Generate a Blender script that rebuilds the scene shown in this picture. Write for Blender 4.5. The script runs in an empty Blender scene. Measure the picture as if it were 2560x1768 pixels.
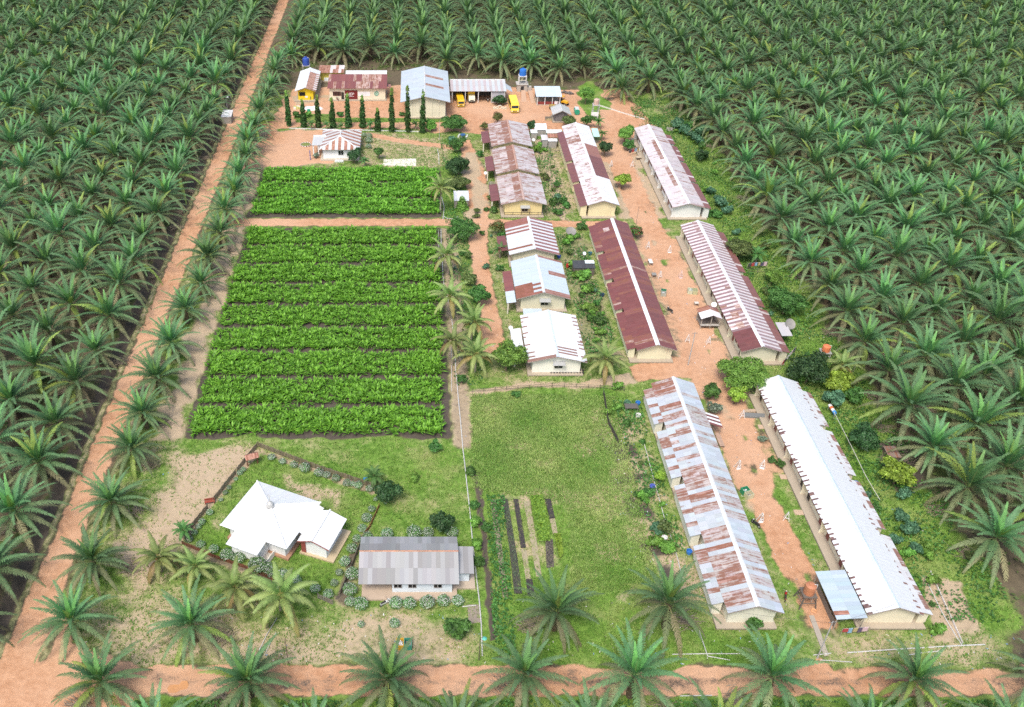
import bpy, math, random
import numpy as np
from mathutils import Vector
random.seed(7); RNG = np.random.default_rng(11)
sc = bpy.context.scene; COL = sc.collection
# ---------------------------------------------------------------- survey: site plan points read through the drone camera
F, TH, CX, CY, H = 2297., math.atan(1694/2297.), 1036., 884., 100.
CT, ST = math.cos(TH), math.sin(TH)
def G(px, py, z=0.):
    a, b = (px-CX)/F, (py-CY)/F
    dz = -ST-b*CT; t = (z-H)/dz
    return (a*t, (CT-b*ST)*t)
def ppm(py): return (py+810)*.00805                      # pixels per metre at that row
# ---------------------------------------------------------------- materials
MATS = {}
def newmat(name):
    m = bpy.data.materials.new(name); m.use_nodes = True
    nt = m.node_tree; b = nt.nodes['Principled BSDF']; MATS[name] = m
    return m, nt, b
def N(nt, t, **kw):
    n = nt.nodes.new(t)
    for k, v in kw.items():
        if k.startswith('i_'): n.inputs[k[2:].replace('_', ' ')].default_value = v
        else: setattr(n, k, v)
    return n
def L(nt, a, b): nt.links.new(a, b)
def attr(nt, name): return N(nt, 'ShaderNodeAttribute', attribute_name=name)
def math_(nt, op, a, b=None, c=None, clamp=False):
    n = N(nt, 'ShaderNodeMath', operation=op, use_clamp=clamp)
    for i, x in enumerate((a, b, c)):
        if x is None: continue
        if isinstance(x, (int, float)): n.inputs[i].default_value = x
        else: L(nt, x, n.inputs[i])
    return n.outputs[0]
def mix(nt, fac, a, b, blend='MIX'):
    n = N(nt, 'ShaderNodeMix', data_type='RGBA', blend_type=blend)
    for s, x in ((n.inputs[0], fac), (n.inputs[6], a), (n.inputs[7], b)):
        if isinstance(x, (int, float)): s.default_value = x
        elif isinstance(x, tuple): s.default_value = (*x[:3], 1)
        else: L(nt, x, s)
    return n.outputs[2]
def coords(nt, scale, kind='Object'):
    tc = N(nt, 'ShaderNodeTexCoord'); mp = N(nt, 'ShaderNodeMapping'); mp.inputs['Scale'].default_value = scale
    L(nt, tc.outputs[kind], mp.inputs[0]); return mp.outputs[0]
def noise(nt, vec, scale, detail=4., rough=.6):
    n = N(nt, 'ShaderNodeTexNoise', i_Scale=scale, i_Detail=detail, i_Roughness=rough)
    if vec is not None: L(nt, vec, n.inputs['Vector'])
    return n.outputs['Fac']
def sstep(nt, x, lo, hi):
    n = N(nt, 'ShaderNodeMapRange', interpolation_type='SMOOTHSTEP')
    for s, v in ((n.inputs[0], x), (n.inputs[1], lo), (n.inputs[2], hi)):
        if isinstance(v, (int, float)): s.default_value = v
        else: L(nt, v, s)
    return n.outputs[0]
def build_mats():
    # painted / plain things: face colour with uneven wear
    for name, rough, amt, sc_ in (('paint', .6, .5, 1.3), ('plaster', .85, .28, .8), ('timber', .8, .9, 2.5), ('gloss', .25, .15, 1.)):
        m, nt, b = newmat(name); c = attr(nt, 'col').outputs[0]
        n1 = noise(nt, coords(nt, (1, 1, .35)), sc_, 6, .7)
        f = sstep(nt, n1, .35, .72)
        dirt = mix(nt, .75, c, (.17, .13, .09))
        col = mix(nt, math_(nt, 'MULTIPLY', f, amt), c, mix(nt, .55, c, dirt))
        L(nt, col, b.inputs['Base Color']); b.inputs['Roughness'].default_value = rough
    # corrugated iron: sheet colour + rust running down the slope
    for name, s in (('iron_across', (.28, 3.4, .28)), ('iron_along', (3.4, .28, .28))):
        m, nt, b = newmat(name); c = attr(nt, 'col').outputs[0]; r = attr(nt, 'rust').outputs['Fac']
        n1 = noise(nt, coords(nt, s), 1.0, 5, .7); n2 = noise(nt, coords(nt, (1, 1, 1)), 1.1, 6, .75)
        n = math_(nt, 'ADD', math_(nt, 'MULTIPLY', n1, .62), math_(nt, 'MULTIPLY', n2, .38))
        thr = math_(nt, 'SUBTRACT', .74, math_(nt, 'MULTIPLY', r, .46))
        mask = sstep(nt, math_(nt, 'SUBTRACT', n, thr), -.05, .06)
        rc = mix(nt, noise(nt, coords(nt, s), 2.3, 3), (.105, .034, .028), (.36, .15, .08))
        n3 = noise(nt, coords(nt, tuple(x*2.2 for x in s)), 1.3, 4, .7)
        c2 = mix(nt, math_(nt, 'MULTIPLY', sstep(nt, n3, .42, .75), .35), c, mix(nt, .5, c, (.3, .27, .25)))
        L(nt, mix(nt, math_(nt, 'MULTIPLY', mask, .9), c2, rc), b.inputs['Base Color'])
        b.inputs['Roughness'].default_value = .45; b.inputs['Metallic'].default_value = .0
        L(nt, math_(nt, 'ADD', .4, math_(nt, 'MULTIPLY', mask, .45)), b.inputs['Roughness'])
    # foliage
    for name, trans in (('leaf', .25), ('bark', 0.)):
        m, nt, b = newmat(name); c = attr(nt, 'col').outputs[0]
        oi = N(nt, 'ShaderNodeObjectInfo')
        n1 = noise(nt, coords(nt, (1, 1, 1)), .9, 3)
        v = math_(nt, 'ADD', .85, math_(nt, 'MULTIPLY', oi.outputs['Random'], .4))
        v = math_(nt, 'MULTIPLY', v, math_(nt, 'ADD', .7, math_(nt, 'MULTIPLY', n1, .7)))
        hs = N(nt, 'ShaderNodeHueSaturation'); L(nt, c, hs.inputs['Color']); L(nt, v, hs.inputs['Value'])
        hs.inputs['Saturation'].default_value = 1.0
        L(nt, math_(nt, 'ADD', .488, math_(nt, 'MULTIPLY', oi.outputs['Random'], .03)), hs.inputs['Hue'])
        L(nt, hs.outputs[0], b.inputs['Base Color']); b.inputs['Roughness'].default_value = .5
        b.inputs['Specular IOR Level'].default_value = .35
        if trans:
            t = N(nt, 'ShaderNodeBsdfTranslucent'); L(nt, hs.outputs[0], t.inputs[0])
            mx = N(nt, 'ShaderNodeMixShader'); mx.inputs[0].default_value = trans
            L(nt, b.outputs[0], mx.inputs[1]); L(nt, t.outputs[0], mx.inputs[2])
            L(nt, mx.outputs[0], nt.nodes['Material Output'].inputs[0])
    m, nt, b = newmat('glass'); b.inputs['Base Color'].default_value = (.015, .017, .02, 1); b.inputs['Roughness'].default_value = .08
    m, nt, b = newmat('puddle'); b.inputs['Base Color'].default_value = (.6, .3, .13, 1); b.inputs['Roughness'].default_value = .12
    # ground: zone channels are dirt / grass / sand / soil laid out in site metres
    m, nt, b = newmat('earth'); z = attr(nt, 'zone'); sx = N(nt, 'ShaderNodeSeparateColor'); L(nt, z.outputs[0], sx.inputs[0])
    dr, gr, sa, so = sx.outputs[0], sx.outputs[1], sx.outputs[2], z.outputs['Alpha']
    w = coords(nt, (1, 1, 1))
    nA = noise(nt, w, .16, 8, .62); nB = noise(nt, w, .8, 7, .7); nC = noise(nt, w, 4.5, 5, .75); nD = noise(nt, w, .045, 5, .55)
    jit = math_(nt, 'MULTIPLY_ADD', nA, .55, math_(nt, 'MULTIPLY_ADD', nB, .75, math_(nt, 'MULTIPLY', nC, .5)))   # mean .9
    def msk(ch, wd=.2): return sstep(nt, math_(nt, 'ADD', ch, math_(nt, 'SUBTRACT', jit, 1.4)), -wd, wd)
    litter = mix(nt, nB, (.08, .064, .04), (.2, .16, .105))
    litter = mix(nt, sstep(nt, nA, .5, .62), litter, (.08, .11, .035))
    grass = mix(nt, sstep(nt, nB, .35, .68), (.1, .2, .03), (.2, .34, .06))
    grass = mix(nt, sstep(nt, nA, .45, .7), grass, (.28, .32, .11))
    grass = mix(nt, math_(nt, 'MULTIPLY', sstep(nt, nC, .5, .7), .5), grass, (.075, .13, .025))
    sand = mix(nt, nB, (.38, .28, .18), (.56, .45, .31)); sand = mix(nt, sstep(nt, nC, .55, .75), sand, (.24, .17, .1))
    dirt = mix(nt, sstep(nt, nB, .3, .7), (.45, .235, .128), (.6, .35, .21))
    dirt = mix(nt, sstep(nt, nD, .42, .6), dirt, mix(nt, nB, (.5, .285, .165), (.66, .42, .275)))
    dirt = mix(nt, math_(nt, 'MULTIPLY', sstep(nt, nC, .56, .72), .4), dirt, (.4, .19, .1))
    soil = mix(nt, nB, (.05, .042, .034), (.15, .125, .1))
    c = mix(nt, msk(gr), litter, grass); c = mix(nt, msk(sa), c, sand); c = mix(nt, msk(dr, .14), c, dirt); c = mix(nt, msk(so, .16), c, soil)
    L(nt, c, b.inputs['Base Color']); b.inputs['Roughness'].default_value = .95; b.inputs['Specular IOR Level'].default_value = .15
    bp = N(nt, 'ShaderNodeBump'); bp.inputs['Strength'].default_value = .5; bp.inputs['Distance'].default_value = .12
    L(nt, math_(nt, 'ADD', nC, nB), bp.inputs['Height']); L(nt, bp.outputs[0], b.inputs['Normal'])
build_mats()
# ---------------------------------------------------------------- object helpers
ORG = {}
def tag(o, label=None, cat=None, group=None, kind=None):
    if label: o['label'] = label
    if cat: o['category'] = cat
    if group: o['group'] = group
    if kind: o['kind'] = kind
    return o
def thing(name, label, cat, loc=(0, 0, 0), group=None, rz=0.):
    o = bpy.data.objects.new(name, None); COL.objects.link(o); o.location = loc; o.rotation_euler = (0, 0, rz)
    o.empty_display_size = .5; ORG[o.name] = Vector(loc)
    return tag(o, label, cat, group)
def mesh_np(name, V, loops, totals, col=None, rust=None):
    me = bpy.data.meshes.new(name); V = np.asarray(V, np.float32); loops = np.asarray(loops, np.int32).ravel(); totals = np.asarray(totals, np.int32)
    me.vertices.add(len(V)); me.vertices.foreach_set('co', V.ravel())
    me.loops.add(len(loops)); me.loops.foreach_set('vertex_index', loops)
    me.polygons.add(len(totals)); st = np.zeros(len(totals), np.int32); st[1:] = np.cumsum(totals)[:-1]
    me.polygons.foreach_set('loop_start', st); me.polygons.foreach_set('loop_total', totals)
    if col is not None:
        a = me.attributes.new('col', 'FLOAT_COLOR', 'FACE'); c = np.ones((len(totals), 4), np.float32); c[:, :3] = np.asarray(col)[:, :3]; a.data.foreach_set('color', c.ravel())
    if rust is not None:
        a = me.attributes.new('rust', 'FLOAT', 'FACE'); a.data.foreach_set('value', np.asarray(rust, np.float32))
    me.update(calc_edges=True); me.validate(); return me
def put(name, me, mat, parent=None, loc=(0, 0, 0), rz=0.):
    o = bpy.data.objects.new(name, me); COL.objects.link(o)
    if mat and not me.materials: me.materials.append(MATS[mat])
    if parent: o.parent = parent
    o.location = loc; o.rotation_euler = (0, 0, rz)
    return o
class MB:
    def __init__(s): s.v, s.f, s.c, s.r = [], [], [], []
    def q(s, pts, col, rust=0.):
        n = len(s.v); s.v += [tuple(p) for p in pts]; s.f.append(tuple(range(n, n+len(pts)))); s.c.append(col); s.r.append(rust); return s
    def hexa(s, b, t, col, rust=0.):                     # bottom ring b and top ring t, counter-clockwise from above
        n = len(b); s.q(b[::-1], col, rust); s.q(t, col, rust)
        for i in range(n): s.q([b[i], b[(i+1) % n], t[(i+1) % n], t[i]], col, rust)
        return s
    def box(s, x0, y0, z0, x1, y1, z1, col, rust=0.):
        if x0 > x1: x0, x1 = x1, x0
        if y0 > y1: y0, y1 = y1, y0
        if z0 > z1: z0, z1 = z1, z0
        r = lambda z: [(x0, y0, z), (x1, y0, z), (x1, y1, z), (x0, y1, z)]
        return s.hexa(r(z0), r(z1), col, rust)
    def bar(s, p, q, r0, col, r1=None, n=6):
        p, q = Vector(p), Vector(q); d = (q-p).normalized(); u = d.orthogonal().normalized(); w = d.cross(u); r1 = r0 if r1 is None else r1
        A = [p+(u*math.cos(2*math.pi*i/n)+w*math.sin(2*math.pi*i/n))*r0 for i in range(n)]
        B = [q+(u*math.cos(2*math.pi*i/n)+w*math.sin(2*math.pi*i/n))*r1 for i in range(n)]
        return s.hexa(A, B, col)
    def lathe(s, cx, cy, prof, col, n=16):               # prof: (radius, z[, colour]) from bottom to top
        for a, b in zip(prof, prof[1:]):
            for i in range(n):
                t0, t1 = 2*math.pi*i/n, 2*math.pi*(i+1)/n
                P = lambda pr, t: (cx+pr[0]*math.cos(t), cy+pr[0]*math.sin(t), pr[1])
                s.q([P(a, t0), P(a, t1), P(b, t1), P(b, t0)] if a[0] > 1e-6 and b[0] > 1e-6 else ([P(a, t0), P(a, t1), P(b, t0)] if b[0] < 1e-6 else [P(a, t0), P(b, t1), P(b, t0)]), b[2] if len(b) > 2 else col)
        return s
    def ring(s, c, R, r, ax, col, n=14, m=6):            # a torus (tyres); ax is its axis
        c, ax = Vector(c), Vector(ax).normalized(); u = ax.orthogonal().normalized(); w = ax.cross(u)
        P = lambda i, j: c+(u*math.cos(2*math.pi*i/n)+w*math.sin(2*math.pi*i/n))*(R+r*math.cos(2*math.pi*j/m))+ax*r*math.sin(2*math.pi*j/m)
        for i in range(n):
            for j in range(m): s.q([P(i, j), P(i+1, j), P(i+1, j+1), P(i, j+1)], col)
        return s
    def disc(s, c, R, ax, col, n=14):
        c, ax = Vector(c), Vector(ax).normalized(); u = ax.orthogonal().normalized(); w = ax.cross(u)
        return s.q([c+(u*math.cos(2*math.pi*i/n)+w*math.sin(2*math.pi*i/n))*R for i in range(n)], col)
    def build(s, name, mat='paint', parent=None, loc=None, rz=0., local=False):
        V = np.array(s.v, np.float64); org = Vector((0, 0, 0))
        if not local: org = ORG[parent.name] if parent else Vector(loc or (0, 0, 0))
        V = V-np.array(org)
        me = mesh_np(name, V, [i for f in s.f for i in f], [len(f) for f in s.f], s.c, s.r)
        o = put(name, me, mat, parent, (0, 0, 0) if parent else (loc or (0, 0, 0)), rz); ORG[o.name] = org
        return o
def dup(root, loc, rz=None, label=None, scale=None, group=None):
    r = root.copy(); COL.objects.link(r); r.location = loc
    if rz is not None: r.rotation_euler = (0, 0, rz)
    if scale is not None: r.scale = scale if hasattr(scale, '__len__') else (scale,)*3
    if label: r['label'] = label
    if group: r['group'] = group
    for ch in list(root.children):
        c = ch.copy(); COL.objects.link(c); c.parent = r
        for g in list(ch.children):
            d = g.copy(); COL.objects.link(d); d.parent = c
    return r
ORD = ['first', 'second', 'third', 'fourth', 'fifth', 'sixth', 'seventh', 'eighth', 'ninth', 'tenth', 'eleventh', 'twelfth', 'thirteenth', 'fourteenth', 'fifteenth', 'sixteenth',
       'seventeenth', 'eighteenth', 'nineteenth', 'twentieth', 'twenty-first', 'twenty-second', 'twenty-third', 'twenty-fourth', 'twenty-fifth', 'twenty-sixth', 'twenty-seventh', 'twenty-eighth', 'twenty-ninth', 'thirtieth']
def jit(c, a=.1):
    k = 1+random.uniform(-a, a); return tuple(max(0., x*k*(1+random.uniform(-a, a)*.3)) for x in c)
WHITE, CREAM, ZINC, MAROON, RUST, CONC, DARK = (.82, .83, .82), (.72, .66, .47), (.5, .56, .6), (.15, .045, .042), (.4, .17, .09), (.45, .38, .29), (.02, .02, .02)
# ---------------------------------------------------------------- the ground sheet
def poly_px(pts, z=0.): return [G(x, y, z) for x, y in pts]
def strip(pts, w):                                       # centre line (world) -> polygon
    Lf, Rt = [], []
    for i, p in enumerate(pts):
        a, b = pts[max(0, i-1)], pts[min(len(pts)-1, i+1)]; d = Vector((b[0]-a[0], b[1]-a[1])).normalized()
        ww = w[i] if hasattr(w, '__len__') else w
        Lf.append((p[0]-d.y*ww/2, p[1]+d.x*ww/2)); Rt.append((p[0]+d.y*ww/2, p[1]-d.x*ww/2))
    return Lf+Rt[::-1]
def sdist(P, poly):                                      # signed distance, negative inside
    d = np.full(len(P), 1e9); ins = np.zeros(len(P), bool); n = len(poly)
    for i in range(n):
        a, b = np.array(poly[i]), np.array(poly[(i+1) % n]); e = b-a; w = P-a
        t = np.clip((w@e)/max(1e-9, e@e), 0, 1); d = np.minimum(d, np.hypot(*(w-t[:, None]*e).T))
        c = ((a[1] <= P[:, 1]) != (b[1] <= P[:, 1])) & (P[:, 0] < (e[0]*(P[:, 1]-a[1])/(e[1] if abs(e[1]) > 1e-9 else 1e-9)+a[0])); ins ^= c
    return np.where(ins, -d, d)
rect = lambda x0, y0, x1, y1: [(x0, y0), (x1, y0), (x1, y1), (x0, y1)]
xs = np.unique(np.concatenate([np.linspace(-600, -70, 60), np.arange(-70, 96, .5), np.linspace(96, 700, 70)]))
ys = np.unique(np.concatenate([np.linspace(-20, 56, 12), np.arange(56, 300, .5), np.linspace(300, 900, 90)]))
GX, GY = np.meshgrid(xs, ys); P2 = np.column_stack([GX.ravel(), GY.ravel()]); NX, NY = len(xs), len(ys)
Z = np.zeros((len(P2), 4)); Z[:] = (0, .28, .12, .25)    # dirt, grass, sand, soil
def wob(a, f): return np.column_stack([a*(np.sin(P2[:, 1]*f+1)+np.sin(P2[:, 1]*f*2.3+P2[:, 0]*f*.9)+.6*np.sin(P2[:, 0]*f*4.1+P2[:, 1]*f*3.3)), a*(np.sin(P2[:, 0]*f*1.1)+np.sin(P2[:, 0]*f*2.1-P2[:, 1]*f*1.2)+.6*np.sin(P2[:, 0]*f*3.7-P2[:, 1]*f*4.3))])
P2W, P2V = P2+wob(.6, .27), P2+wob(.13, .8)
def lay(poly, tgt, feather=1., k=1.):
    m = np.clip(.5-sdist(P2W if feather >= 1.5 else P2V, poly)/feather, 0, 1)*k
    Z[:] = Z*(1-m[:, None])+np.array(tgt)*m[:, None]
D_, GR_, SA_, SO_ = (1, .2, .2, 0), (0, 1, .05, 0), (0, .25, .95, 0), (0, .1, .1, 1)
lay(rect(-46.5, 69, 76, 268), (0, .75, .4, 0), 4)                                # whole compound
lay(rect(66, 75, 79, 240), (0, 1, 0, .05), 4)
lay(poly_px([(1195, 980), (1560, 975), (1600, 1250), (1650, 1500), (1600, 1660), (1215, 1660)]), (0, .92, .22, 0), 3)   # rough pasture
lay(poly_px([(440, 1120), (720, 1130), (600, 1180), (400, 1400), (330, 1480), (300, 1380), (420, 1250)]), (.05, .5, .8, 0), 4)
lay(poly_px([(230, 1560), (420, 1500), (700, 1560), (1180, 1600), (1180, 1660), (260, 1680)]), (0, .7, .6, 0), 4)
lay(poly_px([(960, 1540), (1120, 1540), (1170, 1660), (860, 1660), (880, 1560)]), (.2, .6, .6, 0), 3)
lay(poly_px([(640, 1110), (1140, 1110), (1190, 1380), (960, 1330), (950, 1240)]), (0, .85, .3, 0), 4)
lay(poly_px([(650, 1130), (945, 1232), (845, 1500), (620, 1420), (460, 1350)]), (0, 1, 0, 0), 1)     # mosque lawn
lay(strip(poly_px([(462, 1345), (530, 1250), (647, 1130), (790, 1178), (938, 1232)]), 1.5), (0, .35, .6, .4), .9)
lay(strip(poly_px([(470, 1365), (560, 1405), (640, 1435), (700, 1460)]), 1.3), (0, .35, .5, .5), .9)
lay(poly_px([(885, 1340), (905, 1330), (880, 1470), (880, 1530), (835, 1500)]), (0, .35, .5, .55), .9)
lay(poly_px([(690, 1190), (780, 1195), (880, 1235), (860, 1270), (760, 1240)]), (0, .75, .72, 0), 3); lay(poly_px([(560, 1290), (530, 1330), (560, 1350), (590, 1300)]), (0, .8, .68, 0), 3)
# plots between the houses
lay(rect(31, 189, 38, 232), (0, .62, .6, .12), 2); lay(rect(31, 133, 38, 180), (0, .6, .5, .42), 2); lay(strip([(34.2, 186), (34, 215), (33.2, 232)], 1.1), SA_, .8)
lay(rect(12.5, 130, 19.5, 232), (0, .72, .5, 0), 2); lay(rect(6.5, 124, 13, 232), (0, .75, .35, .3), 2)
lay(poly_px([(1500, 1080), (1580, 1090), (1640, 1300), (1700, 1480), (1640, 1480), (1590, 1330), (1520, 1200)]), (0, .35, .45, .72), 1.5)
lay(rect(48, 76, 58, 100), (.12, .85, .4, 0), 1.5); lay(rect(48, 100, 58, 120), (.5, .55, .4, 0), 3); lay(rect(48, 120, 58, 182), (.55, .4, .6, 0), 2); lay(rect(48, 188, 58, 236), (.35, .45, .85, 0), 1.5)
lay(rect(73, 99, 80, 112), (0, .5, .3, .75), 3)
lay(poly_px([(2300, 1440), (2400, 1450), (2460, 1600), (2340, 1610)]), (.1, .45, .8, .3), 1.2)
# crop fields
lay(rect(-37.6, 112.2, 5.9, 183.2), SO_, .8); lay(rect(-38.4, 188.2, 6.4, 214.6), SO_, .8)
lay(rect(-42, 112, -38.2, 240), (.15, .3, .75, .3), 1.5); lay(rect(6.2, 110, 9.5, 183), (0, .4, .6, .4), 1)
lay(rect(-38.5, 109.5, 6, 112.2), (0, .8, .35, .1), 1.5)
# yards
lay(poly_px([(700, 325), (640, 420), (600, 425), (640, 370), (700, 300)]), (.9, .2, .7, 0), 2)
lay(poly_px([(690, 326), (840, 326), (830, 410), (650, 420)]), (.85, .2, .75, 0), 2)
lay(poly_px([(900, 330), (1110, 345), (1130, 400), (1060, 430), (900, 415)]), (0, .8, .6, 0), 2)
lay(strip(poly_px([(915, 335), (1000, 352), (1080, 362), (1150, 372)]), 2.6), (.95, .2, .4, 0), 1)
lay(poly_px([(715, 250), (730, 222), (1000, 215), (1560, 225), (1600, 270), (1560, 330), (1400, 325), (1330, 330), (1200, 335), (1000, 322), (690, 318), (640, 318), (680, 296)]), D_, 1.6)
lay(poly_px([(1440, 215), (1480, 205), (1540, 275), (1500, 310), (1460, 285)]), (0, .95, 0, .1), 1.5)
lay(poly_px([(725, 240), (830, 236), (835, 255), (740, 262)]), (.3, .2, 1, 0), 1)
lay(poly_px([(735, 285), (830, 285), (830, 297), (735, 297)]), (0, 1, 0, 0), .8)
lay(rect(-33, 244, 11, 247.2), (.05, .9, .2, 0), .7)
roads = {
 'dirt_road': [rect(-52., 40, -48., 900), [(-53.5, 55), (-30, 55), (-35, 69.6), (-44, 73), (-46.5, 80), (-52, 86)]],
 'gravel_road': [rect(-36, 65.4, 140, 69.4)],
 'lane': [strip(poly_px([(2095, 1690), (2075, 1600), (2050, 1540), (1990, 1420), (1940, 1320), (1890, 1210), (1850, 1110), (1815, 1010), (1775, 930), (1745, 830), (1700, 720), (1655, 630), (1605, 530), (1565, 440), (1540, 370), (1530, 310)]), [4.4, 3.6, 3.4, 4.6, 4.2, 5.2, 5.6, 6, 7.5, 6, 6, 6, 5.5, 5.5, 5.5, 7]),
          poly_px([(1500, 275), (1600, 275), (1640, 318), (1590, 330), (1570, 420), (1500, 400)])],
 'side_lane': [strip(poly_px([(1240, 885), (1232, 850), (1220, 760), (1205, 680), (1195, 610), (1192, 560), (1195, 500), (1190, 430), (1172, 385), (1160, 350)]), [6, 4.6, 3.4, 3.4, 4, 5.2, 5.2, 4.8, 3.8, 3]),
               [(-42.5, 184), (12, 184.2), (48, 183.2), (48, 186), (12, 187.4), (-42.5, 187.6)]],
 'footpath': [strip(poly_px([(1580, 935), (1660, 925), (1740, 920)]), [4.5, 5, 5]), strip(poly_px([(1180, 985), (1330, 960), (1440, 965), (1580, 945)]), [1.1, 1., 1.2, 3])],
}
ROADM = {}
for nme, ps in roads.items():
    msk = np.full(len(P2), 1e9)
    for p in ps:
        msk = np.minimum(msk, sdist(P2, p))
        if nme != 'footpath' or p is ps[0]: lay(p, D_, 1.4)
        else: lay(p, (.3, .3, .9, 0), .7)
    ROADM[nme] = msk
def tracks(line, off, k=.55):
    for s in (-off, off):
        q = []
        for i, pt in enumerate(line):
            a, b = line[max(0, i-1)], line[min(len(line)-1, i+1)]; d = Vector((b[0]-a[0], b[1]-a[1])).normalized(); q.append((pt[0]-d.y*s, pt[1]+d.x*s))
        lay(strip(q, .55), (.35, 0, 1, 0), .5, k)
lay(rect(-33, 65.6, 140, 69.2), (.95, .2, 0, .42), 1.4)
tracks([(-49.7, 60), (-49.6, 200), (-49.8, 360)], .8); tracks([(-36, 67.5), (30, 67.3), (110, 67.4)], .85, .4)
tracks(poly_px([(2075, 1600), (1990, 1420), (1940, 1320), (1890, 1210), (1850, 1110), (1815, 1010), (1775, 930), (1745, 830), (1700, 720), (1655, 630), (1605, 530), (1565, 440)]), .8, .5)
for i in range(26): cx_, cy_ = random.uniform(-34, 90), random.uniform(66, 69); lay(rect(cx_-random.uniform(1, 4), cy_-.5, cx_+random.uniform(1, 4), cy_+.4), (.7, .1, 0, .55), .9, .6)
for i in range(40): cx_, cy_ = random.uniform(-51.5, -48), random.uniform(70, 300); lay(rect(cx_-.5, cy_-random.uniform(1, 4), cx_+.5, cy_+random.uniform(1, 4)), (.75, .1, .1, .5), .9, .5)
for i in range(50): cx_, cy_ = random.uniform(48, 58), random.uniform(76, 240); r_ = random.uniform(.4, 1.3); lay(rect(cx_-r_, cy_-r_*1.5, cx_+r_, cy_+r_*1.5), random.choice(((.2, .9, .3, 0), (.6, .2, .2, .45), (.3, .5, .9, 0))), 1.2, .7)
for i in range(60): cx_, cy_ = random.uniform(-30, 10), random.uniform(247, 275); r_ = random.uniform(.5, 2.2); lay(rect(cx_-r_*1.6, cy_-r_*.6, cx_+r_*1.6, cy_+r_*.6), random.choice(((.5, .2, .9, 0), (.7, .2, .2, .4), (.3, .75, .5, 0))), 1.5, .6)
for i in range(45): cx_, cy_ = random.uniform(14, 40), random.uniform(80, 122); r_ = random.uniform(.8, 2.6); lay(rect(cx_-r_, cy_-r_*.8, cx_+r_, cy_+r_*.8), (0, .8, .66, .08), 1.6, .75)
lay(rect(-47.4, 70, -46.2, 300), (.1, .55, .5, 0), 1)
lay(strip(poly_px([(1192, 555), (1195, 500), (1190, 430), (1170, 385)]), 4), (.25, .2, .95, 0), 1.5, .9)
lay(strip(poly_px([(1760, 930), (1690, 905), (1640, 890)]), 3), (.7, .4, .4, 0), 1)
lay(rect(-55.2, 60, -53.2, 320), (0, .15, .1, 1), 1.2); lay(rect(-53.2, 60, -52.2, 320), (.2, .55, .5, 0), .6)       # ditch beside the road, its shade painted in with the soil channel
lay(strip(poly_px([(1190, 1180), (1205, 1290), (1215, 1400), (1225, 1500), (1232, 1600)]), .8), SO_, .8)
lay(rect(-34, 61.5, 140, 65.2), (0, .9, .1, .25), .8); lay(rect(-34, 60.4, 140, 61.6), (0, .3, .1, 1), .6)
lay(rect(52.3, 69.2, 76, 74.5), (0, .75, .5, .1), 2); lay(rect(22, 69.4, 46, 74.5), (0, 1, .1, 0), 1.5)
gz = .10*np.sin(P2[:, 0]*.11)*np.cos(P2[:, 1]*.09)*np.clip((P2[:, 1]-90)/40, 0, 1)*0
gz = gz-.7*np.clip(1-np.abs(P2[:, 0]+54.2)/1.1, 0, 1)*(P2[:, 1] < 330)-.45*np.clip(1-np.abs(P2[:, 1]-61)/.9, 0, 1)
V = np.column_stack([P2, gz]); ii = np.arange(NX*NY).reshape(NY, NX)
Q = np.stack([ii[:-1, :-1], ii[:-1, 1:], ii[1:, 1:], ii[1:, :-1]], -1).reshape(-1, 4)
def sheet(name, quads, dz):
    us, inv = np.unique(quads, return_inverse=True); v = V[us].copy(); v[:, 2] += dz
    me = mesh_np(name, v, inv.reshape(-1), np.full(len(quads), 4))
    a = me.attributes.new('zone', 'FLOAT_COLOR', 'POINT'); a.data.foreach_set('color', Z[us].astype(np.float32).ravel())
    return put(name, me, 'earth')
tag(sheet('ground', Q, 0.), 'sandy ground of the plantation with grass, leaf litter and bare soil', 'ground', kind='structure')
for k, (nme, lab) in enumerate((('dirt_road', 'long straight orange dirt road along the palm blocks'), ('gravel_road', 'brown earth road crossing along the foot of the compound'),
                  ('lane', 'orange dirt lane between the two columns of long barracks'), ('side_lane', 'dirt lane and cross path beside the green crop plots'), ('footpath', 'trodden earth path at the edge of the pasture'))):
    m = ROADM[nme][Q].max(1) < .4
    tag(sheet(nme, Q[m], .004*(k+1)), lab, nme.replace('_', ' '), kind='structure')
def zone_at(p):                                          # nearest grid sample of the zone channels
    i = np.clip(np.searchsorted(xs, p[:, 0]), 0, NX-1); j = np.clip(np.searchsorted(ys, p[:, 1]), 0, NY-1)
    return Z[j*NX+i]
mb = MB(); pts = poly_px([(418, 1722), (425, 1712), (448, 1712), (455, 1703), (468, 1702), (472, 1712), (468, 1722), (450, 1726), (440, 1732), (422, 1732)])
mb.hexa([(x, y, -.02) for x, y in pts[::-1]], [(x, y, .03) for x, y in pts[::-1]], (.6, .3, .13))
tag(mb.build('puddle', 'puddle'), 'bright orange muddy puddle on the earth road', 'puddle', kind='structure')
mb = MB(); pts = poly_px([(957, 399), (1040, 397), (1041, 415), (1000, 416), (953, 414), (960, 407)])
mb.hexa([(x, y, 0) for x, y in pts[::-1]], [(x, y, .07) for x, y in pts[::-1]], (.8, .76, .66))
tag(mb.build('drying_floor', 'plaster'), 'bright white drying floor on the grass behind the small plot', 'drying floor')
mb = MB(); pts = poly_px([(1168, 1512), (1198, 1512), (1205, 1556), (1172, 1560)]); mb.hexa([(x, y, 0) for x, y in pts[::-1]], [(x, y, .05) for x, y in pts[::-1]], (.3, .25, .2))
tag(mb.build('concrete_slab', 'plaster'), 'bare brown concrete slab beside the grey roofed house', 'slab')
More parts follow.
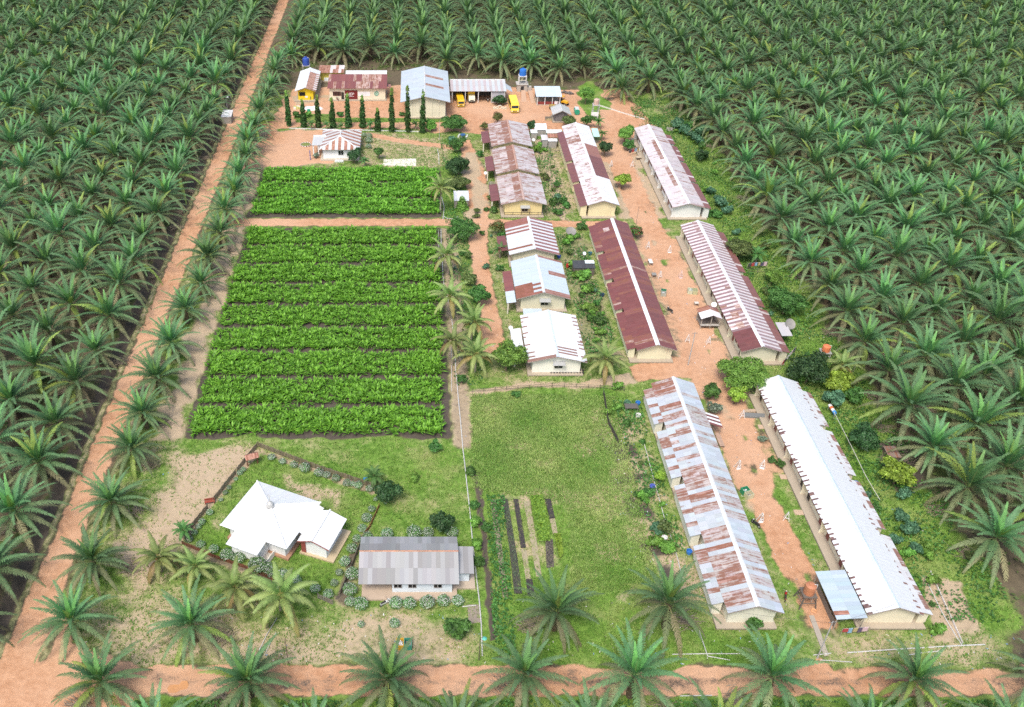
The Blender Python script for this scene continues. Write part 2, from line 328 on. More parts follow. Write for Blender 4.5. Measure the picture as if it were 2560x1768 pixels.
# ---------------------------------------------------------------- houses
def slope(mb, A, B, Ee, Ef, nu, rows, colfn, t=.05):
    """A-B ridge ends, Ee-Ef eave ends (Ee below A, Ef below B): overlapping iron sheets on a thin deck"""
    A, B, Ee, Ef = map(Vector, (A, B, Ee, Ef)); up = (B-A).cross(Ee-A).normalized()
    if up.z < 0: up = -up
    P = lambda u, v: A.lerp(B, u).lerp(Ee.lerp(Ef, u), v)
    for i in range(nu):
        for j in range(rows):
            c, r = colfn(i/nu, (j+.5)/rows, i, j); v0, v1 = j/rows, min(1.0, (j+1)/rows+.015)
            o0 = up*(.006*(i % 2)+.003); o1 = o0+up*(.014 if j < rows-1 else .004)
            mb.q([P(i/nu, v0)+o0, P((i+1)/nu, v0)+o0, P((i+1)/nu, v1)+o1, P(i/nu, v1)+o1], c, r)
    c, r = colfn(.5, .5, 0, 0); d = up*-t; R = [A, B, Ef, Ee]
    mb.q([p+d for p in R], tuple(x*.6 for x in c), 0)
    for i in range(4): mb.q([R[i], R[(i+1) % 4], R[(i+1) % 4]+d, R[i]+d], c, r)
def hipface(mb, Ea, Eb, Ta, Tb, n, colfn):
    Ea, Eb, Ta, Tb = map(Vector, (Ea, Eb, Ta, Tb)); ax = Eb-Ea; f = lambda p: (p-Ea).dot(ax)/ax.dot(ax); ta, tb = f(Ta), f(Tb)
    up = ax.cross(Ta-Ea).normalized(); up = up if up.z > 0 else -up
    def top(u):
        if u < ta: return Ea.lerp(Ta, u/ta)
        if u > tb: return Tb.lerp(Eb, (u-tb)/(1-tb))
        return Ta.lerp(Tb, (u-ta)/(tb-ta)) if tb-ta > 1e-6 else Ta
    us = sorted(set([i/n for i in range(n+1)]+[ta, tb]))
    for i, (a, b) in enumerate(zip(us, us[1:])):
        if b-a < 1e-4: continue
        c, r = colfn(a, .5, int(a*n+1e-6), 0); o = up*(.004+.006*(int(a*n+1e-6) % 2)); pts = [Ea.lerp(Eb, a)+o, Ea.lerp(Eb, b)+o, top(b)+o, top(a)+o]
        if (pts[2]-pts[1]).length < 1e-4: pts.pop(2)
        elif (pts[3]-pts[0]).length < 1e-4: pts.pop(3)
        mb.q(pts, c, r)
    mb.q([Ea-up*.06, Eb-up*.06, Tb-up*.06, Ta-up*.06] if tb-ta > 1e-3 else [Ea-up*.06, Eb-up*.06, Ta-up*.06], tuple(x*.6 for x in c)); mb.q([Ea, Eb, Eb-up*.06, Ea-up*.06], c)
def sheets(styles):                                     # choose per column: list of (weight, colour, rust, jitter)
    memo = {}
    def fn(u, v, i, j):
        if i not in memo: memo[i] = random.choices(styles, [s[0] for s in styles])[0]
        w, c, r, *k = memo[i]
        if random.random() < .02: w, c, r, *k = random.choices(styles, [s[0] for s in styles])[0]
        return jit(c, k[0] if k else .08), max(0, r+random.uniform(-.05, .05))
    return fn
def window(wall, x, y, z, w, h, nrm, panes=2, frame=(.7, .68, .62)):
    """window on a wall facing nrm ('-y' or '-x'): frame part with dark pane as a sub-part"""
    f = MB(); g = MB()
    if nrm == '-y':
        B_ = lambda m, a0, a1, b0, b1, d0, d1, c: m.box(x+a0, y-d1, z+b0, x+a1, y-d0, z+b1, c)
    else:
        B_ = lambda m, a0, a1, b0, b1, d0, d1, c: m.box(x-d1, y+a0, z+b0, x-d0, y+a1, z+b1, c)
    k = .07
    B_(f, 0, w, 0, k, .0, .06, frame); B_(f, 0, w, h-k, h, .0, .06, frame); B_(f, 0, k, k, h-k, .0, .06, frame); B_(f, w-k, w, k, h-k, .0, .06, frame)
    for i in range(1, panes): B_(f, w*i/panes-k/2, w*i/panes+k/2, k, h-k, .0, .055, frame)
    B_(g, k, w-k, k, h-k, .002, .02, DARK)
    fo = f.build('window', 'paint', wall); g.build('pane', 'glass', fo); return fo
def door(wall, x, y, z, w, h, nrm, col, open_=False):
    f = MB(); c = DARK if open_ else col
    if nrm == '-y':
        f.box(x, y-.05, z, x+w, y-.003, z+h, c); f.box(x-.06, y-.07, z, x, y-.003, z+h+.06, (.4, .3, .2)); f.box(x+w, y-.07, z, x+w+.06, y-.003, z+h+.06, (.4, .3, .2))
    else:
        f.box(x-.05, y, z, x-.003, y+w, z+h, c); f.box(x-.07, y-.06, z, x-.003, y, z+h+.06, (.4, .3, .2)); f.box(x-.07, y+w, z, x-.003, y+w+.06, z+h+.06, (.4, .3, .2))
    return f.build('door', 'paint', wall)
def house(name, label, cat, rx, zr, xl, xr, zl, zre, y0, y1, wx0, wx1, fy, by, wall, lcol, rcol, cap, capw=.32, group=None, plinth=(.6, .6, .9, .3), zp=.3, pcol=CONC, nu=None, rows=3, vent=True, mat='iron_across'):
    """ridge runs along y at rx; eaves xl/xr; roof y0..y1; walls wx0..wx1 from y0+fy to y1-by"""
    t = thing(name, label, cat, ((wx0+wx1)/2, y0+fy, 0), group)
    wy0, wy1 = y0+fy, y1-by; sl = lambda x: zr-(zr-zl)*(rx-x)/(rx-xl) if x < rx else zr-(zr-zre)*(x-rx)/(xr-rx)
    za, zb = sl(wx0)-.1, sl(wx1)-.1; w = MB()
    prof = [(wx0, zp), (wx1, zp), (wx1, zb), (rx, zr-.1), (wx0, za)]
    w.hexa([(x, wy0, z) for x, z in prof], [(x, wy1, z) for x, z in prof], wall)
    wo = w.build('wall', 'plaster', t)
    p = MB(); p.box(wx0-plinth[0], wy0-plinth[2], 0, wx1+plinth[1], wy1+plinth[3], zp, pcol)
    p.box(wx0-plinth[0]-.03, wy0-plinth[2]-.03, 0, wx1+plinth[1]+.03, wy1+plinth[3]+.03, .1, (.17, .14, .11)); p.build('plinth', 'plaster', t)
    r = MB(); n = nu or max(3, int((y1-y0)/.78))
    slope(r, (rx, y0, zr), (rx, y1, zr), (xl, y0, zl), (xl, y1, zl), n, rows, lcol); slope(r, (rx, y0, zr), (rx, y1, zr), (xr, y0, zre), (xr, y1, zre), n, rows, rcol)
    ro = r.build('roof', mat, t)
    if cap:
        c = MB(); dl, dr = capw*(zr-zl)/(rx-xl), capw*(zr-zre)/(xr-rx); k = int((y1-y0)/1.8)+1
        for i in range(k):
            a, b = y0-.03+(y1-y0+.06)*i/k, y0-.03+(y1-y0+.06)*(i+1)/k+.04; o = .035+.012*(i % 2); cc = jit(cap, .05)
            c.q([(rx-capw, a, zr-dl+o), (rx, a, zr+.03+o), (rx, b, zr+.03+o), (rx-capw, b, zr-dl+o)], cc, .12); c.q([(rx, a, zr+.03+o), (rx+capw, a, zr-dr+o), (rx+capw, b, zr-dr+o), (rx, b, zr+.03+o)], cc, .12)
        c.build('ridge_cap', 'iron_across', ro)
    for y in (y0, y1):                                   # a barge board along each gable
        f = MB()
        for xa, zz in ((xl, zl), (xr, zre)):
            a, b = (rx, zr), (xa, zz); s = -.03 if y == y0 else .0
            f.hexa([(a[0], y+s, a[1]-.16), (b[0], y+s, b[1]-.16), (b[0], y+s+.03, b[1]-.16), (a[0], y+s+.03, a[1]-.16)], [(a[0], y+s, a[1]-.01), (b[0], y+s, b[1]-.01), (b[0], y+s+.03, b[1]-.01), (a[0], y+s+.03, a[1]-.01)], (.35, .3, .27))
        f.build('bargeboard', 'timber', t)
    if vent:
        m = MB(); m.box(rx-.28, wy0-.05, zr-.5, rx+.28, wy0-.004, zr-.2, (.10, .05, .04)); m.build('vent', 'paint', t)
    return t, wo, ro
def leanto(t, x0, x1, z0, z1, ya, yb, colfn, wallx=None, wall=None, zp=.3, ends=True, rows=2, nu=None):
    """lean-to roof over a kitchen wing: x0 at the main eave (height z0) to x1 (z1)"""
    r = MB(); slope(r, (x0, ya, z0), (x0, yb, z0), (x1, ya, z1), (x1, yb, z1), nu or max(2, int((yb-ya)/.78)), rows, colfn); r.build('lean_to_roof', 'iron_across', t)
    if wall:
        m = MB(); k = .25 if x1 > x0 else -.25; xe = x1-k*1.4; zs = z0+(z1-z0)*(xe-x0)/(x1-x0)-.08
        prof = [(x0, zp), (xe, zp), (xe, zs), (x0, z0-.08)] if x1 > x0 else [(xe, zp), (x0, zp), (x0, z0-.08), (xe, zs)]
        m.hexa([(x, ya+.3, z) for x, z in prof], [(x, yb-.3, z) for x, z in prof], wall); m.build('kitchen_wing', 'plaster', t)
def yat(px, py, z): return G(px, py, z)[1]
RW = lambda r, c=(.74, .72, .71): [(3, c, r), (1, (.6, .42, .36), min(1, r+.15))]
# --- six long barracks -------------------------------------------------------
def barrack(label, rx, y0, y1, zr, ze, veranda, lcol, rcol, cap, wall, lean, lcolfn, capw=.32, gaps=(), name='barrack', nu=None, rows=3):
    xl, xr = rx-3.62, rx+3.66
    if veranda == 'E': wx0, wx1, pl = rx-3.1, rx+2.0, (1.5, 1.25, .95, .4)
    else: wx0, wx1, pl = rx-2.75, rx+3.1, (1.55, 1.5, .95, .4)
    t, wo, ro = house(name, label, 'barrack', rx, zr, xl, xr, ze, ze, y0, y1, wx0, wx1, .7, .6, wall, lcol, rcol, cap, capw, 'long workers barracks of the compound', pl, nu=nu, rows=rows)
    # kitchen wings on the side away from the lane, broken by open light wells
    segs = []; a = y0+lean[0]; cuts = sorted(gaps)
    for g0, g1 in cuts: segs.append((a, g0)); a = g1
    segs.append((a, y1-lean[1])); slp = (zr-ze)/3.62
    for a, b in segs:
        if b-a < .8: continue
        if veranda == 'E': leanto(t, xl+.02, xl-lean[2], ze-.03, ze-.03-slp*lean[2]*.9, a, b, lcolfn, wall=jit(wall, .04))
        else: leanto(t, xr-.02, xr+lean[2], ze-.03, ze-.03-slp*lean[2]*.9, a, b, lcolfn, wall=jit(wall, .04))
    # veranda side: party fins, doors, windows for every room
    n = 6; step = (y1-y0-1.3)/n
    for i in range(n+1):
        y = y0+.7+step*i; m = MB(); xv = wx1 if veranda == 'E' else wx0; sg = 1 if veranda == 'E' else -1; fo = 1.15 if veranda == 'E' else .8
        zt = zr-slp*abs(xv-rx)-.14; y = min(max(y, y0+.76), y1-.7)
        pr = [(xv, .3), (xv+sg*fo, .3), (xv+sg*fo*.8, .9), (xv+sg*fo, zt-slp*fo), (xv, zt)]
        m.hexa([(x, y, z) for x, z in pr], [(x, y+.12, z) for x, z in pr], jit(wall, .05)); m.build('party_fin', 'plaster', t)
    if veranda == 'W':
        for i in range(n):
            y = y0+.9+step*i
            for k, dy in enumerate((1.0, step-1.9)): door(wo, wx0, y+dy, .3, .85, 2.0, '-x', (.22, .06, .05), open_=(i+k) % 3 == 0)
            for dy in (2.4, step-3.5): window(wo, wx0, y+dy, 1.15, 1.1, 1.0, '-x', 2, (.3, .1, .08))
    return t
ZG = 2.55
greyL = sheets([(4, (.48, .52, .55), .26), (4, (.5, .44, .42), .55), (1., (.42, .24, .2), .62)]); greyR = sheets([(3, (.5, .56, .6), .12), (2, (.5, .48, .46), .45)])
b1 = barrack('long barrack with grey zinc roof in banded red rust, nearest the grass pasture', 43.9, 75.2, 122.9, 4.5, 3.08, 'E', greyL, greyR, (.74, .76, .76), (.80, .78, .64), (1.8, 1.2, 1.5),
    sheets([(3, (.48, .52, .55), .28), (3, (.46, .37, .34), .58)]), gaps=[(yat(1662, 1080, ZG), yat(1650, 1070, ZG)+.9), (yat(1690, 1215, ZG), yat(1690, 1196, ZG)), (yat(1745, 1365, ZG), yat(1745, 1341, ZG))])
TEETH = {}
def teeth(i, k, lo):
    if (i, k) not in TEETH: TEETH[(i, k)] = random.uniform(lo, 1.0) if i % 3 == 0 or random.random() < .1 else 1.2
    return TEETH[(i, k)]
def whL(u, v, i, j): return (jit((.19, .11, .1), .3), .35) if v > teeth(i, 0, .74) else (jit((.76, .78, .78), .04), .02)
def whR(u, v, i, j): return (jit((.26, .14, .12), .3), .4) if v > teeth(i, 1, .8) else (jit((.66, .69, .7), .035), .06)
def whK(u, v, i, j): return jit((.66, .67, .67), .05), random.choice((.2, .45, .7) if v > .4 else (.05, .2))
b2 = barrack('long barrack with pure white roof, dark rust teeth along its eaves', 61.95, 75.2, 123.6, 4.2, 2.74, 'W', whL, whR, (.60, .70, .74), (.80, .73, .55), (.4, 2.2, 1.55), whK, nu=150, rows=16,
    gaps=[(yat(2210, 1340, 2.3), yat(2200, 1322, 2.3)), (yat(2140, 1204, 2.3), yat(2120, 1188, 2.3)), (yat(2080, 1078, 2.3), yat(2070, 1066, 2.3))])
dk = sheets([(5, (.2, .062, .055), .3), (2, (.24, .085, .07), .5), (.3, (.5, .36, .32), .6)])
def dkL(u, v, i, j): return (jit((.62, .5, .47), .1), .45) if u > .82 and j == 1 and random.random() < .35 else dk(u, v, i, j)
b3 = barrack('long barrack roofed all in dark maroon iron with broad white ridge', 43.5, 132.9, 180.4, 3.95, 2.68, 'E', dkL, dk, (.86, .87, .88), (.76, .72, .5), (.9, .6, 1.5), dk, .4,
    gaps=[(yat(1525, 783, 2.3), yat(1525, 775, 2.3)), (yat(1485, 708, 2.3), yat(1485, 699, 2.3)), (yat(1470, 637, 2.3), yat(1470, 630, 2.3))])
def stL(u, v, i, j):
    if u < .12: return jit((.18, .06, .055), .1), .3
    if u < .32 and random.random() < .3: return jit((.7, .55, .5), .1), .6
    return (jit((.72, .65, .65), .05), .26+.2*(v < .45)) if i % 2 else (jit((.3, .19, .19), .12), .3)
def stR(u, v, i, j): return (jit((.66, .6, .6), .05), .25) if i % 2 else (jit((.34, .23, .23), .12), .25)
b4 = barrack('long barrack with narrow white and maroon striped roof', 62.05, 132.2, 179.2, 4.1, 2.9, 'W', stL, stR, (.86, .87, .88), (.73, .70, .53), (.3, 2.6, 1.65), sheets([(4, (.24, .1, .09), .4), (1, (.6, .5, .48), .4)]), .34,
    gaps=[(158.5, 160.0), (146.2, 147.2)], nu=78)
def urL(u, v, i, j): return jit((.66, .6, .6), .06), (.66 if v < .5 and (.2 < u < .42 or .52 < u < .78) else .36)+random.uniform(-.08, .08)
urR = sheets([(3, (.6, .54, .54), .36), (1, (.56, .47, .46), .48)])
b5 = barrack('long barrack with faded pinkish white roof and maroon lean-tos, last beside the palms', 62.15, 187.1, 232.6, 4.1, 3.08, 'W', urL, urR, (.86, .87, .88), (.80, .80, .76), (.2, 4., 1.6), sheets([(5, (.24, .1, .09), .35), (1.2, (.66, .6, .6), .3)]), .34,
    gaps=[(211.5, 212.6), (200., 200.8), (221.5, 222.8)])
def umL(u, v, i, j): return jit((.7, .65, .64), .06), (.62 if .72 < u < .82 else .42)+random.uniform(-.12, .12)
def umR(u, v, i, j):
    if .28 < u < .7: return jit((.2, .07, .06) if u < .55 else (.33, .14, .1), .08), .35
    return jit((.76, .76, .76), .05), .3 if u < .3 else .1
b6 = barrack('long barrack with flaking white roof, one maroon stretch on its lane side', 42.9, 187.7, 233.1, 4.5, 3.36, 'E', umL, umR, (.84, .82, .8), (.8, .70, .43), (.3, 3.2, 1.7), sheets([(5, (.2, .075, .07), .35)]), .28,
    gaps=[(yat(1440, 410, 2.9), yat(1438, 404, 2.9)), (yat(1460, 462, 2.9), yat(1460, 456, 2.9))])
# --- six cottages between the two lanes ------------------------------------
def cottage(label, rf, rb, zr, ze, lcol, rcol, cap, wall, rx=24.95, porch=None, porchcol=None, win=True, name='cottage', fy=.7, capw=.25, nu=None, rows=3):
    y0, y1 = yat(*rf, zr), yat(*rb, zr)
    t, wo, ro = house(name, label, 'house', rx, zr, rx-5.2, rx+5.3, ze, ze, y0, y1, rx-4.2, rx+4.3, fy, .6, wall, lcol, rcol, cap, capw, 'gabled workers cottages', (.8, .5, .8, .3), nu=nu or int((y1-y0)/.72), rows=rows)
    if win:
        fo = window(wo, rx-.35, y0+fy, 1.2, 1.5, 1.0, '-y', 2, (.5, .48, .42))
        m = MB(); m.hexa([(rx-.7, y0+fy-1.0, 2.45), (rx+1.5, y0+fy-1.0, 2.45), (rx+1.5, y0+fy-.01, 2.75), (rx-.7, y0+fy-.01, 2.75)], [(rx-.7, y0+fy-1.0, 2.5), (rx+1.5, y0+fy-1.0, 2.5), (rx+1.5, y0+fy-.01, 2.8), (rx-.7, y0+fy-.01, 2.8)], (.42, .43, .42)); m.build('awning', 'paint', t)
    if porch:
        ya, yb, w = porch; r = MB(); x0, x1 = rx-5.22, rx-5.2-w
        slope(r, (x0, ya, ze-.25), (x0, yb, ze-.25), (x1, ya, ze-.55), (x1, yb, ze-.55), max(2, int((yb-ya)/.8)), 1, porchcol); r.build('porch_roof', 'iron_across', t)
        for y in (ya+.2, yb-.2):
            m = MB(); m.box(x1+.15, y-.12, 0, x1+.4, y+.12, ze-.6, (.7, .66, .55)); m.build('porch_post', 'plaster', t)
    return t
pk = lambda k: (lambda u, v, i, j: (jit((.56, .49, .47), .1), (.72 if v < .5 else .5)*k+random.uniform(-.12, .12)))
pkR = lambda u, v, i, j: (jit((.57, .53, .52), .07), .46+random.uniform(-.12, .12))
mar = sheets([(5, (.2, .07, .065), .25)])
c1 = cottage('cottage with pinkish rust roof, farthest of the three joined ones by the yard', (1279, 354.4), (1266.5, 299.6), 4.6, 3.35, pk(1), pkR, (.5, .3, .22), (.78, .66, .36), 24.85, None, win=False)
c2 = cottage('cottage with rust mottled roof standing between two pinkish roofed cottages', (1293.3, 422.7), (1281.7, 362), 4.6, 3.35, pk(1.02), pkR, (.5, .3, .22), (.78, .67, .36), 24.85, None, win=False)
c3 = cottage('cottage with rust streaked roof and yellow gable facing the cross path', (1310, 499), (1296, 430), 4.6, 3.35, pk(.88), pkR, (.52, .36, .3), (.80, .66, .33), 24.85, None)
for c, (ya, yb) in ((c1, ((1222, 335), (1212, 321))), (c2, ((1220, 392), (1216, 379))), (c3, ((1234, 460), (1230, 441)))):
    pass
def porch(t, pf, pb, xw, z, colr, post=True):
    ya, yb = yat(*pf, z), yat(*pb, z); x0, x1 = 24.85-5.22, 24.85-5.2-xw; r = MB()
    slope(r, (x0, ya, z+.15), (x0, yb, z+.15), (x1, ya, z-.15), (x1, yb, z-.15), max(2, int((yb-ya)/.8)), 1, colr); r.build('porch_roof', 'iron_across', t)
    for y in ((ya+.2, yb-.2) if post else ()):
        m = MB(); m.box(x1+.15, y-.12, 0, x1+.4, y+.12, z-.2, (.7, .66, .55)); m.build('porch_post', 'plaster', t)
porch(c1, (1219, 357), (1209, 328), 2.0, 2.75, mar); porch(c2, (1230, 427), (1220, 391), 2.0, 2.75, mar); porch(c3, (1246, 502), (1232, 461), 2.0, 2.75, mar)
def aL(u, v, i, j):
    if u > .55: return (jit((.33, .13, .11), .1), .5) if i % 2 or u > .8 else (jit((.62, .62, .62), .06), .2)
    return (jit((.64, .67, .68), .05), .1) if random.random() < .75 or u > .2 else (jit((.38, .17, .12), .1), .7)
def aR(u, v, i, j): return (jit((.66, .67, .68), .05), .15) if i % 2 else (jit((.3, .13, .12), .12), .4)
c4 = cottage('cottage with maroon and zinc striped roof beside the red topped bush', (1338, 622), (1321, 542), 4.5, 3.05, aL, aR, (.8, .82, .83), (.76, .70, .5), win=False)
porch(c4, (1280, 627), (1250, 590), 1.9, 2.6, mar, False)
def bL(u, v, i, j): return (jit((.52, .6, .64), .04), .06) if u > .3 or (i % 2 and v < .4) else (jit((.33, .12, .09), .1), .6)
def bR(u, v, i, j): return (jit((.56, .65, .69), .03), .04) if .08 < u < .92 and not (.5 < u < .6 and v > .4) else (jit((.4, .22, .18), .1), .5)
c5 = cottage('cottage with pale blue zinc roof and rusty front edge', (1361, 731), (1342, 637), 4.6, 3.05, bL, bR, (.76, .79, .8), (.74, .70, .53))
porch(c5, (1275, 757), (1261, 678), 1.8, 2.65, lambda u, v, i, j: (jit((.55, .62, .65), .04), .05) if u < .3 else (jit((.24, .08, .07), .1), .35))
def cL(u, v, i, j): return jit((.76, .78, .78), .04), (.92 if v > teeth(i, 2, .68) else .02) if u > .05 else .8
def cR(u, v, i, j): return jit((.74, .76, .77), .035), (.75 if v > teeth(i, 3, .78) else .02) if not (.06 < u < .2 and v < .66 and i % 2) else .85
c6 = cottage('cottage with bright white roof and dark window above the potted plants', (1394, 892), (1372, 775), 4.25, 2.98, cL, cR, (.6, .68, .72), (.85, .83, .72), 25.1, nu=36, rows=10)
porch(c6, (1291, 888), (1283, 822), 1.9, 2.6, lambda u, v, i, j: (jit((.82, .83, .83), .03), .1), True)
# lone zinc sheet leaning between the two lower cottages
mb = MB(); y = yat(1345, 775, 2.2); slope(mb, (20.8, y+.3, 2.3), (24.4, y+.3, 2.3), (20.8, y-1.1, 1.9), (24.4, y-1.1, 1.9), 4, 1, lambda u, v, i, j: (jit((.5, .58, .62), .04), .03))
for x in (21, 24.2): mb.bar((x, y-.9, 0), (x, y-.9, 1.95), .05, (.3, .25, .2))
tag(mb.build('canopy', 'iron_along', None, (22.6, y, 0)), 'small flat zinc canopy squeezed between the blue and the white cottage', 'canopy')
# --- mosque -----------------------------------------------------------------
def rot2(p, a): return (p[0]*math.cos(a)-p[1]*math.sin(a), p[0]*math.sin(a)+p[1]*math.cos(a))
ZE = 3.1
cor = [G(553.5, 1314.6, ZE), G(640, 1200, ZE), G(799, 1256, ZE), G(719.6, 1375, ZE)]     # west, north, east, south eave corners
mc = (sum(c[0] for c in cor)/4, sum(c[1] for c in cor)/4); ang = math.atan2(cor[3][1]-cor[0][1], cor[3][0]-cor[0][0])
lc = [rot2((c[0]-mc[0], c[1]-mc[1]), -ang) for c in cor]; hw = (lc[2][0]+lc[3][0]-lc[0][0]-lc[1][0])/4; hd = (lc[1][1]+lc[2][1]-lc[0][1]-lc[3][1])/4
mq = thing('mosque', 'white mosque with pyramid roof and small silver dome in fenced lawn', 'mosque', (*mc, 0), rz=ang)
lb = lambda m, name, mat, par=mq: m.build(name, mat, par, local=True)
wq = (.83, .85, .85); m = MB(); m.box(-hw+.9, -hd+.9, .35, hw-.9, hd-.9, ZE-.1, wq); wo = lb(m, 'wall', 'plaster')
m = MB(); m.box(-hw+.5, -hd+.5, 0, hw-.3, hd-.5, .35, (.42, .24, .15)); lb(m, 'plinth', 'plaster')
wh = lambda u, v, i, j: (jit((.74, .76, .76), .045), .06)
r = MB(); zt = 4.75; zm = 4.0; a_ = .52
def ring4(s, z): return [(-hw*s, -hd*s, z), (hw*s, -hd*s, z), (hw*s, hd*s, z), (-hw*s, hd*s, z)]
R0, R1, R2 = ring4(1, ZE), ring4(.62, 3.72), ring4(.03, zt)
for i in range(4):
    hipface(r, R0[i], R0[(i+1) % 4], R1[i], R1[(i+1) % 4], 20, wh); hipface(r, R1[i], R1[(i+1) % 4], R2[i], R2[(i+1) % 4], 14, wh)
ro = lb(r, 'roof', 'iron_across')
c = MB()
for i in range(4):
    for A, B in ((R0[i], R1[i]), (R1[i], R2[i])): c.bar(Vector(A)+Vector((0, 0, .03)), Vector(B)+Vector((0, 0, .03)), .13, (.84, .84, .83), n=5)
lb(c, 'hip_cap', 'paint', ro)
d = MB(); d.lathe(0, 0, [(.6, zt-.3, (.3,.3,.29)), (.6, zt+.08, (.3,.3,.29)), (.5, zt+.1), (.52, zt+.28), (.44, zt+.5), (.27, zt+.68), (.1, zt+.8), (.05, zt+1.2), (.04, zt+1.7), (0, zt+1.72)], (.5, .5, .48), 18); do = lb(d, 'dome', 'gloss')
f = MB(); f.ring((0, 0, zt+1.95), .2, .03, (0, 1, 0), (.4, .4, .4), 12, 4); f.bar((0, 0, zt+1.7), (0, 0, zt+1.8), .02, (.4, .4, .4)); lb(f, 'finial', 'paint', do)
# entrance porch on the south-west face, mihrab store to the east
px0, px1 = -hw+2.4, hw-3.4
m = MB(); m.box(px0+.4, -hd-1.6, .3, px1-.3, -hd+.9, 2.5, wq); lb(m, 'porch_wall', 'plaster')
m = MB(); slope(m, (px0, -hd+.5, 2.95), (px1, -hd+.5, 2.95), (px0, -hd-2.3, 2.62), (px1, -hd-2.3, 2.62), 9, 1, wh); lb(m, 'porch_roof', 'iron_along')
m = MB(); m.box(px1-.3, -hd-2.2, 0, px1+.9, -hd+.6, .3, (.6, .55, .48)); m.box(px1+.75, -hd-2.2, .3, px1+.85, -hd+.6, 1.0, (.8, .76, .7)); lb(m, 'steps', 'plaster')
m = MB(); m.box(hw-.5, -.6, 2.2, hw+.75, hd-.8, 2.3, (.6, .6, .58)); slope(m, (hw-.3, -1.4, ZE+.05), (hw-.3, hd-.6, ZE+.05), (hw+.8, -1.4, ZE-.3), (hw+.8, hd-.6, ZE-.3), 8, 1, lambda u, v, i, j: (jit((.8, .8, .8), .03), .3)); lb(m, 'side_canopy', 'iron_across')
# washroom annex: own gabled block beside the mosque
ac = [G(742, 1355, 2.7), G(799, 1275.5, 3.6), G(865, 1305, 2.7), G(818.5, 1383, 2.7)]
rf, rb = G(778.6, 1352.6, 3.6), G(825, 1275.5, 3.6); ax = math.atan2(rb[1]-rf[1], rb[0]-rf[0])
an = thing('washroom', 'small white gabled washroom with red trim beside the mosque', 'washroom', (*rf, 0), rz=ax-math.pi/2)
Lr = math.hypot(rb[0]-rf[0], rb[1]-rf[1]); ee = rot2((ac[3][0]-rf[0], ac[3][1]-rf[1]), -(ax-math.pi/2)); el = rot2((ac[0][0]-rf[0], ac[0][1]-rf[1]), -(ax-math.pi/2)); xr_, xl_ = ee[0], el[0]
zrr = 3.6-(3.6-2.7)
m = MB(); pr = [(xl_+.7, .3), (xr_-.7, .3), (xr_-.7, 2.82), (0, 3.5), (xl_+.7, 2.85)]; m.hexa([(x, .5, z) for x, z in pr], [(x, Lr-.5, z) for x, z in pr], wq); wo = lb(m, 'wall', 'plaster', an)
r = MB(); slope(r, (0, 0, 3.6), (0, Lr, 3.6), (xl_, 0, 2.75), (xl_, Lr, 2.75), 9, 1, wh); slope(r, (0, 0, 3.6), (0, Lr, 3.6), (xr_, 0, 2.7), (xr_, Lr, 2.7), 9, 1, wh); ro = lb(r, 'roof', 'iron_across', an)
c = MB(); c.bar((0, -.05, 3.63), (0, Lr+.05, 3.63), .16, (.85, .85, .84), n=5); lb(c, 'ridge_cap', 'paint', ro)
m = MB()
for a, b in (((0, 3.6), (xl_, 2.75)), ((0, 3.6), (xr_, 2.7))): m.hexa([(a[0], -.05, a[1]-.2), (b[0], -.05, b[1]-.2), (b[0], -.01, b[1]-.2), (a[0], -.01, a[1]-.2)], [(a[0], -.05, a[1]-.03), (b[0], -.05, b[1]-.03), (b[0], -.01, b[1]-.03), (a[0], -.01, a[1]-.03)], (.3, .08, .07))
lb(m, 'bargeboard', 'paint', an)
m = MB(); m.box(xl_+.1, .1, 0, xr_+.5, Lr+.1, .3, (.55, .44, .28)); lb(m, 'plinth', 'plaster', an)
m = MB(); m.box(xl_+.3, .38, .3, xl_+1.0, .495, 2.3, (.3, .07, .06)); lb(m, 'door', 'paint', an)
# --- grey roofed clinic house along the road ------------------------------------
zrg = 4.2; yA = yat(1000, 1378, zrg); xa, xb = G(898.5, 1378, zrg)[0], G(1145.5, 1375, zrg)[0]
yf = yat(1000, 1461, 2.65); yb_ = yat(1000, 1342, 2.65)
gh = thing('house', 'pale blue house with weathered grey corrugated roof and orange ridge line', 'house', ((xa+xb)/2, yf+.9, 0))
wy0, wy1, wx0, wx1 = yf+.62, yb_-.7, xa+1.1, xb-.9; sl = lambda y: zrg-(zrg-2.65)*((yA-y)/(yA-yf) if y < yA else (y-yA)/(yb_-yA))-.1; wc = (.72, .80, .86)
m = MB(); pr = [(wy0, .3), (wy1, .3), (wy1, sl(wy1)), (yA, zrg-.1), (wy0, sl(wy0))]; xw = wx0+3.4
m.hexa([(xw, y, z) for y, z in pr][::-1], [(wx1, y, z) for y, z in pr][::-1], wc)
pr2 = [(wy0+1.5, .3), (wy1, .3), (wy1, sl(wy1)), (yA, zrg-.1), (wy0+1.5, sl(wy0+1.5))]; m.hexa([(wx0, y, z) for y, z in pr2][::-1], [(xw-.003, y, z) for y, z in pr2][::-1], wc); wo = m.build('wall', 'plaster', gh)
gcol = lambda u, v, i, j: (jit((.36, .36, .36) if random.random() < .6 else (.28, .275, .27), .07), .0)
r = MB(); slope(r, (xa, yA, zrg), (xb, yA, zrg), (xa, yf, 2.65), (xb, yf, 2.65), 22, 2, gcol); slope(r, (xa, yA, zrg), (xb, yA, zrg), (xa, yb_, 2.65), (xb, yb_, 2.65), 22, 2, gcol); ro = r.build('roof', 'iron_along', gh)
c = MB()
for i in range(26): x0 = xa+(xb-xa)*i/26; c.bar((x0, yA, zrg+.02), (x0+(xb-xa)/26+.03, yA, zrg+.02), .09+.01*(i % 2), jit((.55, .26, .15), .15), n=6)
c.build('ridge_tile', 'paint', ro)
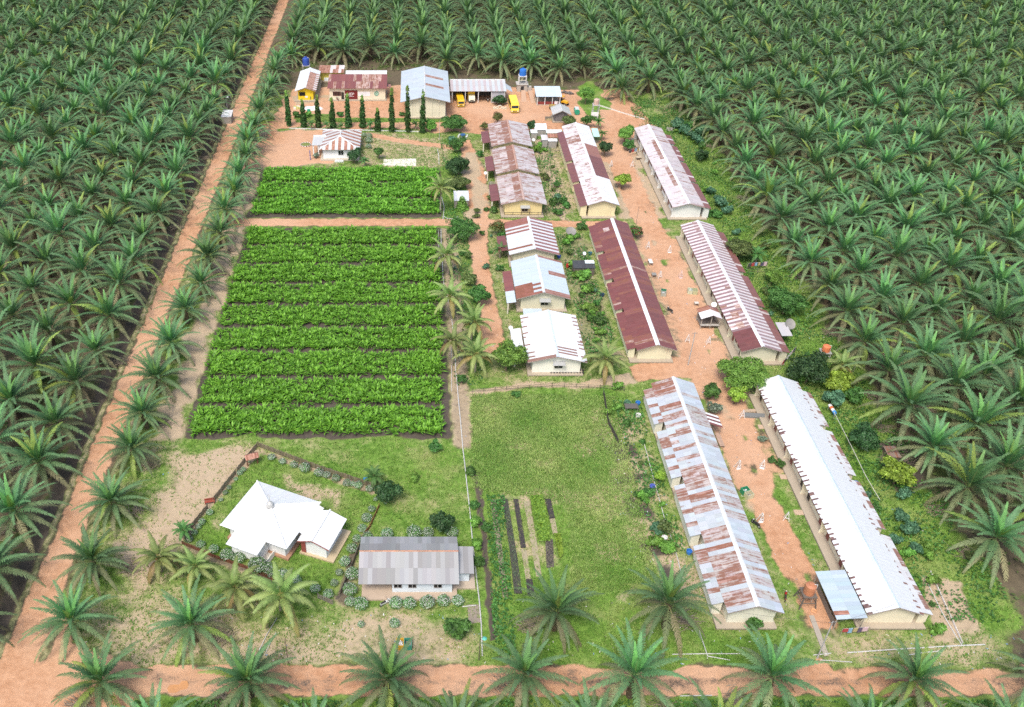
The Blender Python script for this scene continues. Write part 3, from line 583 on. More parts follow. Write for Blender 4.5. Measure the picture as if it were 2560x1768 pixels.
m = MB(); ya, yb2 = yat(1160, 1435, 2.5), yat(1160, 1366, 2.9); slope(m, (xb+.02, yb2, 2.9), (xb+2.1, yb2, 2.85), (xb+.02, ya, 2.6), (xb+2.1, ya, 2.55), 3, 1, gcol); m.build('side_roof', 'iron_along', gh)
m = MB(); m.box(xb-.88, ya+.6, .3, xb+1.5, yb2-.4, 2.5, wc); m.build('side_room', 'plaster', gh)
m = MB(); m.box(xa+.35, wy0-1.25, 0, xb-.2, wy1+.4, .3, (.5, .39, .29)); m.box(xb-.2, ya-.6, 0, xb+2.3, yb2+.2, .28, (.5, .41, .31)); m.build('plinth', 'plaster', gh)
for px_ in (984, 1020, 1084): window(wo, G(px_, 1465, 1.6)[0], wy0, 1.15, 1.15, .9, '-y', 2, (.55, .54, .53))
m = MB(); m.box(wx0+.5, wy0+1.42, .3, wx0+1.4, wy0+1.497, 2.3, (.55, .63, .7)); m.build('door', 'paint', gh)
# --- hip roofed office at the far end of the small plot ---------------------------
zh, zhe = 4.7, 3.0; xl, xr = G(797.6, 375, zhe)[0], G(898.8, 375, zhe)[0]; yf = yat(850, 374.8, zhe); yap = yat(850, 340.7, zh); ybk = yat(850, 326.9, zh); yb_ = ybk+(yap-yf); rx = (xl+xr)/2
ho = thing('office', 'white office under a hipped roof of rusty and grey stripes', 'office', (rx, yf+.8, 0))
m = MB(); m.box(xl+.9, yf+.8, .35, xr-.9, yb_-.8, zhe+.05, (.85, .86, .86)); wo = m.build('wall', 'plaster', ho)
st = lambda u, v, i, j: (jit((.62, .62, .6), .06), .05) if i % 2 else (jit((.5, .27, .2), .12), .55)
st2 = lambda u, v, i, j: (jit((.58, .58, .57), .06), .2) if i % 2 else (jit((.42, .3, .27), .12), .5)
r = MB(); hipface(r, (xl, yf, zhe), (xr, yf, zhe), (rx, yap, zh), (rx, yap, zh), 13, st); hipface(r, (xr, yf, zhe), (xr, yb_, zhe), (rx, yap, zh), (rx, ybk, zh), 13, st); hipface(r, (xl, yb_, zhe), (xl, yf, zhe), (rx, ybk, zh), (rx, yap, zh), 13, st2); hipface(r, (xr, yb_, zhe), (xl, yb_, zhe), (rx, ybk, zh), (rx, ybk, zh), 13, st)
ro = r.build('roof', 'iron_across', ho)
c = MB(); k = Vector((0, 0, .05))
for a, b in (((rx, yap, zh), (rx, ybk, zh)), ((rx, yap, zh), (xl, yf, zhe)), ((rx, yap, zh), (xr, yf, zhe)), ((rx, ybk, zh), (xl, yb_, zhe)), ((rx, ybk, zh), (xr, yb_, zhe))): c.bar(Vector(a)+k, Vector(b)+k, .15, (.82, .83, .82), n=5)
c.build('hip_cap', 'paint', ro)
m = MB(); m.box(xl+.2, yf-.1, 0, xr-.2, yb_-.3, .35, (.55, .48, .38)); m.build('plinth', 'plaster', ho)
window(wo, G(845, 383, 2)[0], yf+.8, 1.2, 1.4, 1.3, '-y', 2, (.75, .75, .73))
m = MB(); ax0, ax1 = G(779.5, 364, 3)[0], xl+1.2; ay0, ay1 = yat(790, 364, 3.), yat(790, 341, 3.3); slope(m, (ax0, ay1, 3.35), (ax1, ay1, 3.35), (ax0, ay0, 3.05), (ax1, ay0, 3.05), 6, 1, lambda u, v, i, j: (jit((.55, .56, .55), .06), .1)); m.box(ax0, ay1, 3.2, ax1, ay1+.15, 3.6, (.84, .84, .83)); m.build('porch_roof', 'iron_along', ho)
for x in (ax0+.3, ax0+1.6):
    m = MB(); m.box(x-.14, ay0+.2, 0, x+.14, ay0+.5, 3.0, (.82, .82, .8)); m.build('porch_post', 'plaster', ho)
# --- workshop row behind the yard ---------------------------------------------------
def shed_x(name, label, cat, fl, fr, bl, zf, zb, wall, colfn, wf, z0=.25, mat='iron_along', depth=None, posts=0, closed=True):
    """mono-pitch roof falling to the front: fl, fr front-edge pixels, bl a back-edge pixel"""
    x0, y0 = G(*fl, zf); x1 = G(*fr, zf)[0]; y1 = yat(*bl, zb)
    t = thing(name, label, cat, ((x0+x1)/2, y0+wf, 0)); r = MB(); slope(r, (x0, y1, zb), (x1, y1, zb), (x0, y0, zf), (x1, y0, zf), max(3, int((x1-x0)/.8)), 2, colfn); ro = r.build('roof', mat, t)
    wo = None
    if closed:
        m = MB(); ya, yb = y0+wf, y1-.3; za = zf+(zb-zf)*wf/(y1-y0)-.1; pr = [(ya, z0), (yb, z0), (yb, zb-.12), (ya, za)]
        m.hexa([(x0+.5, y, z) for y, z in pr][::-1], [(x1-.5, y, z) for y, z in pr][::-1], wall); wo = m.build('wall', 'plaster', t)
        m = MB(); m.box(x0+.1, ya-.9, 0, x1-.1, yb+.2, z0, CONC); m.build('plinth', 'plaster', t)
    for i in range(posts):
        x = x0+.5+(x1-x0-1)*i/max(1, posts-1); m = MB(); m.box(x-.09, y0+.25, 0, x+.09, y0+.43, zf-.05, (.75, .76, .75)); m.build('post', 'paint', t)
    return t, wo, (x0, x1, y0, y1)
redst = lambda u, v, i, j: (jit((.23, .075, .065), .12), .3) if random.random() < (.78 if u < .5 else .45) else (jit((.55, .38, .33), .15), .55)
of, wo, (x0, x1, y0, y1) = shed_x('workshop_office', 'long cream office under a rusty red roof with maroon sign panel', 'office', (818, 221.5), (967, 221.5), (820, 185.5), 3.75, 5.1, (.78, .71, .54), redst, .8)
ya = y0+.8; X = lambda px: G(px, 240, 1.5)[0]
m = MB(); m.box(X(862), ya-.08, .3, X(893.5), ya-.004, 2.95, (.17, .02, .025)); sg = m.build('sign_panel', 'gloss', of)
m = MB(); m.box(X(895), ya-.05, 1.2, X(925), ya-.004, 2.5, (.86, .87, .88)); m.build('notice_panel', 'gloss', of)
m = MB()
for k in range(3): m.box(X(898), ya-.06, 2.15-.3*k, X(922-3*k), ya-.052, 2.22-.3*k, (.62, .68, .74))
m.build('lettering', 'paint', bpy.data.objects['notice_panel'])
m = MB(); cx_, cz_ = X(941), 1.95
m.ring((cx_, ya-.03, cz_), .5, .09, (0, 1, 0), (.08, .42, .33), 20, 6)
for i in range(11):
    a = 2*math.pi*i/11; p = Vector((cx_+math.cos(a)*.56, ya-.03, cz_+math.sin(a)*.56)); q = Vector((cx_+math.cos(a)*.72, ya-.03, cz_+math.sin(a)*.72)); m.bar(p, q, .09, (.08, .42, .33), n=4)
m.box(cx_-.25, ya-.05, cz_-.08, cx_+.25, ya-.004, cz_+.08, (.08, .42, .33)); m.box(cx_-.08, ya-.052, cz_-.25, cx_+.08, ya-.006, cz_+.25, (.08, .42, .33)); m.build('safety_emblem', 'paint', of)
cu = bpy.data.curves.new('logo', 'FONT'); cu.body = 'JEP'; cu.size = 1.25; cu.extrude = .01; cu.align_x = 'CENTER'; cu.shear = .25
lo = bpy.data.objects.new('logo', cu); COL.objects.link(lo); lo.parent = sg; lo.rotation_euler = (math.pi/2, 0, 0); lo.location = (0, 0, 0)
wm = bpy.data.materials.new('white_paint'); wm.use_nodes = True; wm.node_tree.nodes['Principled BSDF'].inputs['Base Color'].default_value = (.85, .85, .85, 1); cu.materials.append(wm)
bpy.context.view_layer.update(); lm = bpy.data.meshes.new_from_object(lo.evaluated_get(bpy.context.evaluated_depsgraph_get())); bpy.data.objects.remove(lo)
lo = put('logo', lm, None, sg, Vector((X(877), ya-.1, 1.35))-ORG[sg.name]); lo.rotation_euler = (math.pi/2, 0, 0)
m = MB(); m.box(X(872), ya-.1, 1.05, X(884), ya-.085, 1.15, (.8, .78, .78)); m.disc((X(864.5), ya-.09, 1.75), .17, (0, 1, 0), (.9, .9, .9)); m.build('logo_mark', 'paint', sg)
window(wo, X(832), ya, 1.25, X(852)-X(832), 1.3, '-y', 5, (.28, .09, .08)); door(wo, X(853), ya, .25, X(859.5)-X(853), 2.1, '-y', (.1, .05, .05), True)
m = MB(); slope(m, (x1-.3, y1-5, 3.3), (x1-.3, y1-2.6, 3.3), (x1+1.1, y1-5, 2.9), (x1+1.1, y1-2.6, 2.9), 4, 1, lambda u, v, i, j: (jit((.4, .2, .16), .15), .5)); m.build('side_canopy', 'iron_across', of)
shed_x('store', 'low store with plain white iron roof behind the red roofed office', 'store', (864, 187), (967, 187), (866, 176.5), 4.0, 4.6, (.7, .68, .6), lambda u, v, i, j: (jit((.74, .77, .77), .03), .02), .5)
rs, wo, bb = shed_x('outhouse', 'small outhouse with rust striped roof and yellow wall', 'outhouse', (796, 182.5), (859.5, 182.5), (797, 163), 2.9, 3.4, (.72, .6, .12), lambda u, v, i, j: (jit((.66, .6, .57), .08), .2) if random.random() < .35 else (jit((.48, .26, .19), .12), .55), 1.)
m = MB(); m.box(bb[0]+1.6, bb[2]+.5, .25, bb[0]+3.6, bb[2]+.95, 1.1, (.75, .82, .85)); m.build('basin', 'paint', rs)
# yellow shop
zr, ze = 4.3, 3.2; rx = G(762.5, 219, zr)[0]; y0, y1 = yat(762.5, 219, zr), yat(774, 169, zr)
def yl(u, v, i, j): return jit((.74, .77, .76), .02), .02
def yr(u, v, i, j): return (jit((.52, .3, .22), .12), .5) if u < .8 and v < .6 else ((jit((.72, .7, .68), .04), .1) if i % 2 else (jit((.5, .28, .2), .12), .5)) if u < .8 else (jit((.74, .76, .76), .03), .05)
sh, wo, ro = house('shop', 'bright yellow shop with half white half rusty gable roof', 'shop', rx, zr, rx-3.1, rx+3.1, ze, ze, y0, y1, rx-2.3, rx+2.1, .9, .5, (.82, .6, .02), yl, yr, (.82, .83, .82), .25, None, (.9, 1.2, 1.0, .3), vent=False)
m = MB(); m.box(rx-1.9, y0+.83, 1.5, rx-.2, y0+.896, 2.6, DARK); m.build('shop_window', 'glass', wo)
m = MB(); m.box(rx-.3, y0+.86, .9, rx+.5, y0+.896, 1.5, (.85, .84, .78)); m.box(rx+1.2, y0+.86, .5, rx+1.45, y0+.896, 1.3, (.08, .1, .08)); m.build('poster', 'paint', wo)
# warehouse
zr, ze = 6.6, 5.0; rx = G(1063, 241.7, zr)[0]; y0, y1 = yat(1063, 241.7, zr), yat(1064, 165, zr); xl, xr = G(1000.7, 256.6, ze)[0], G(1126, 257, ze)[0]
wz = lambda u, v, i, j: (jit((.50, .56, .60), .05), .08)
def wzr(u, v, i, j): return (jit((.5, .34, .28), .1), .55) if i in (5, 9) and v < .7 else wz(u, v, i, j)
wa, wo, ro = house('warehouse', 'tall cream warehouse with big blue grey iron gable roof', 'warehouse', rx, zr, xl, xr, ze, ze, y0, y1, xl+2.3, xr-1.3, 1.0, .5, (.80, .74, .56), wz, wzr, (.6, .62, .63), .2, None, (.4, .4, .6, .3), nu=14, rows=4, vent=False)
for i, px_ in enumerate((1032, 1048, 1064, 1081, 1098)):
    m = MB(); x = G(px_, 275, 2)[0]; m.box(x-.03, y0+.96, .3, x+.03, y0+.996, 4.6, (.55, .51, .4)); m.build('panel_joint', 'paint', wo)
# vehicle shed
cs, wo, bb = shed_x('vehicle_shed', 'open vehicle shed with grey striped iron roof and white posts', 'shed', (1126.5, 228.5), (1266.5, 228.5), (1126, 200), 3.6, 4.6, DARK, lambda u, v, i, j: (jit((.52, .55, .56), .04), .04) if i % 2 else (jit((.5, .44, .43), .08), .3), 1., posts=5, closed=False)
m = MB(); m.box(bb[0]+.1, bb[3]-.3, 0, bb[1]-.1, bb[3]-.1, 4.4, (.12, .11, .1)); m.box(bb[1]-.35, bb[2]+.6, 0, bb[1]-.15, bb[3]-.35, 3.6, (.3, .28, .25)); m.build('back_wall', 'plaster', cs)
m = MB(); m.box(bb[0], bb[3]-.05, 4.62, bb[1], bb[3]+.2, 4.75, (.84, .84, .83)); m.build('fascia', 'paint', cs)
m = MB(); m.box(bb[1]-4.2, bb[2]+.5, 0, bb[1]-.4, bb[2]+.62, 3.3, (.55, .53, .56)); m.build('side_screen', 'paint', cs)
m = MB(); slope(m, (bb[1]+.05, bb[2]+2, 3.6), (bb[1]+.05, bb[3]-.8, 3.9), (bb[1]+1.9, bb[2]+1.6, 2.8), (bb[1]+1.7, bb[3]-1.3, 3.), 3, 1, wz); m.build('side_canopy', 'iron_across', cs)
# bench shelter and plank hut
bs, wo, bb = shed_x('shelter', 'open shelter with pale blue zinc roof over a maroon railing', 'shelter', (1340.5, 242), (1405.5, 242), (1339.5, 215.5), 2.7, 3.5, DARK, lambda u, v, i, j: (jit((.56, .66, .70), .04), .03), .8, posts=4, closed=False)
m = MB(); m.box(bb[0]+.4, bb[2]+.5, .2, bb[1]-.9, bb[2]+.62, 1.0, (.24, .03, .03)); m.box(bb[0]+.4, bb[3]-.3, 0, bb[1]-.4, bb[3]-.2, 2.9, (.16, .1, .08)); m.box(bb[0]+.3, bb[2]+.2, 0, bb[1]-.3, bb[3]-.1, .2, CONC); m.build('railing', 'paint', bs)
m = MB(); m.box(bb[1]-2.0, bb[2]+.36, .3, bb[1]-1.1, bb[2]+.45, 1.2, (.85, .82, .84)); m.build('notice_board', 'paint', bs)
zr, ze = 3.7, 2.5; rx = G(1406, 276, zr)[0]; y0, y1 = yat(1406, 277, zr), yat(1402.5, 258.5, zr); kz = lambda u, v, i, j: (jit((.5, .5, .48), .1), .25)
hut, wo, ro = house('hut', 'weathered plank hut with grey tin gable roof', 'hut', rx, zr, rx-2.6, rx+2.6, ze, ze, y0, y1, rx-1.7, rx+1.6, .7, .3, (.2, .19, .19), kz, kz, (.6, .62, .62), .15, None, (.6, .2, .3, .2), vent=False, rows=1)
for i in range(9): m = MB(); x = rx-1.6+i*.39; m.box(x, y0+.66, .3, x+.03, y0+.697, 2.6, (.1, .09, .09)); m.build('plank_joint', 'timber', wo)
# makeshift outhouses behind the flaking white barrack
def lowshed(name, label, cat, fl, fr, bl, zf, zb, wall, col, rust=.1, nu=None):
    x0, y0 = G(*fl, zf); x1 = G(*fr, zf)[0]; y1 = yat(*bl, zb); t = thing(name, label, cat, ((x0+x1)/2, y0, 0)); r = MB()
    slope(r, (x0, y1, zb), (x1, y1, zb), (x0, y0, zf), (x1, y0, zf), nu or max(2, int((x1-x0)/.8)), 1, lambda u, v, i, j: (jit(col, .08), rust)); r.build('roof', 'iron_along', t)
    if wall:
        m = MB(); m.hexa([(x0+.15, y0+.15, 0), (x1-.15, y0+.15, 0), (x1-.15, y1-.1, 0), (x0+.15, y1-.1, 0)], [(x0+.15, y0+.15, zf-.07), (x1-.15, y0+.15, zf-.07), (x1-.15, y1-.1, zb-.07), (x0+.15, y1-.1, zb-.07)], wall); m.build('wall', 'timber', t)
    return t
lowshed('lean_shed', 'grey board shed with pink and zinc lid, left one behind the flaking barrack', 'shed', (1354.5, 350.5), (1371, 348.5), (1351, 337), 2.2, 2.5, (.36, .34, .32), (.66, .62, .62), .25)
lowshed('lean_shed', 'grey board shed with white lid touching the maroon lean-to', 'shed', (1370.5, 353.5), (1393, 350.5), (1371, 346), 2.0, 2.3, (.36, .34, .32), (.82, .83, .82), .05)
lowshed('canopy', 'long pale zinc canopy reaching out from the flaking barrack end', 'canopy', (1366, 333), (1403, 324), (1366, 324), 2.7, 3.0, None, (.72, .78, .78), .05)
lowshed('canopy', 'rust orange tin canopy next to the maroon lean-to', 'canopy', (1370, 344), (1393, 339.5), (1368, 334), 2.6, 2.8, None, (.45, .22, .14), .5)
lowshed('canopy', 'turquoise canopy on the lane side of the flaking white barrack', 'canopy', (1484, 342), (1500, 342), (1473, 321), 2.3, 2.8, None, (.5, .76, .70), .0)
lowshed('tarp_shed', 'shed under a bright white sheet behind the first pinkish cottage', 'shed', (1337, 325), (1367, 322), (1345, 309), 1.9, 2.5, (.4, .38, .36), (.84, .85, .86), .0)
lowshed('privy', 'tiny hut with white gable cap beside the white sheeted shed', 'hut', (1327, 333), (1344, 333), (1328, 324), 2.3, 2.6, (.42, .40, .36), (.74, .76, .76), .05)
lowshed('tarp_shed', 'black tarpaulin chicken shed behind the maroon roofed barrack', 'shed', (1434, 671), (1489, 671), (1432, 651), 1.9, 2.3, (.14, .12, .1), (.06, .062, .065), .0)
mb = MB(); x0, y0 = G(1463.5, 657, 2.45); x1 = G(1486.5, 657, 2.45)[0]; mb.hexa([(x0, y0, 2.26), (x1, y0, 2.26), (x1, y0+1.1, 2.36), (x0, y0+1.1, 2.36)], [(x0, y0, 2.32), (x1, y0, 2.32), (x1, y0+1.1, 2.42), (x0, y0+1.1, 2.42)], (.7, .82, .85))
tag(mb.build('zinc_sheet', 'paint', None, (x0, y0, 2.2)), 'pale zinc sheet lying on the black tarpaulin shed', 'sheet')
lowshed('shed', 'small shed with pale grey roof half hidden by a fir-like bush', 'shed', (1135, 502), (1173, 503), (1134, 477), 2.2, 2.9, (.3, .27, .24), (.62, .66, .68), .03)
lowshed('guard_hut', 'small white roofed shelter at the palm edge beside the dirt road', 'hut', (552, 293), (577, 295), (546, 275), 2.0, 2.5, (.35, .33, .3), (.72, .72, .7), .02)
lowshed('canopy', 'grey tin canopy with dish behind the striped barrack', 'canopy', (1955, 840), (1983, 842), (1923, 806), 2.2, 2.4, None, (.5, .49, .47), .2)
lowshed('coop', 'low hen coop with rusty boards under the palms', 'coop', (2223, 1144), (2252, 1141), (2209, 1115), .9, 1.1, (.16, .13, .1), (.26, .2, .17), .5)
# kiosk on the lane
zr, ze = 3.3, 2.5; rx = G(1783, 789, zr)[0]; y0, y1 = yat(1783, 789, zr), yat(1772, 763, zr); ks = lambda u, v, i, j: random.choice(((jit((.78, .76, .74), .05), .1), (jit((.42, .2, .13), .15), .5), (jit((.26, .1, .09), .1), .3)))
kt = thing('kiosk', 'open kiosk with patchwork rusty gable roof beside the lane', 'kiosk', (rx, y0+.4, 0)); r = MB(); slope(r, (rx, y0, zr), (rx, y1, zr), (rx-2.1, y0, ze), (rx-2.1, y1, ze), 5, 1, ks); slope(r, (rx, y0, zr), (rx, y1, zr), (rx+1.9, y0, ze), (rx+1.9, y1, ze), 5, 1, ks); r.build('roof', 'iron_across', kt)
for x in (rx-1.8, rx, rx+1.6):
    for y in (y0+.3, y1-.3): m = MB(); m.box(x-.06, y-.06, 0, x+.06, y+.06, ze+.1, (.4, .37, .32)); m.build('post', 'timber', kt)
m = MB(); m.box(rx-1.9, y0+.1, .85, rx+1.7, y0+.6, .95, (.5, .48, .44)); m.box(rx-1.75, y0+.4, .45, rx+1.55, y1-.4, .53, (.3, .26, .22)); m.box(rx-1.75, y1-.42, .5, rx+1.55, y1-.35, 2.2, (.22, .2, .18)); m.build('counter', 'timber', kt)
# carport at the end of the white barrack
cz0, cz1 = 2.35, 2.7; A = G(2092, 1549, cz0); B = G(2166, 1541, cz1); C_ = G(2105, 1421, cz1); D = G(2033, 1429, cz0); ct = thing('carport', 'blue grey zinc carport joined to the white barrack end', 'carport', (A[0]+2, A[1], 0))
r = MB(); slope(r, (58.2, A[1], cz1), (58.2, D[1], cz1), (A[0], A[1], cz0), (A[0], D[1], cz0), 12, 2, lambda u, v, i, j: (jit((.46, .55, .60), .1), .02) if not (i == 1 and j == 1) else ((.5, .25, .18), .6)); r.build('roof', 'iron_across', ct)
for x in (A[0]+.2, 57.9):
    for y in (A[1]+.2, D[1]-.3): m = MB(); m.bar((x, y, 0), (x, y, cz0+(.3 if x > 57 else 0)), .07, (.4, .36, .3)); m.build('post', 'timber', ct)
m = MB(); m.box(A[0]+.35, A[1]+.5, 0, A[0]+.42, D[1]-.6, 1.0, (.2, .18, .16)); m.build('side_boards', 'timber', ct)
mb = MB(); A = G(1769, 1058, 2.4); Bx = G(1802, 1063, 2.0); yk = G(1795, 1035, 2.)[1]; slope(mb, (47.3, A[1]-.6, 2.95), (47.3, A[1]+2.3, 2.95), (49.9, A[1]-.8, 2.1), (49.9, A[1]+2.1, 2.1), 6, 1, lambda u, v, i, j: (jit((.84, .84, .83), .03), .02) if i % 2 else (jit((.22, .07, .06), .1), .2))
for y in (A[1]-.5, A[1]+1.9): mb.bar((49.7, y, 0), (49.7, y, 2.1), .05, (.35, .3, .25))
tag(mb.build('awning', 'iron_across', None, (48.5, A[1], 0)), 'maroon and white striped tin awning beside the rusty grey barrack', 'awning')
# ---------------------------------------------------------------- palms
def frond(out, az, e0, Lf, droop, nl, wl, cols, base, rng, curl=.35, lw=.11, vee=.35, fold=0.):
    """one pinnate leaf: arching rachis with separate leaflets; out = (verts, loops, totals, colours)"""
    Vx, Lp, Tt, Cc = out; S = 12; p = np.array(base, float); pts, dirs = [], []
    side0 = np.array([-math.sin(az), math.cos(az), 0]); sw = rng.uniform(-.12, .12)
    for i in range(S+1):
        s = i/S; e = e0-droop*s**1.25; d = np.array([math.cos(az+sw*s)*math.cos(e), math.sin(az+sw*s)*math.cos(e), math.sin(e)])
        pts.append(p.copy()); dirs.append(d); p = p+d*Lf/S
    pts, dirs = np.array(pts), np.array(dirs); dark, tip, rac = cols
    def quad(a, b, c, d, col):
        n = len(Vx); Vx.extend((a, b, c, d)); Lp.extend((n, n+1, n+2, n+3)); Tt.append(4); Cc.append(col)
    for i in range(S):                                   # rachis as a flat tapering strap
        r0, r1 = .07*(1-i/S)+.012, .07*(1-(i+1)/S)+.012
        quad(pts[i]-side0*r0, pts[i]+side0*r0, pts[i+1]+side0*r1, pts[i+1]-side0*r1, rac)
    for sg in (-1, 1):
        for k in range(nl):
            s = .14+.86*(k+rng.uniform(0, .6))/nl; f = s*S; i = min(S-1, int(f)); t = f-i
            q = pts[i]*(1-t)+pts[i+1]*t; d = dirs[i]; nrm = np.cross(d, side0); nrm = nrm/np.linalg.norm(nrm); nrm = nrm if nrm[2] > 0 else -nrm
            ll = wl*(min(1., .35+2.6*s) if s < .25 else (1-.62*((s-.25)/.75)**1.6))*rng.uniform(.85, 1.1)
            o = side0*sg*(.86-.42*s)+d*(.42+.5*s)+nrm*(vee*rng.uniform(.4, 1.3))*(1 if (k+int(sg > 0)) % 2 else .3); o = o/np.linalg.norm(o)
            m = q+o*ll*.55; e = q+o*ll*.95+np.array([0, 0, -curl*ll*rng.uniform(.6, 1.2)]); w = d*lw*.5
            c = dark*(rng.uniform(.8, 1.2)); c2 = c*(1-.5*s)+tip*(.5*s)
            n = len(Vx); Vx.extend((q-w*.7, q+w*.7, m+w, m-w, e)); Lp.extend((n, n+1, n+2, n+3, n+3, n+2, n+4)); Tt.extend((4, 3)); Cc.extend((c2, c2))
def crown(kind, seed, lod=1.):
    rng = np.random.default_rng(seed); out = ([], [], [], [])
    if kind == 'oil':
        nf = int(rng.integers(34, 44)*(1 if lod == 1 else .9)); zc = rng.uniform(2.9, 3.6); nl = int(34*lod)
        for i in range(nf):
            t = (i+.5)/nf; az = i*2.39996+rng.uniform(-.25, .25)
            if t < .62: e0 = math.radians(86-62*(t/.62)**1.1+rng.uniform(-7, 7)); dr = math.radians(30+38*(t/.62)+rng.uniform(-10, 16))
            else: e0 = math.radians(24-46*(t-.62)/.38+rng.uniform(-7, 7)); dr = math.radians(62+rng.uniform(-14, 16))
            Lf = (4.6+2.2*min(1, t*2.2))*rng.uniform(.85, 1.1)
            y_, m_, o_ = np.array((.17, .40, .10)), np.array((.08, .215, .09)), np.array((.26, .225, .125)); k_ = np.array((.12, .215, .09))
            c = y_*(1-t/.2)+m_*(t/.2) if t < .2 else (m_*(1-(t-.2)/.45)+k_*((t-.2)/.45) if t < .65 else k_*(1-(t-.65)/.35)+o_*((t-.65)/.35))
            if rng.random() < .05: c = np.array((.25, .36, .07))
            frond(out, az, e0, Lf, dr, nl, (.82 if lod == 1 else .95)*(1 if t > .1 else .8), (c*rng.uniform(.82, 1.18), c*.75+np.array((.11, .12, .055)), c*.5+np.array((.14, .16, .06))), (.15*math.cos(az), .15*math.sin(az), zc+.3*(1-t)), rng, .28, .165 if lod == 1 else .27, .2)
        sk = rng.uniform(0, 6.28)                        # unopened spear and a pale newest leaf
        frond(out, sk, math.radians(84), 3.4, .25, nl//2, .4, (np.array((.2, .33, .08)),)*3, (0, 0, zc+.4), rng, .1, .12, .2)
    elif kind == 'coco':
        nf = 19; zc = 0
        for i in range(nf):
            t = (i+.5)/nf; az = i*2.39996+rng.uniform(-.3, .3); e0 = math.radians(80-100*t+rng.uniform(-8, 8)); Lf = 4.3*rng.uniform(.85, 1.12); dr = math.radians(60+30*t+rng.uniform(-10, 15))
            c = np.array((.16, .28, .07))*(1-t)+np.array((.34, .35, .13))*t
            if t > .85: c = np.array((.3, .2, .08))
            frond(out, az, e0, Lf, dr, 42, .8, (c*rng.uniform(.85, 1.15), np.array((.3, .32, .12)), np.array((.36, .34, .12))), (0, 0, 0), rng, .5, .12, .1)
    else:                                                # small ornamental palm
        for i in range(13):
            t = (i+.5)/13; az = i*2.39996+rng.uniform(-.3, .3); c = np.array((.08, .2, .05))*rng.uniform(.8, 1.3)
            frond(out, az, math.radians(75-75*t), 1.5*rng.uniform(.85, 1.1), math.radians(75), 16, .45, (c, np.array((.12, .2, .06)), np.array((.14, .2, .07))), (0, 0, 0), rng, .35, .1, .2)
    return [np.array(out[0], np.float32), np.array(out[1], np.int32), np.array(out[2], np.int32), np.array(out[3], np.float32)], (zc if kind == 'oil' else 0)
def trunk_mesh(h, r, lean=(0, 0), col=(.10, .075, .05), boots=True, seed=0):
    rng = random.Random(seed); m = MB(); K = 6; P = lambda i: Vector((lean[0]*(i/K)**1.6, lean[1]*(i/K)**1.6, h*i/K))
    for i in range(K): m.bar(P(i), P(i+1), r*(1.25-.35*i/K), jit(col, .2), r*(1.25-.35*(i+1)/K), 8)
    if boots:
        for i in range(26):
            a = i*2.4; z = .25+(h-.35)*(i/26); q = Vector((math.cos(a), math.sin(a), 0)); m.bar(q*r*.9+Vector((0, 0, z)), q*(r*1.55)+Vector((0, 0, z+.28)), .09, jit((.15, .115, .07), .3), .05, 4)
    V = np.array(m.v, np.float32); return mesh_np('trunk', V, [i for f in m.f for i in f], [len(f) for f in m.f], m.c)
OILV = []
for k in range(11):
    (v, l, t, c), zc = crown('oil', 100+k)
    cm = mesh_np('crown', v, l, t, c); cm.materials.append(MATS['leaf']); tm = trunk_mesh(zc+.2, .38, seed=k); tm.materials.append(MATS['bark'])
    OILV.append((cm, tm, zc))
PROTO = []
def oil_palm(x, y, label, group, s=None, k=None):
    k = random.randrange(11) if k is None else k; s = s or random.uniform(.95, 1.32)
    t = thing('oil_palm', label, 'palm', (x, y, 0), group, random.uniform(0, 6.28)); t.scale = (s, s, s*random.uniform(.88, 1.15)); t.rotation_euler[0] = random.uniform(-.07, .07); t.rotation_euler[1] = random.uniform(-.07, .07)
    put('trunk', OILV[k][1], None, t); put('crown', OILV[k][0], None, t); return t
# planting plan: staggered columns 8.5 m apart, palms 9.8 m apart in the column
plan = []                                                # x, y, label, group
for i in range(18):                                      # single row between the road and the crop plots
    y = [73.8, 83.6, 95.3, 106.3, 114.8, 124.2, 133.9, 145.4, 154.9, 164.4, 174.5, 184.5, 194.5, 204., 213.5, 223.5, 233.5, 243.5][i]
    plan.append((-43.7+random.uniform(-.5, .5)+(1.3 if y > 150 else 0), y, ORD[i]+' oil palm up from the crossroads in the single row right of dirt road', 'oil palms lining the dirt road'))
for i, y in enumerate((255., 264.5, 274., 284.)):
    plan.append((-42.2, y, ORD[i]+' oil palm beside the road left of the yellow shop, counted from the clipped columns', 'oil palms lining the dirt road'))
for i, x in enumerate((-37.8, -19.9, -3.5, 13.4, 26.2, 42.5, 59.6, 76.)):
    plan.append((x, 65.3 if i != 3 else 66.4, ORD[i]+' oil palm from the left along the lower edge of the crossing road', 'oil palms along the crossing road'))
for i, x in enumerate((-29, -11.5, 4.9, 19.8, 34.4, 51., 67.8)):
    plan.append((x, 58.3, ORD[i]+' palm top from the left just below the crossing road verge', 'oil palms along the crossing road'))
for x, y, l in ((-28.1, 73.4, 'lone oil palm beside the yellowish coconut palms'), (18.2, 75.0, 'oil palm overhanging the ends of the nursery beds'), (32.7, 75.3, 'oil palm between nursery beds and the rusty grey barrack')):
    plan.append((x, y, l, 'oil palms standing inside the compound'))
def inview(x, y, pad=7):
    if y < 45: return False
    d = y*CT+(95)*ST; px_ = CX+F*x/d; return -pad*F/d < px_ < 2560+pad*F/d and y < 392
grid = []
for j in range(40):                                      # left block
    x = -57.2-8.75*j
    for i in range(40):
        y = 62.5+9.95*i+(4.97 if j % 2 else 0)
        if inview(x, y): grid.append((x, y, 'L', j, i))
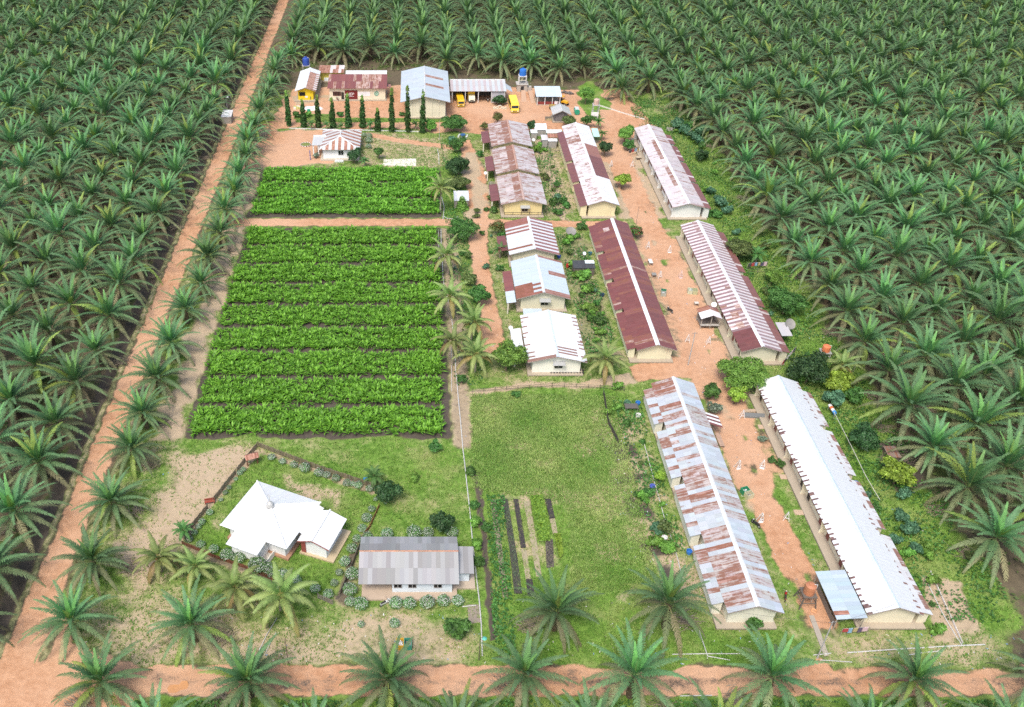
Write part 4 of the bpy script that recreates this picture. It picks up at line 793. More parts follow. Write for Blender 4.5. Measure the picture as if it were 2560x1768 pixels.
for j in range(30):                                      # right block
    x = 81+8.4*j
    for i in range(40):
        y = 59.5+9.3*i+(4.6 if j % 2 else 0)
        if j == 0 and (y < 86 or y > 242): continue
        if inview(x, y) and y < 238: grid.append((x, y, 'R', j, i))
for j in range(60):                                      # back block behind the compound
    x = -39.5+8.35*j
    y0 = 291 if x < 6 else (282 if x < 30 else (276 if x < 58 else (262 if x < 72 else 245)))
    for i in range(20):
        y = y0+9.6*i+(4.8 if j % 2 else 0)
        if inview(x, y): grid.append((x, y, 'B', j, i))
cnt = {}
rows_ = []
for x, y, b, j, i in grid:
    cnt[(b, j)] = cnt.get((b, j), 0)+1; n = cnt[(b, j)]
    o = ORD[n-1] if n <= 30 else 'far'; c = ORD[j] if j < 30 else 'far'
    if b == 'L': l, g = f'oil palm {o} from the near end in the {c} column left of the dirt road', 'oil palms of the left block'
    elif b == 'R': l, g = f'oil palm {o} from the near end in the {c} column right of the barracks', 'oil palms of the right block'
    else: l, g = f'oil palm {o} behind the yard in the {c} column from the dirt road', 'oil palms of the block behind the yard'
    rows_.append((math.hypot(x, y, 95), x+random.uniform(-.6, .6), y+random.uniform(-.7, .7), l, g))
rows_.sort()
NEAR = 300-len(plan)
for x, y, l, g in plan: oil_palm(x, y, l, g, random.uniform(.86, 1.04))
for d, x, y, l, g in rows_[:NEAR]: oil_palm(x, y, l, g)
# everything farther back reads as one mass
far = [crown('oil', 300+k, .55) for k in range(4)]; bufs = ([], [], [], []); off = 0
tv = [(np.array([v.co for v in tm.vertices]), np.array([i for p in tm.polygons for i in p.vertices]), np.array([len(p.vertices) for p in tm.polygons])) for _, tm, _ in OILV[:1]]
for d, x, y, l, g in rows_[NEAR:]:
    (v, lp, tt, c), zc = far[random.randrange(4)]; a = random.uniform(0, 6.28); s = random.uniform(1.05, 1.3); R = np.array([[math.cos(a), -math.sin(a), 0], [math.sin(a), math.cos(a), 0], [0, 0, 1]]).T
    bufs[0].append((v*s)@R+np.array((x, y, 0))); bufs[1].append(lp+off); bufs[2].append(tt); bufs[3].append(c*random.uniform(.8, 1.15)); off += len(v)
    tvv, tl, t2 = tv[0]; bufs[0].append(tvv*s+np.array((x, y, 0))); bufs[1].append(tl+off); bufs[2].append(t2); bufs[3].append(np.tile((.1, .075, .05), (len(t2), 1))); off += len(tvv)
fo = put('oil_palm_plantation', mesh_np('plantation', np.concatenate(bufs[0]), np.concatenate(bufs[1]), np.concatenate(bufs[2]), np.concatenate(bufs[3])), 'leaf')
tag(fo, 'distant mass of oil palms filling the far blocks to the top', 'plantation', kind='stuff')
print('palms', len(plan)+len(rows_), 'far', len(rows_)-NEAR)
# coconut palms: thin leaning trunk and long drooping leaves
COCO = []
for k in range(4):
    (v, l, t, c), _ = crown('coco', 40+k); cm = mesh_np('crown', v, l, t, c); cm.materials.append(MATS['leaf']); COCO.append(cm)
def coconut(px, py, zc, label, lean=(0, 0), s=1., k=0, fruit=True):
    x, y = G(px, py, zc); t = thing('coconut_palm', label, 'palm', (x-lean[0], y-lean[1], 0), 'coconut palms among the houses')
    tm = trunk_mesh(zc, .15, lean, (.3, .26, .2), False, k); tm.materials.append(MATS['bark']); put('trunk', tm, None, t)
    c = put('crown', COCO[k % 4], None, t, (lean[0], lean[1], zc), random.uniform(0, 6.28)); c.scale = (s*1.15,)*3
    if fruit:
        m = MB()
        for i in range(6): a = i*1.05; m.lathe(lean[0]+.3*math.cos(a), lean[1]+.3*math.sin(a), [(0, zc-.45), (.14, zc-.34), (.15, zc-.22), (0, zc-.08)], (.45, .26, .08) if i % 2 else (.3, .32, .08), 6)
        m.build('coconut', 'paint', t, local=True)
for a in ((703, 1490, 4.2, 'big coconut palm with orange old leaf near the mosque washroom', (.6, -1.), 1.12, 0), (586, 1470, 3.6, 'coconut palm between the biggest one and the mosque corner', (-.3, 0), .95, 1), (487, 1417, 2.6, 'young yellow green coconut palm below the mosque fence', (0, 0), .78, 2), (396, 1395, 2.8, 'leftmost young yellowish coconut palm near the road palms', (0, 0), .85, 3),
          (1102, 470, 6., 'tall coconut palm at the corner of the upper crop plot', (0, .5), .85, 2), (1116, 640, 4.5, 'coconut palm nearest the cross path beside the lower crop plot', (-.5, 0), .95, 0), (1124, 742, 5., 'coconut palm with wide leaves over the middle of crop edge', (-.4, .2), 1.0, 1), (1132, 852, 5.5, 'upright coconut palm at crop edge opposite the white cottage', (0, 0), .8, 3),
          (1186, 806, 4., 'coconut palm leaning over the side lane end', (.4, 0), .9, 2), (1190, 886, 4., 'coconut palm beside the pale green shade tree', (0, 0), .95, 0), (1513, 898, 3.6, 'coconut palm right of the white roofed cottage', (0, 0), .95, 1), (2106, 912, 3., 'small coconut palm between dark trees behind the white barrack', (0, 0), .75, 3)):
    coconut(*a)
SP = crown('small', 9)[0]; SPM = mesh_np('crown', *SP[:3], SP[3]); SPM.materials.append(MATS['leaf'])
STM = trunk_mesh(1.5, .13, (0, 0), (.28, .24, .18), False); STM.materials.append(MATS['bark'])
def small_palm(px, py, label, z=1.5, s=1., group=None):
    x, y = G(px, py, z*s); t = thing('small_palm', label, 'palm', (x, y, 0), group, random.uniform(0, 6)); t.scale = (s, s, s)
    put('trunk', STM, None, t); put('crown', SPM, None, t, (0, 0, 1.5))
for i, (a, b) in enumerate(((778.5, 310), (817, 312.5), (853, 315.5), (926.5, 311), (1038.5, 311), (1070, 306))): small_palm(a, b, ORD[i]+' little palm from the left between the clipped columns', 1.5, 1., 'little palms between the clipped column trees')
for a, b, l, s in ((458, 1326, 'little palm at the left corner of the mosque fence', 1.2), (934, 1190, 'little palm beside the small blue sign', 1.3), (1251, 624, 'little palm beside the striped cottage', 1.35), (1497, 305, 'little palm behind the flaking white barrack', 1.3), (1506, 335, 'little palm beside the turquoise canopy', 1.2), (912, 402, 'little palm in front of the hipped office', 1.1), (1268, 497, 'papaya at the left corner of the yellow gable', 1.5), (1354, 507, 'papaya at the right corner of the yellow gable', 1.2), (1893, 636, 'papaya beside the yellowish tree behind striped barrack', 1.6)):
    small_palm(a, b, l, 1.5, s)
# ---------------------------------------------------------------- broadleaf trees and shrubs
def leaves(n, lobes, size, cols, seed, shell=.55, up=.25, accent=None, acc=0., accs=.6):
    """leaf cards spread through the volume of several lobes (cx, cy, cz, rx, rz)"""
    rng = np.random.default_rng(seed); w = np.array([l[3]**2*l[4] for l in lobes]); ch = rng.choice(len(lobes), n, p=w/w.sum()); LB = np.array(lobes)[ch]
    d = rng.normal(size=(n, 3)); d /= np.linalg.norm(d, axis=1)[:, None]; low = d[:, 2] < -.35; d[low, 2] *= -.6
    rr = (shell+(1-shell)*rng.random(n)**.6); rr *= 1+.16*np.sin(d[:, 0]*7+d[:, 1]*5+seed)*np.cos(d[:, 2]*6+seed)
    p = LB[:, :3]+d*rr[:, None]*np.column_stack([LB[:, 3], LB[:, 3], LB[:, 4]])
    nr = d+rng.normal(size=(n, 3))*.55+np.array((0, 0, up)); nr /= np.linalg.norm(nr, axis=1)[:, None]
    t = np.cross(nr, rng.normal(size=(n, 3))); t /= np.linalg.norm(t, axis=1)[:, None]; b = np.cross(nr, t)
    s = size*rng.uniform(.6, 1.3, n)[:, None]; t = t*s*.5; b = b*s*.36
    V = np.stack([p-t, p-b*1+nr*0, p+t, p+b], 1).reshape(-1, 3); c = np.array(cols[0])*(1-(m := rng.random(n)[:, None]))+np.array(cols[1])*m
    clump = .8+.35*np.sin(p[:, 0]*2.1+seed)*np.sin(p[:, 1]*2.3)*np.sin(p[:, 2]*2.7+1); c = c*clump[:, None]
    if accent is not None:
        k = rng.random(n) < acc; k &= (d[:, 2] > -.1); c[k] = np.array(accent)*rng.uniform(.7, 1.2, (k.sum(), 1))
        q = V.reshape(n, 4, 3); cc = q[k].mean(1, keepdims=True); q[k] = cc+(q[k]-cc)*accs+d[k][:, None, :]*.05; V = q.reshape(-1, 3)
    return V, np.arange(4*n), np.full(n, 4), c
def lobed(r, rz, zc, seed, k=6):
    rng = random.Random(seed); o = [(0, 0, zc, r*.6, rz*.75)]
    for i in range(k+3): a = i*2.4+rng.uniform(-.4, .4); q = rng.uniform(.35, .72); o.append((math.cos(a)*r*q, math.sin(a)*r*q, zc+rng.uniform(-.35, .5)*rz, r*rng.uniform(.24, .48), rz*rng.uniform(.28, .52)))
    return o
PAL = {'dark': ((0.033, 0.091, 0.033), (0.083, 0.181, 0.058)), 'mid': ((0.058, 0.148, 0.036), (0.14, 0.314, 0.066)), 'light': ((0.124, 0.281, 0.049), (0.281, 0.511, 0.091)), 'lemon': ((0.198, 0.33, 0.041), (0.429, 0.627, 0.083)), 'olive': ((0.083, 0.14, 0.041), (0.214, 0.281, 0.083)), 'grey': ((0.165, 0.231, 0.148), (0.363, 0.462, 0.33)), 'blue': ((0.066, 0.181, 0.099), (0.165, 0.346, 0.181)), 'red': ((0.099, 0.083, 0.033), (0.214, 0.099, 0.049))}
def tree(px, py, zc, r, rz, pal, label, seed, n=None, leaf=.34, trunk=True, name='tree', cat='tree', accent=None, acc=0., group=None, k=6, th=None):
    x, y = G(px, py, zc); t = thing(name, label, cat, (x, y, 0), group)
    V, l, tt, c = leaves(n or int(900+420*r*r), lobed(r, rz, zc, seed, k), leaf, PAL[pal], seed, accent=accent, acc=acc)
    put('crown', mesh_np('crown', V, l, tt, c), 'leaf', t)
    rng = random.Random(seed); m = MB(); h = zc-.1*rz; m.bar((0, 0, -.1), (0, 0, h*.6), .07+.045*r, (.16, .12, .08), .05+.03*r, 7)
    for i in range(5): a = i*1.26+rng.random(); m.bar((0, 0, h*.5), (math.cos(a)*r*.55, math.sin(a)*r*.55, zc+.2*rz), .04+.02*r, (.15, .115, .08), .02, 5)
    m.build('trunk', 'bark', t, local=True); return t
T = [(1134, 309, 2.3, 3.7, 2.1, 'mid', 'big domed mango tree at the left edge of the yard'), (1465.6, 236, 3.0, 2.4, 2.7, 'light', 'tall bright tree between the blue shelter and the palms'),
 (1327, 315, 2.0, 1.3, 1.7, 'dark', 'dark small tree behind the first pinkish cottage'), (1424, 303, 1.6, 2.0, 1.3, 'olive', 'olive bush behind the flaking white barrack by the hut'), (1467.7, 302, 2.0, 1.8, 1.8, 'mid', 'bushy tree right behind the flaking white barrack'),
 (1512.5, 371, 2.3, 1.9, 1.9, 'dark', 'dark round tree on the lane side of the flaking barrack'), (1563, 335, 2.8, 2.7, 2.3, 'light', 'bright tree at the far left corner of last barrack'), (1572, 362, 1.7, 1.5, 1.5, 'mid', 'lower bush under the bright tree by the last barrack'),
 (1557.6, 447, 2.6, 2.1, 1.4, 'lemon', 'open yellow green tree standing in the lane'), (1147, 411, 2.7, 3.1, 2.6, 'dark', 'large dark mango tree left of the side lane'), (1143, 361, 2.0, 2.3, 1.9, 'mid', 'mid green tree just behind the large dark mango'), (1131, 352, 1.6, 1.4, 1.4, 'blue', 'bluish bush behind the large dark mango tree'),
 (1146, 456, 1.8, 2.8, 1.6, 'olive', 'olive spreading bush between mango and grey shed'), (1156, 571, 2.6, 3.4, 2.5, 'mid', 'leafy tree at the corner of side lane and cross path'), (1175, 700, 1.3, 1.4, 1.1, 'olive', 'dull dark bush beside the side lane'),
 (1197, 737, 2.5, 2.5, 1.6, 'mid', 'sparse branching tree over the side lane'), (1267, 890, 3.3, 3.3, 2.3, 'light', 'pale green shade tree at the end of side lane'), (1853, 623, 2.7, 3.1, 2.3, 'olive', 'yellowish tree behind the striped barrack, upper one'), (1966, 755, 2.8, 3.6, 2.5, 'mid', 'large round citrus tree behind the striped barrack'),
 (1933, 690, 1.8, 1.8, 1.6, 'light', 'light feathery bush between the palms and striped barrack'), (1858, 936, 3.4, 4.0, 2.4, 'light', 'wide bright tree shading the lane beside the white barrack'), (1822, 922, 3.0, 2.2, 1.8, 'light', 'smaller bright tree joined to the wide bright tree'), (1842, 985, 2.2, 1.7, 1.5, 'lemon', 'yellowish low limb tree under the wide bright tree'),
 (2025, 922, 3.2, 3.3, 3.0, 'dark', 'tall dark tree at the far end of the white barrack'), (2096, 952, 2.2, 2.4, 2.0, 'lemon', 'tree with yellow flecked top near the white barrack'), (2088, 995, 1.5, 1.8, 1.4, 'blue', 'bluish bush below the yellow flecked tree'), (2133, 988, 1.5, 1.7, 1.4, 'mid', 'green bush at the palm edge beside yellow flecked tree'),
 (2162, 1096, 2.2, 2.7, 2.1, 'dark', 'round dark tree behind the middle of white barrack'), (2245, 1184, 2.3, 2.9, 1.8, 'lemon', 'bright lime green mango tree behind white barrack'), (1779, 980, 1.6, 1.5, 1.3, 'mid', 'small rounded tree at the lane bend'), (1660.6, 1319, 1.3, 1.0, 1.4, 'olive', 'upright clipped tree beside the rusty grey barrack'),
 (1667, 1366, 1.0, 1.3, .8, 'light', 'light green papaya clump beside the rusty grey barrack'), (1651, 1190, 1.5, .75, .9, 'lemon', 'small bright papaya at the rusty grey barrack wall'), (1140, 1572, 1.5, 1.7, 1.8, 'mid', 'dense tall bush on the lawn by the lamp post'), (1103, 1307, 1.8, 1.7, 1.6, 'dark', 'dark tree behind the grey roofed house'),
 (966, 1233, 2.0, 2.0, 1.8, 'dark', 'dark round mango tree at the mosque fence corner'), (885, 388, 2.3, 1.9, 1.9, 'dark', 'dark tree in front of the hipped office'), (947, 379, 2.1, 1.5, 1.2, 'mid', 'open small tree right of the hipped office'), (1077, 314, 1.7, 1.7, 1.6, 'light', 'bright small tree next to big domed mango'),
 (1753, 386, 1.8, 1.8, 1.7, 'dark', 'dark citrus bush at the palm edge by the last barrack')]
for i, a in enumerate(T): tree(*a[:3], a[3]*1.1, a[4]*1.05, *a[5:], seed=i+1)
tree(1244, 294, 1.8, 1.8, 1.9, 'olive', 'clipped red tipped bush, larger one beside the yard', 81, accent=(.17, .06, .025), acc=.5, name='topiary_bush', cat='bush', k=3, leaf=.26)
tree(1211, 315, 1.3, 1.35, 1.5, 'olive', 'clipped red tipped bush, smaller one beside the yard', 82, accent=(.17, .06, .025), acc=.4, name='topiary_bush', cat='bush', k=3, leaf=.26)
tree(1245.5, 567, 2.2, 2.2, 2.2, 'olive', 'large red topped clipped bush at the cross path', 83, accent=(.24, .08, .02), acc=.38, name='topiary_bush', cat='bush', k=3, leaf=.28)
tree(1250, 250, 1.5, 2.4, 1.5, 'dark', 'bougainvillea mound ringed by white tyres in the yard', 84, accent=(.3, .08, .1), acc=.07, name='bougainvillea', cat='bush')
tree(1591, 578, 1.5, 1.6, 1.2, 'mid', 'magenta bougainvillea at the corner of maroon barrack', 85, accent=(.42, .02, .09), acc=.35, name='bougainvillea', cat='bush')
def conifer(px, py, zc, r, h, label, seed):
    x, y = G(px, py, zc); t = thing('fir_bush', label, 'bush', (x, y, 0)); lob = [(0, 0, h*(i+.5)/6, r*(1-.8*i/6), h*.13) for i in range(6)]
    V, l, tt, c = leaves(1800, lob, .3, PAL['light'], seed); put('crown', mesh_np('crown', V, l, tt, c), 'leaf', t)
    m = MB(); m.bar((0, 0, 0), (0, 0, h*.9), .1, (.16, .12, .08), .03); m.build('trunk', 'bark', t, local=True)
conifer(1155, 512, 1.2, 1.8, 3.2, 'fir-like tiered bush in front of the grey shed', 90)
# clipped columns along the yard
CT_ = [(386, 1012, 660), (560, 1022, 745), (735, 1026, 705), (905, 1030, 735), (1085, 1026, 697), (1254, 1030, 708), (1430, 1072, 840), (1597, 1082, 645), (1780, 1087, 627), (1958, 1092, 672)]
for i, (cx_, yb, yt) in enumerate(CT_):
    bx, by = 640+cx_/4.694, 100+yb/4.694; x, y = G(bx, by); d = y*CT+H*ST; h = (yb-yt)/4.694/(F/d*CT)*.96; t = thing('column_tree', ORD[i]+' narrow clipped column tree from the left along the yard kerb', 'tree', (x, y, 0), 'narrow column trees along the yard')
    lob = [(random.uniform(-.1, .1), random.uniform(-.1, .1), h*(.06+.88*k/8), .92*(1-.55*(k/8)**2)*random.uniform(.85, 1.15), h*.11) for k in range(9)]
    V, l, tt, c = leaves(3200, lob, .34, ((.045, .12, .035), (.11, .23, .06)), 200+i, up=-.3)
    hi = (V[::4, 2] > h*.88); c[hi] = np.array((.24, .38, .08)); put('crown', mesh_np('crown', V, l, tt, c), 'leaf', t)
    m = MB(); m.bar((0, 0, 0), (0, 0, h*.95), .12, (.2, .16, .11), .03); m.build('trunk', 'bark', t, local=True)
# round white flowering shrubs
SHR = []
for k in range(3):
    V, l, tt, c = leaves(1150, [(0, 0, .72, .95, .82)], .2, ((.09, .22, .06), (.2, .4, .12)), 500+k, .86, accent=(.75, .78, .72), acc=.5, accs=.55); me = mesh_np('flowering_shrub', V, l, tt, c); me.materials.append(MATS['leaf']); SHR.append(me)
def shrub(cx_, cy_, rp, label, group, o=(400, 1080), k=2.574):
    px, py = o[0]+cx_/k, o[1]+cy_/k; r = rp/k/ppm(py)*1.05; x, y = G(px, py, .72*r); s = put('flowering_shrub', SHR[random.randrange(3)], None, None, (x, y, 0), random.uniform(0, 6)); s.scale = (r/.95,)*3; tag(s, label, 'shrub', group)
A_ = [('along the back fence right of the notice shelter', [(717, 163, 24), (787, 190, 22), (861, 211, 24), (932, 230, 34), (1022, 263, 30), (1073, 277, 24), (1132, 297, 26), (1203, 328, 26), (1240, 335, 18), (1276, 342, 26), (1346, 366, 24)]),
 ('down the left fence from the notice shelter', [(575, 192, 9), (533, 242, 18), (513, 263, 18), (487, 303, 14), (443, 358, 16), (420, 390, 17), (391, 437, 14), (320, 517, 22), (270, 578, 22), (247, 609, 19), (222, 648, 20), (187, 692, 24)]),
 ('along the low front fence of the mosque from the left', [(262, 724, 27), (347, 754, 30), (430, 790, 40), (508, 810, 38), (625, 858, 56), (690, 880, 40), (720, 905, 35), (790, 915, 35)]),
 ('down the right fence of the mosque lawn', [(1388, 433, 14), (1360, 495, 22), (1330, 553, 32), (1300, 620, 28), (1267, 687, 27), (1235, 750, 33), (1190, 834, 34), (1153, 904, 24), (1122, 972, 24), (1083, 1043, 32), (998, 1008, 32), (875, 950, 32)]),
 ('behind the grey roofed house from the left', [(1335, 670, 30), (1461, 655, 36), (1632, 645, 44), (1725, 647, 34), (1880, 645, 36)]),
 ('down the left end of the grey roofed house', [(1237, 912, 42), (1222, 1012, 44), (1223, 1092, 33), (1292, 1105, 44)]),
 ('before the windows of the grey roofed house', [(1519, 1100, 42), (1604, 1103, 40), (1720, 1097, 46), (1823, 1085, 40), (1917, 1087, 38)])]
for tx, ps in A_:
    for i, p in enumerate(ps): shrub(*p, f'{ORD[i]} white flowered round shrub {tx}', 'round white flowering shrubs')
shrub(1508, 1230, 32, 'round white flowered shrub alone on the lawn above the rubbish bins', 'round white flowering shrubs'); shrub(1293, 1238, 22, 'small round shrub alone on the lawn left of the bare path', 'round white flowering shrubs')
for i, (a, b, r) in enumerate(((1272, 1118, 30), (1330, 1125, 34), (1322, 1178, 40), (1320, 1250, 34))): shrub(a, b, r, ORD[i]+' clipped ball bush from the back beside the hipped office', 'clipped balls beside the office', (640, 100), 4.694)
GB = []
for k, p in enumerate(('blue', 'mid', 'light', 'olive', 'grey')):
    V, l, tt, c = leaves(900, lobed(1., .8, .75, 600+k, 5), .26, PAL[p], 600+k); me = mesh_np('bush', V, l, tt, c); me.materials.append(MATS['leaf']); GB.append(me)
BU = [(1693, 312, 2.0, 0, 'cassava bush nearest the orange earth mound'), (1713, 326, 2., 0, 'cassava bush second from the orange earth mound'), (1733, 340, 2., 0, 'cassava bush third from the orange earth mound'), (1756, 330, 2.2, 0, 'cassava bush deepest under the palms by the last barrack'), (1720, 312, 1.8, 1, 'green bush behind the cassava by the earth mound'), (1745, 352, 1.9, 0, 'cassava bush on stems beside the palm edge'),
 (1776, 478, 1.5, 0, 'round cassava bush at the near end of last barrack'), (1799, 507, 1.9, 0, 'wide cassava bush between two barracks'), (1792, 534, 1.6, 1, 'low bush in front of the wide cassava bush'), (1819, 527, 1.6, 0, 'cassava bush touching the palms between two barracks'), (1841, 582, 1.1, 0, 'small cassava bush behind the striped barrack end'), (1772, 535, 1., 1, 'small bush at the white gable foot'),
 (1786.6, 1024, 1.5, 4, 'grey green shrub beside the striped awning'), (1906, 1098, .85, 4, 'pale flowering shrub on the veranda side of white barrack'), (1951, 1160, .9, 1, 'dark little shrub at the veranda of white barrack'), (1930, 1150, .8, 1, 'leafy plant beside the veranda shrub'), (1543, 1018, .95, 2, 'bright bush left of the rusty grey barrack end'), (1523, 1030, .9, 2, 'bright bush nearest the pasture by rusty barrack'),
 (1545, 965, 1.1, 2, 'light bush between pasture path and barrack'), (1460, 688, 1.7, 2, 'bright cassava beside the black tarpaulin shed'), (1468, 724, 1.5, 2, 'round cassava below the tarpaulin shed'), (1473, 770, 1.6, 2, 'garden bush between white cottage and maroon barrack'), (1500, 800, 1.6, 1, 'leafy bush along the maroon barrack'), (1455, 565, 1.5, 1, 'leafy bush next to the big grey dish'), (1440, 590, 1.2, 2, 'low plants below the big grey dish'),
 (1416, 513, 1.2, 1, 'bush beside the flaking barrack gable'), (1385, 505, 1.4, 1, 'bush on the right of the yellow gable cottage'), (1395, 530, 1.3, 1, 'bush in front of the garden strip'), (1200, 385, 1.2, 1, 'round bush beside the first cottage porch'), (1235, 525, 1.1, 1, 'bush left of the yellow gable'), (1258, 590, 1.4, 1, 'leafy bush under the red topped bush'),
 (1088, 1119, 1.3, 1, 'spreading bush on the meadow above the grey house'), (1037, 1196, .9, 2, 'lemon green bush alone on the meadow'), (1176, 1178, 1.0, 1, 'bush on the fence line above the bed ditch'), (1186, 1262, .9, 1, 'first bush along the ditch beside the nursery'), (1189, 1305, 1.1, 2, 'second bush along the ditch beside the nursery'), (1192, 1362, 1.1, 2, 'third bush along the ditch beside the nursery'), (1197, 1405, 1., 1, 'fourth bush along the ditch beside the nursery'), (1215, 1320, .9, 1, 'bush on the nursery side of the ditch'),
 (2252, 1290, 1.3, 0, 'cassava bush on the grass right of white barrack'), (2275, 1325, 1.4, 0, 'bluish cassava bush at the palm edge right of white barrack'), (2240, 1350, 1.2, 0, 'lower cassava bush right of white barrack'), (2290, 1372, 1.3, 0, 'lowest cassava bush near the right palms'), (2335, 1450, 1.1, 2, 'bright bush at the corner of the right plot'), (2345, 1575, 1.1, 2, 'leafy bush inside the small right plot'), (2080, 1130, 1., 1, 'weed bush at the back of white barrack'), (2165, 1240, .9, 0, 'bush near the cut roof of white barrack'),
 (1885, 1558, 1.3, 1, 'bush growing at the near gable of grey barrack'), (850, 285, 1.2, 1, 'bush behind the third column tree'), (770, 287, 1.2, 2, 'bush behind the second column tree'), (740, 287, 1.2, 1, 'bush behind the first column tree'), (1680, 764, .0, 1, ''), (790, 390, 1., 4, 'grey green bush beside the hipped office'), (1005, 285, 1.0, 1, 'bush at the warehouse corner'), (1290, 985, .9, 1, 'bush at the foot of the shade tree'), (860, 1640, 0, 1, '')]
def strew(x0, y0, x1, y1, n, tx):
    ps = sorted((random.uniform(y0, y1), random.uniform(x0, x1)) for _ in range(n))
    for i, (yy, xx) in enumerate(ps):
        r = random.uniform(.4, 1.25); s = put('bush', GB[random.choice((0, 1, 1, 2, 2, 3))], None, None, (xx, yy, 0), random.uniform(0, 6)); s.scale = (r*random.uniform(.8, 1.2), r, r*random.uniform(.7, 1.3)); tag(s, f'{ORD[i]} garden bush from the near end in the strip {tx}', 'bush', 'bushes '+tx)
strew(31.5, 134, 36.8, 179, 20, 'left of the maroon barrack'); strew(31.5, 190, 35.5, 230, 14, 'left of the flaking barrack'); strew(8, 126, 12.6, 180, 14, 'between crop edge and side lane'); strew(33.5, 88, 38, 121, 12, 'behind the rusty grey barrack'); strew(67.8, 126, 77, 180, 12, 'behind the striped barrack'); strew(69, 188, 77, 240, 14, 'behind the last barrack'); strew(68.5, 78, 78, 120, 12, 'behind the white barrack'); strew(14, 146, 18.5, 202, 9, 'before the cottage porches')
for px, py, r, k, l in BU:
    if r <= 0: continue
    x, y = G(px, py, .6*r); s = put('bush', GB[k], None, None, (x, y, 0), random.uniform(0, 6)); s.scale = (r, r, r*random.uniform(.8, 1.1)); tag(s, l, 'bush')
# ---------------------------------------------------------------- crop plots (leafy seedlings, uncountable)
def cropplot(name, x0, x1, y0, y1, bands, label, seed):
    rng = np.random.default_rng(seed); pts = []; y = y0; bw = (y1-y0)/bands
    for b in range(bands):
        for yy in np.arange(y0+bw*b+.95, y0+bw*(b+1)-.6, .8):
            xx = np.arange(x0+.4+(.45 if int(yy*10) % 2 else 0), x1-.3, .9); pts.append(np.column_stack([xx, np.full(len(xx), yy)]))
    P_ = np.concatenate(pts)+rng.normal(0, .12, (sum(map(len, pts)), 2)); P_ = P_[(rng.random(len(P_)) > .05) & (np.sin(P_[:, 0]*.8+seed)*np.sin(P_[:, 1]*1.7)+rng.normal(0, .3, len(P_)) > -1.15)]
    hh = rng.uniform(.65, 1.3, len(P_))*(.95+.18*np.sin(P_[:, 0]*.31+seed)*np.sin(P_[:, 1]*.27)); vv, cc = [], []
    K = 14
    for k in range(K):
        t = (k+.5)/K; az = rng.uniform(0, 6.28, len(P_)); e = np.radians(82-55*t+rng.uniform(-8, 8, len(P_))); ln = hh*(1.3+.35*t); d = np.column_stack([np.cos(az)*np.cos(e), np.sin(az)*np.cos(e), np.sin(e)]); s = np.column_stack([-np.sin(az), np.cos(az), 0*az])
        b = np.column_stack([P_, 0*az+.12*hh]); m = b+d*(ln*.6)[:, None]; tip = m+(d*np.array((1.25, 1.25, .25)))*(ln*.45)[:, None]; w = (.06+.07*hh)[:, None]*rng.uniform(.8, 1.3, (len(P_), 1))
        vv.append(np.stack([b, m-s*w, tip, m+s*w], 1)); c0 = np.array((.09, .24, .02)); c1 = np.array((.25, .55, .055)); mm = np.clip(rng.random((len(P_), 1))*1.1-.35*t, 0, 1)*.9; cc.append(c0*(1-mm)+c1*mm)
    V = np.concatenate(vv).reshape(-1, 3); n = len(V)//4; Fq = np.arange(4*n).reshape(-1, 4)
    Ft = np.concatenate([Fq[:, [0, 1, 3]], Fq[:, [1, 2, 3]]]); o = put(name, mesh_np(name, V, Ft, np.full(2*n, 3), np.concatenate([np.concatenate(cc)]*2)), 'leaf'); tag(o, label, 'crop', kind='stuff')
cropplot('crop_rows', -37.1, 5.4, 112.6, 182.6, 9, 'dense bright green seedling rows of the large lower plot', 3)
cropplot('crop_rows', -37.9, 6.0, 188.8, 214.0, 3, 'dense bright green seedling rows of the small upper plot', 4)
# ---------------------------------------------------------------- grass and undergrowth
def tufts(name, P_, size, cols, label, cat, seed, K=5, spread=.16):
    rng = np.random.default_rng(seed); n = len(P_); vv, cc = [], []
    base = cols[0]*(1-(m := rng.random((n, 1))))+cols[1]*m if not isinstance(cols, np.ndarray) else cols
    for k in range(K):
        az = rng.uniform(0, 6.28, n); h = size*rng.uniform(.6, 1.3, n); s = np.column_stack([-np.sin(az), np.cos(az), 0*az])*(.16*size+.02); o = np.column_stack([P_+rng.normal(0, spread, (n, 2)), 0*az])
        tip = o+np.column_stack([np.cos(az)*h*.75, np.sin(az)*h*.75, h]); vv.append(np.stack([o-s, o+s, tip], 1)); cc.append(base*rng.uniform(.75, 1.25, (n, 1)))
    V = np.concatenate(vv).reshape(-1, 3); o = put(name, mesh_np(name, V, np.arange(len(V)), np.full(len(V)//3, 3), np.concatenate(cc)), 'leaf'); tag(o, label, cat, kind='stuff')
rng = np.random.default_rng(5); C_ = rng.uniform((-47, 62), (80, 250), (260000, 2)); z = zone_at(C_); keep = (z[:, 1]-z[:, 0]*1.2-z[:, 3]*.9-z[:, 2]*.35 > rng.random(len(C_))*.95+.05); C_ = C_[keep]
f = (np.sin(C_[:, 0]*.23+1)*np.sin(C_[:, 1]*.19)+np.sin(C_[:, 0]*.61)*np.sin(C_[:, 1]*.53+2)+rng.normal(0, .5, len(C_)))[:, None]; f = np.clip(.5+.35*f, 0, 1)
tufts('grass', C_, .24, np.array((.11, .23, .03))*(1-f)+np.array((.29, .36, .1))*f, 'short uneven grass over the lawns and verges', 'grass', 6, 4)
pp = np.array(poly_px([(1180, 985), (1540, 990), (1600, 1250), (1640, 1440), (1560, 1480), (1430, 1480), (1420, 1260), (1180, 1220)])); C2 = rng.uniform(pp.min(0), pp.max(0), (26000, 2)); C2 = C2[sdist(C2, [tuple(p) for p in pp]) < 0]
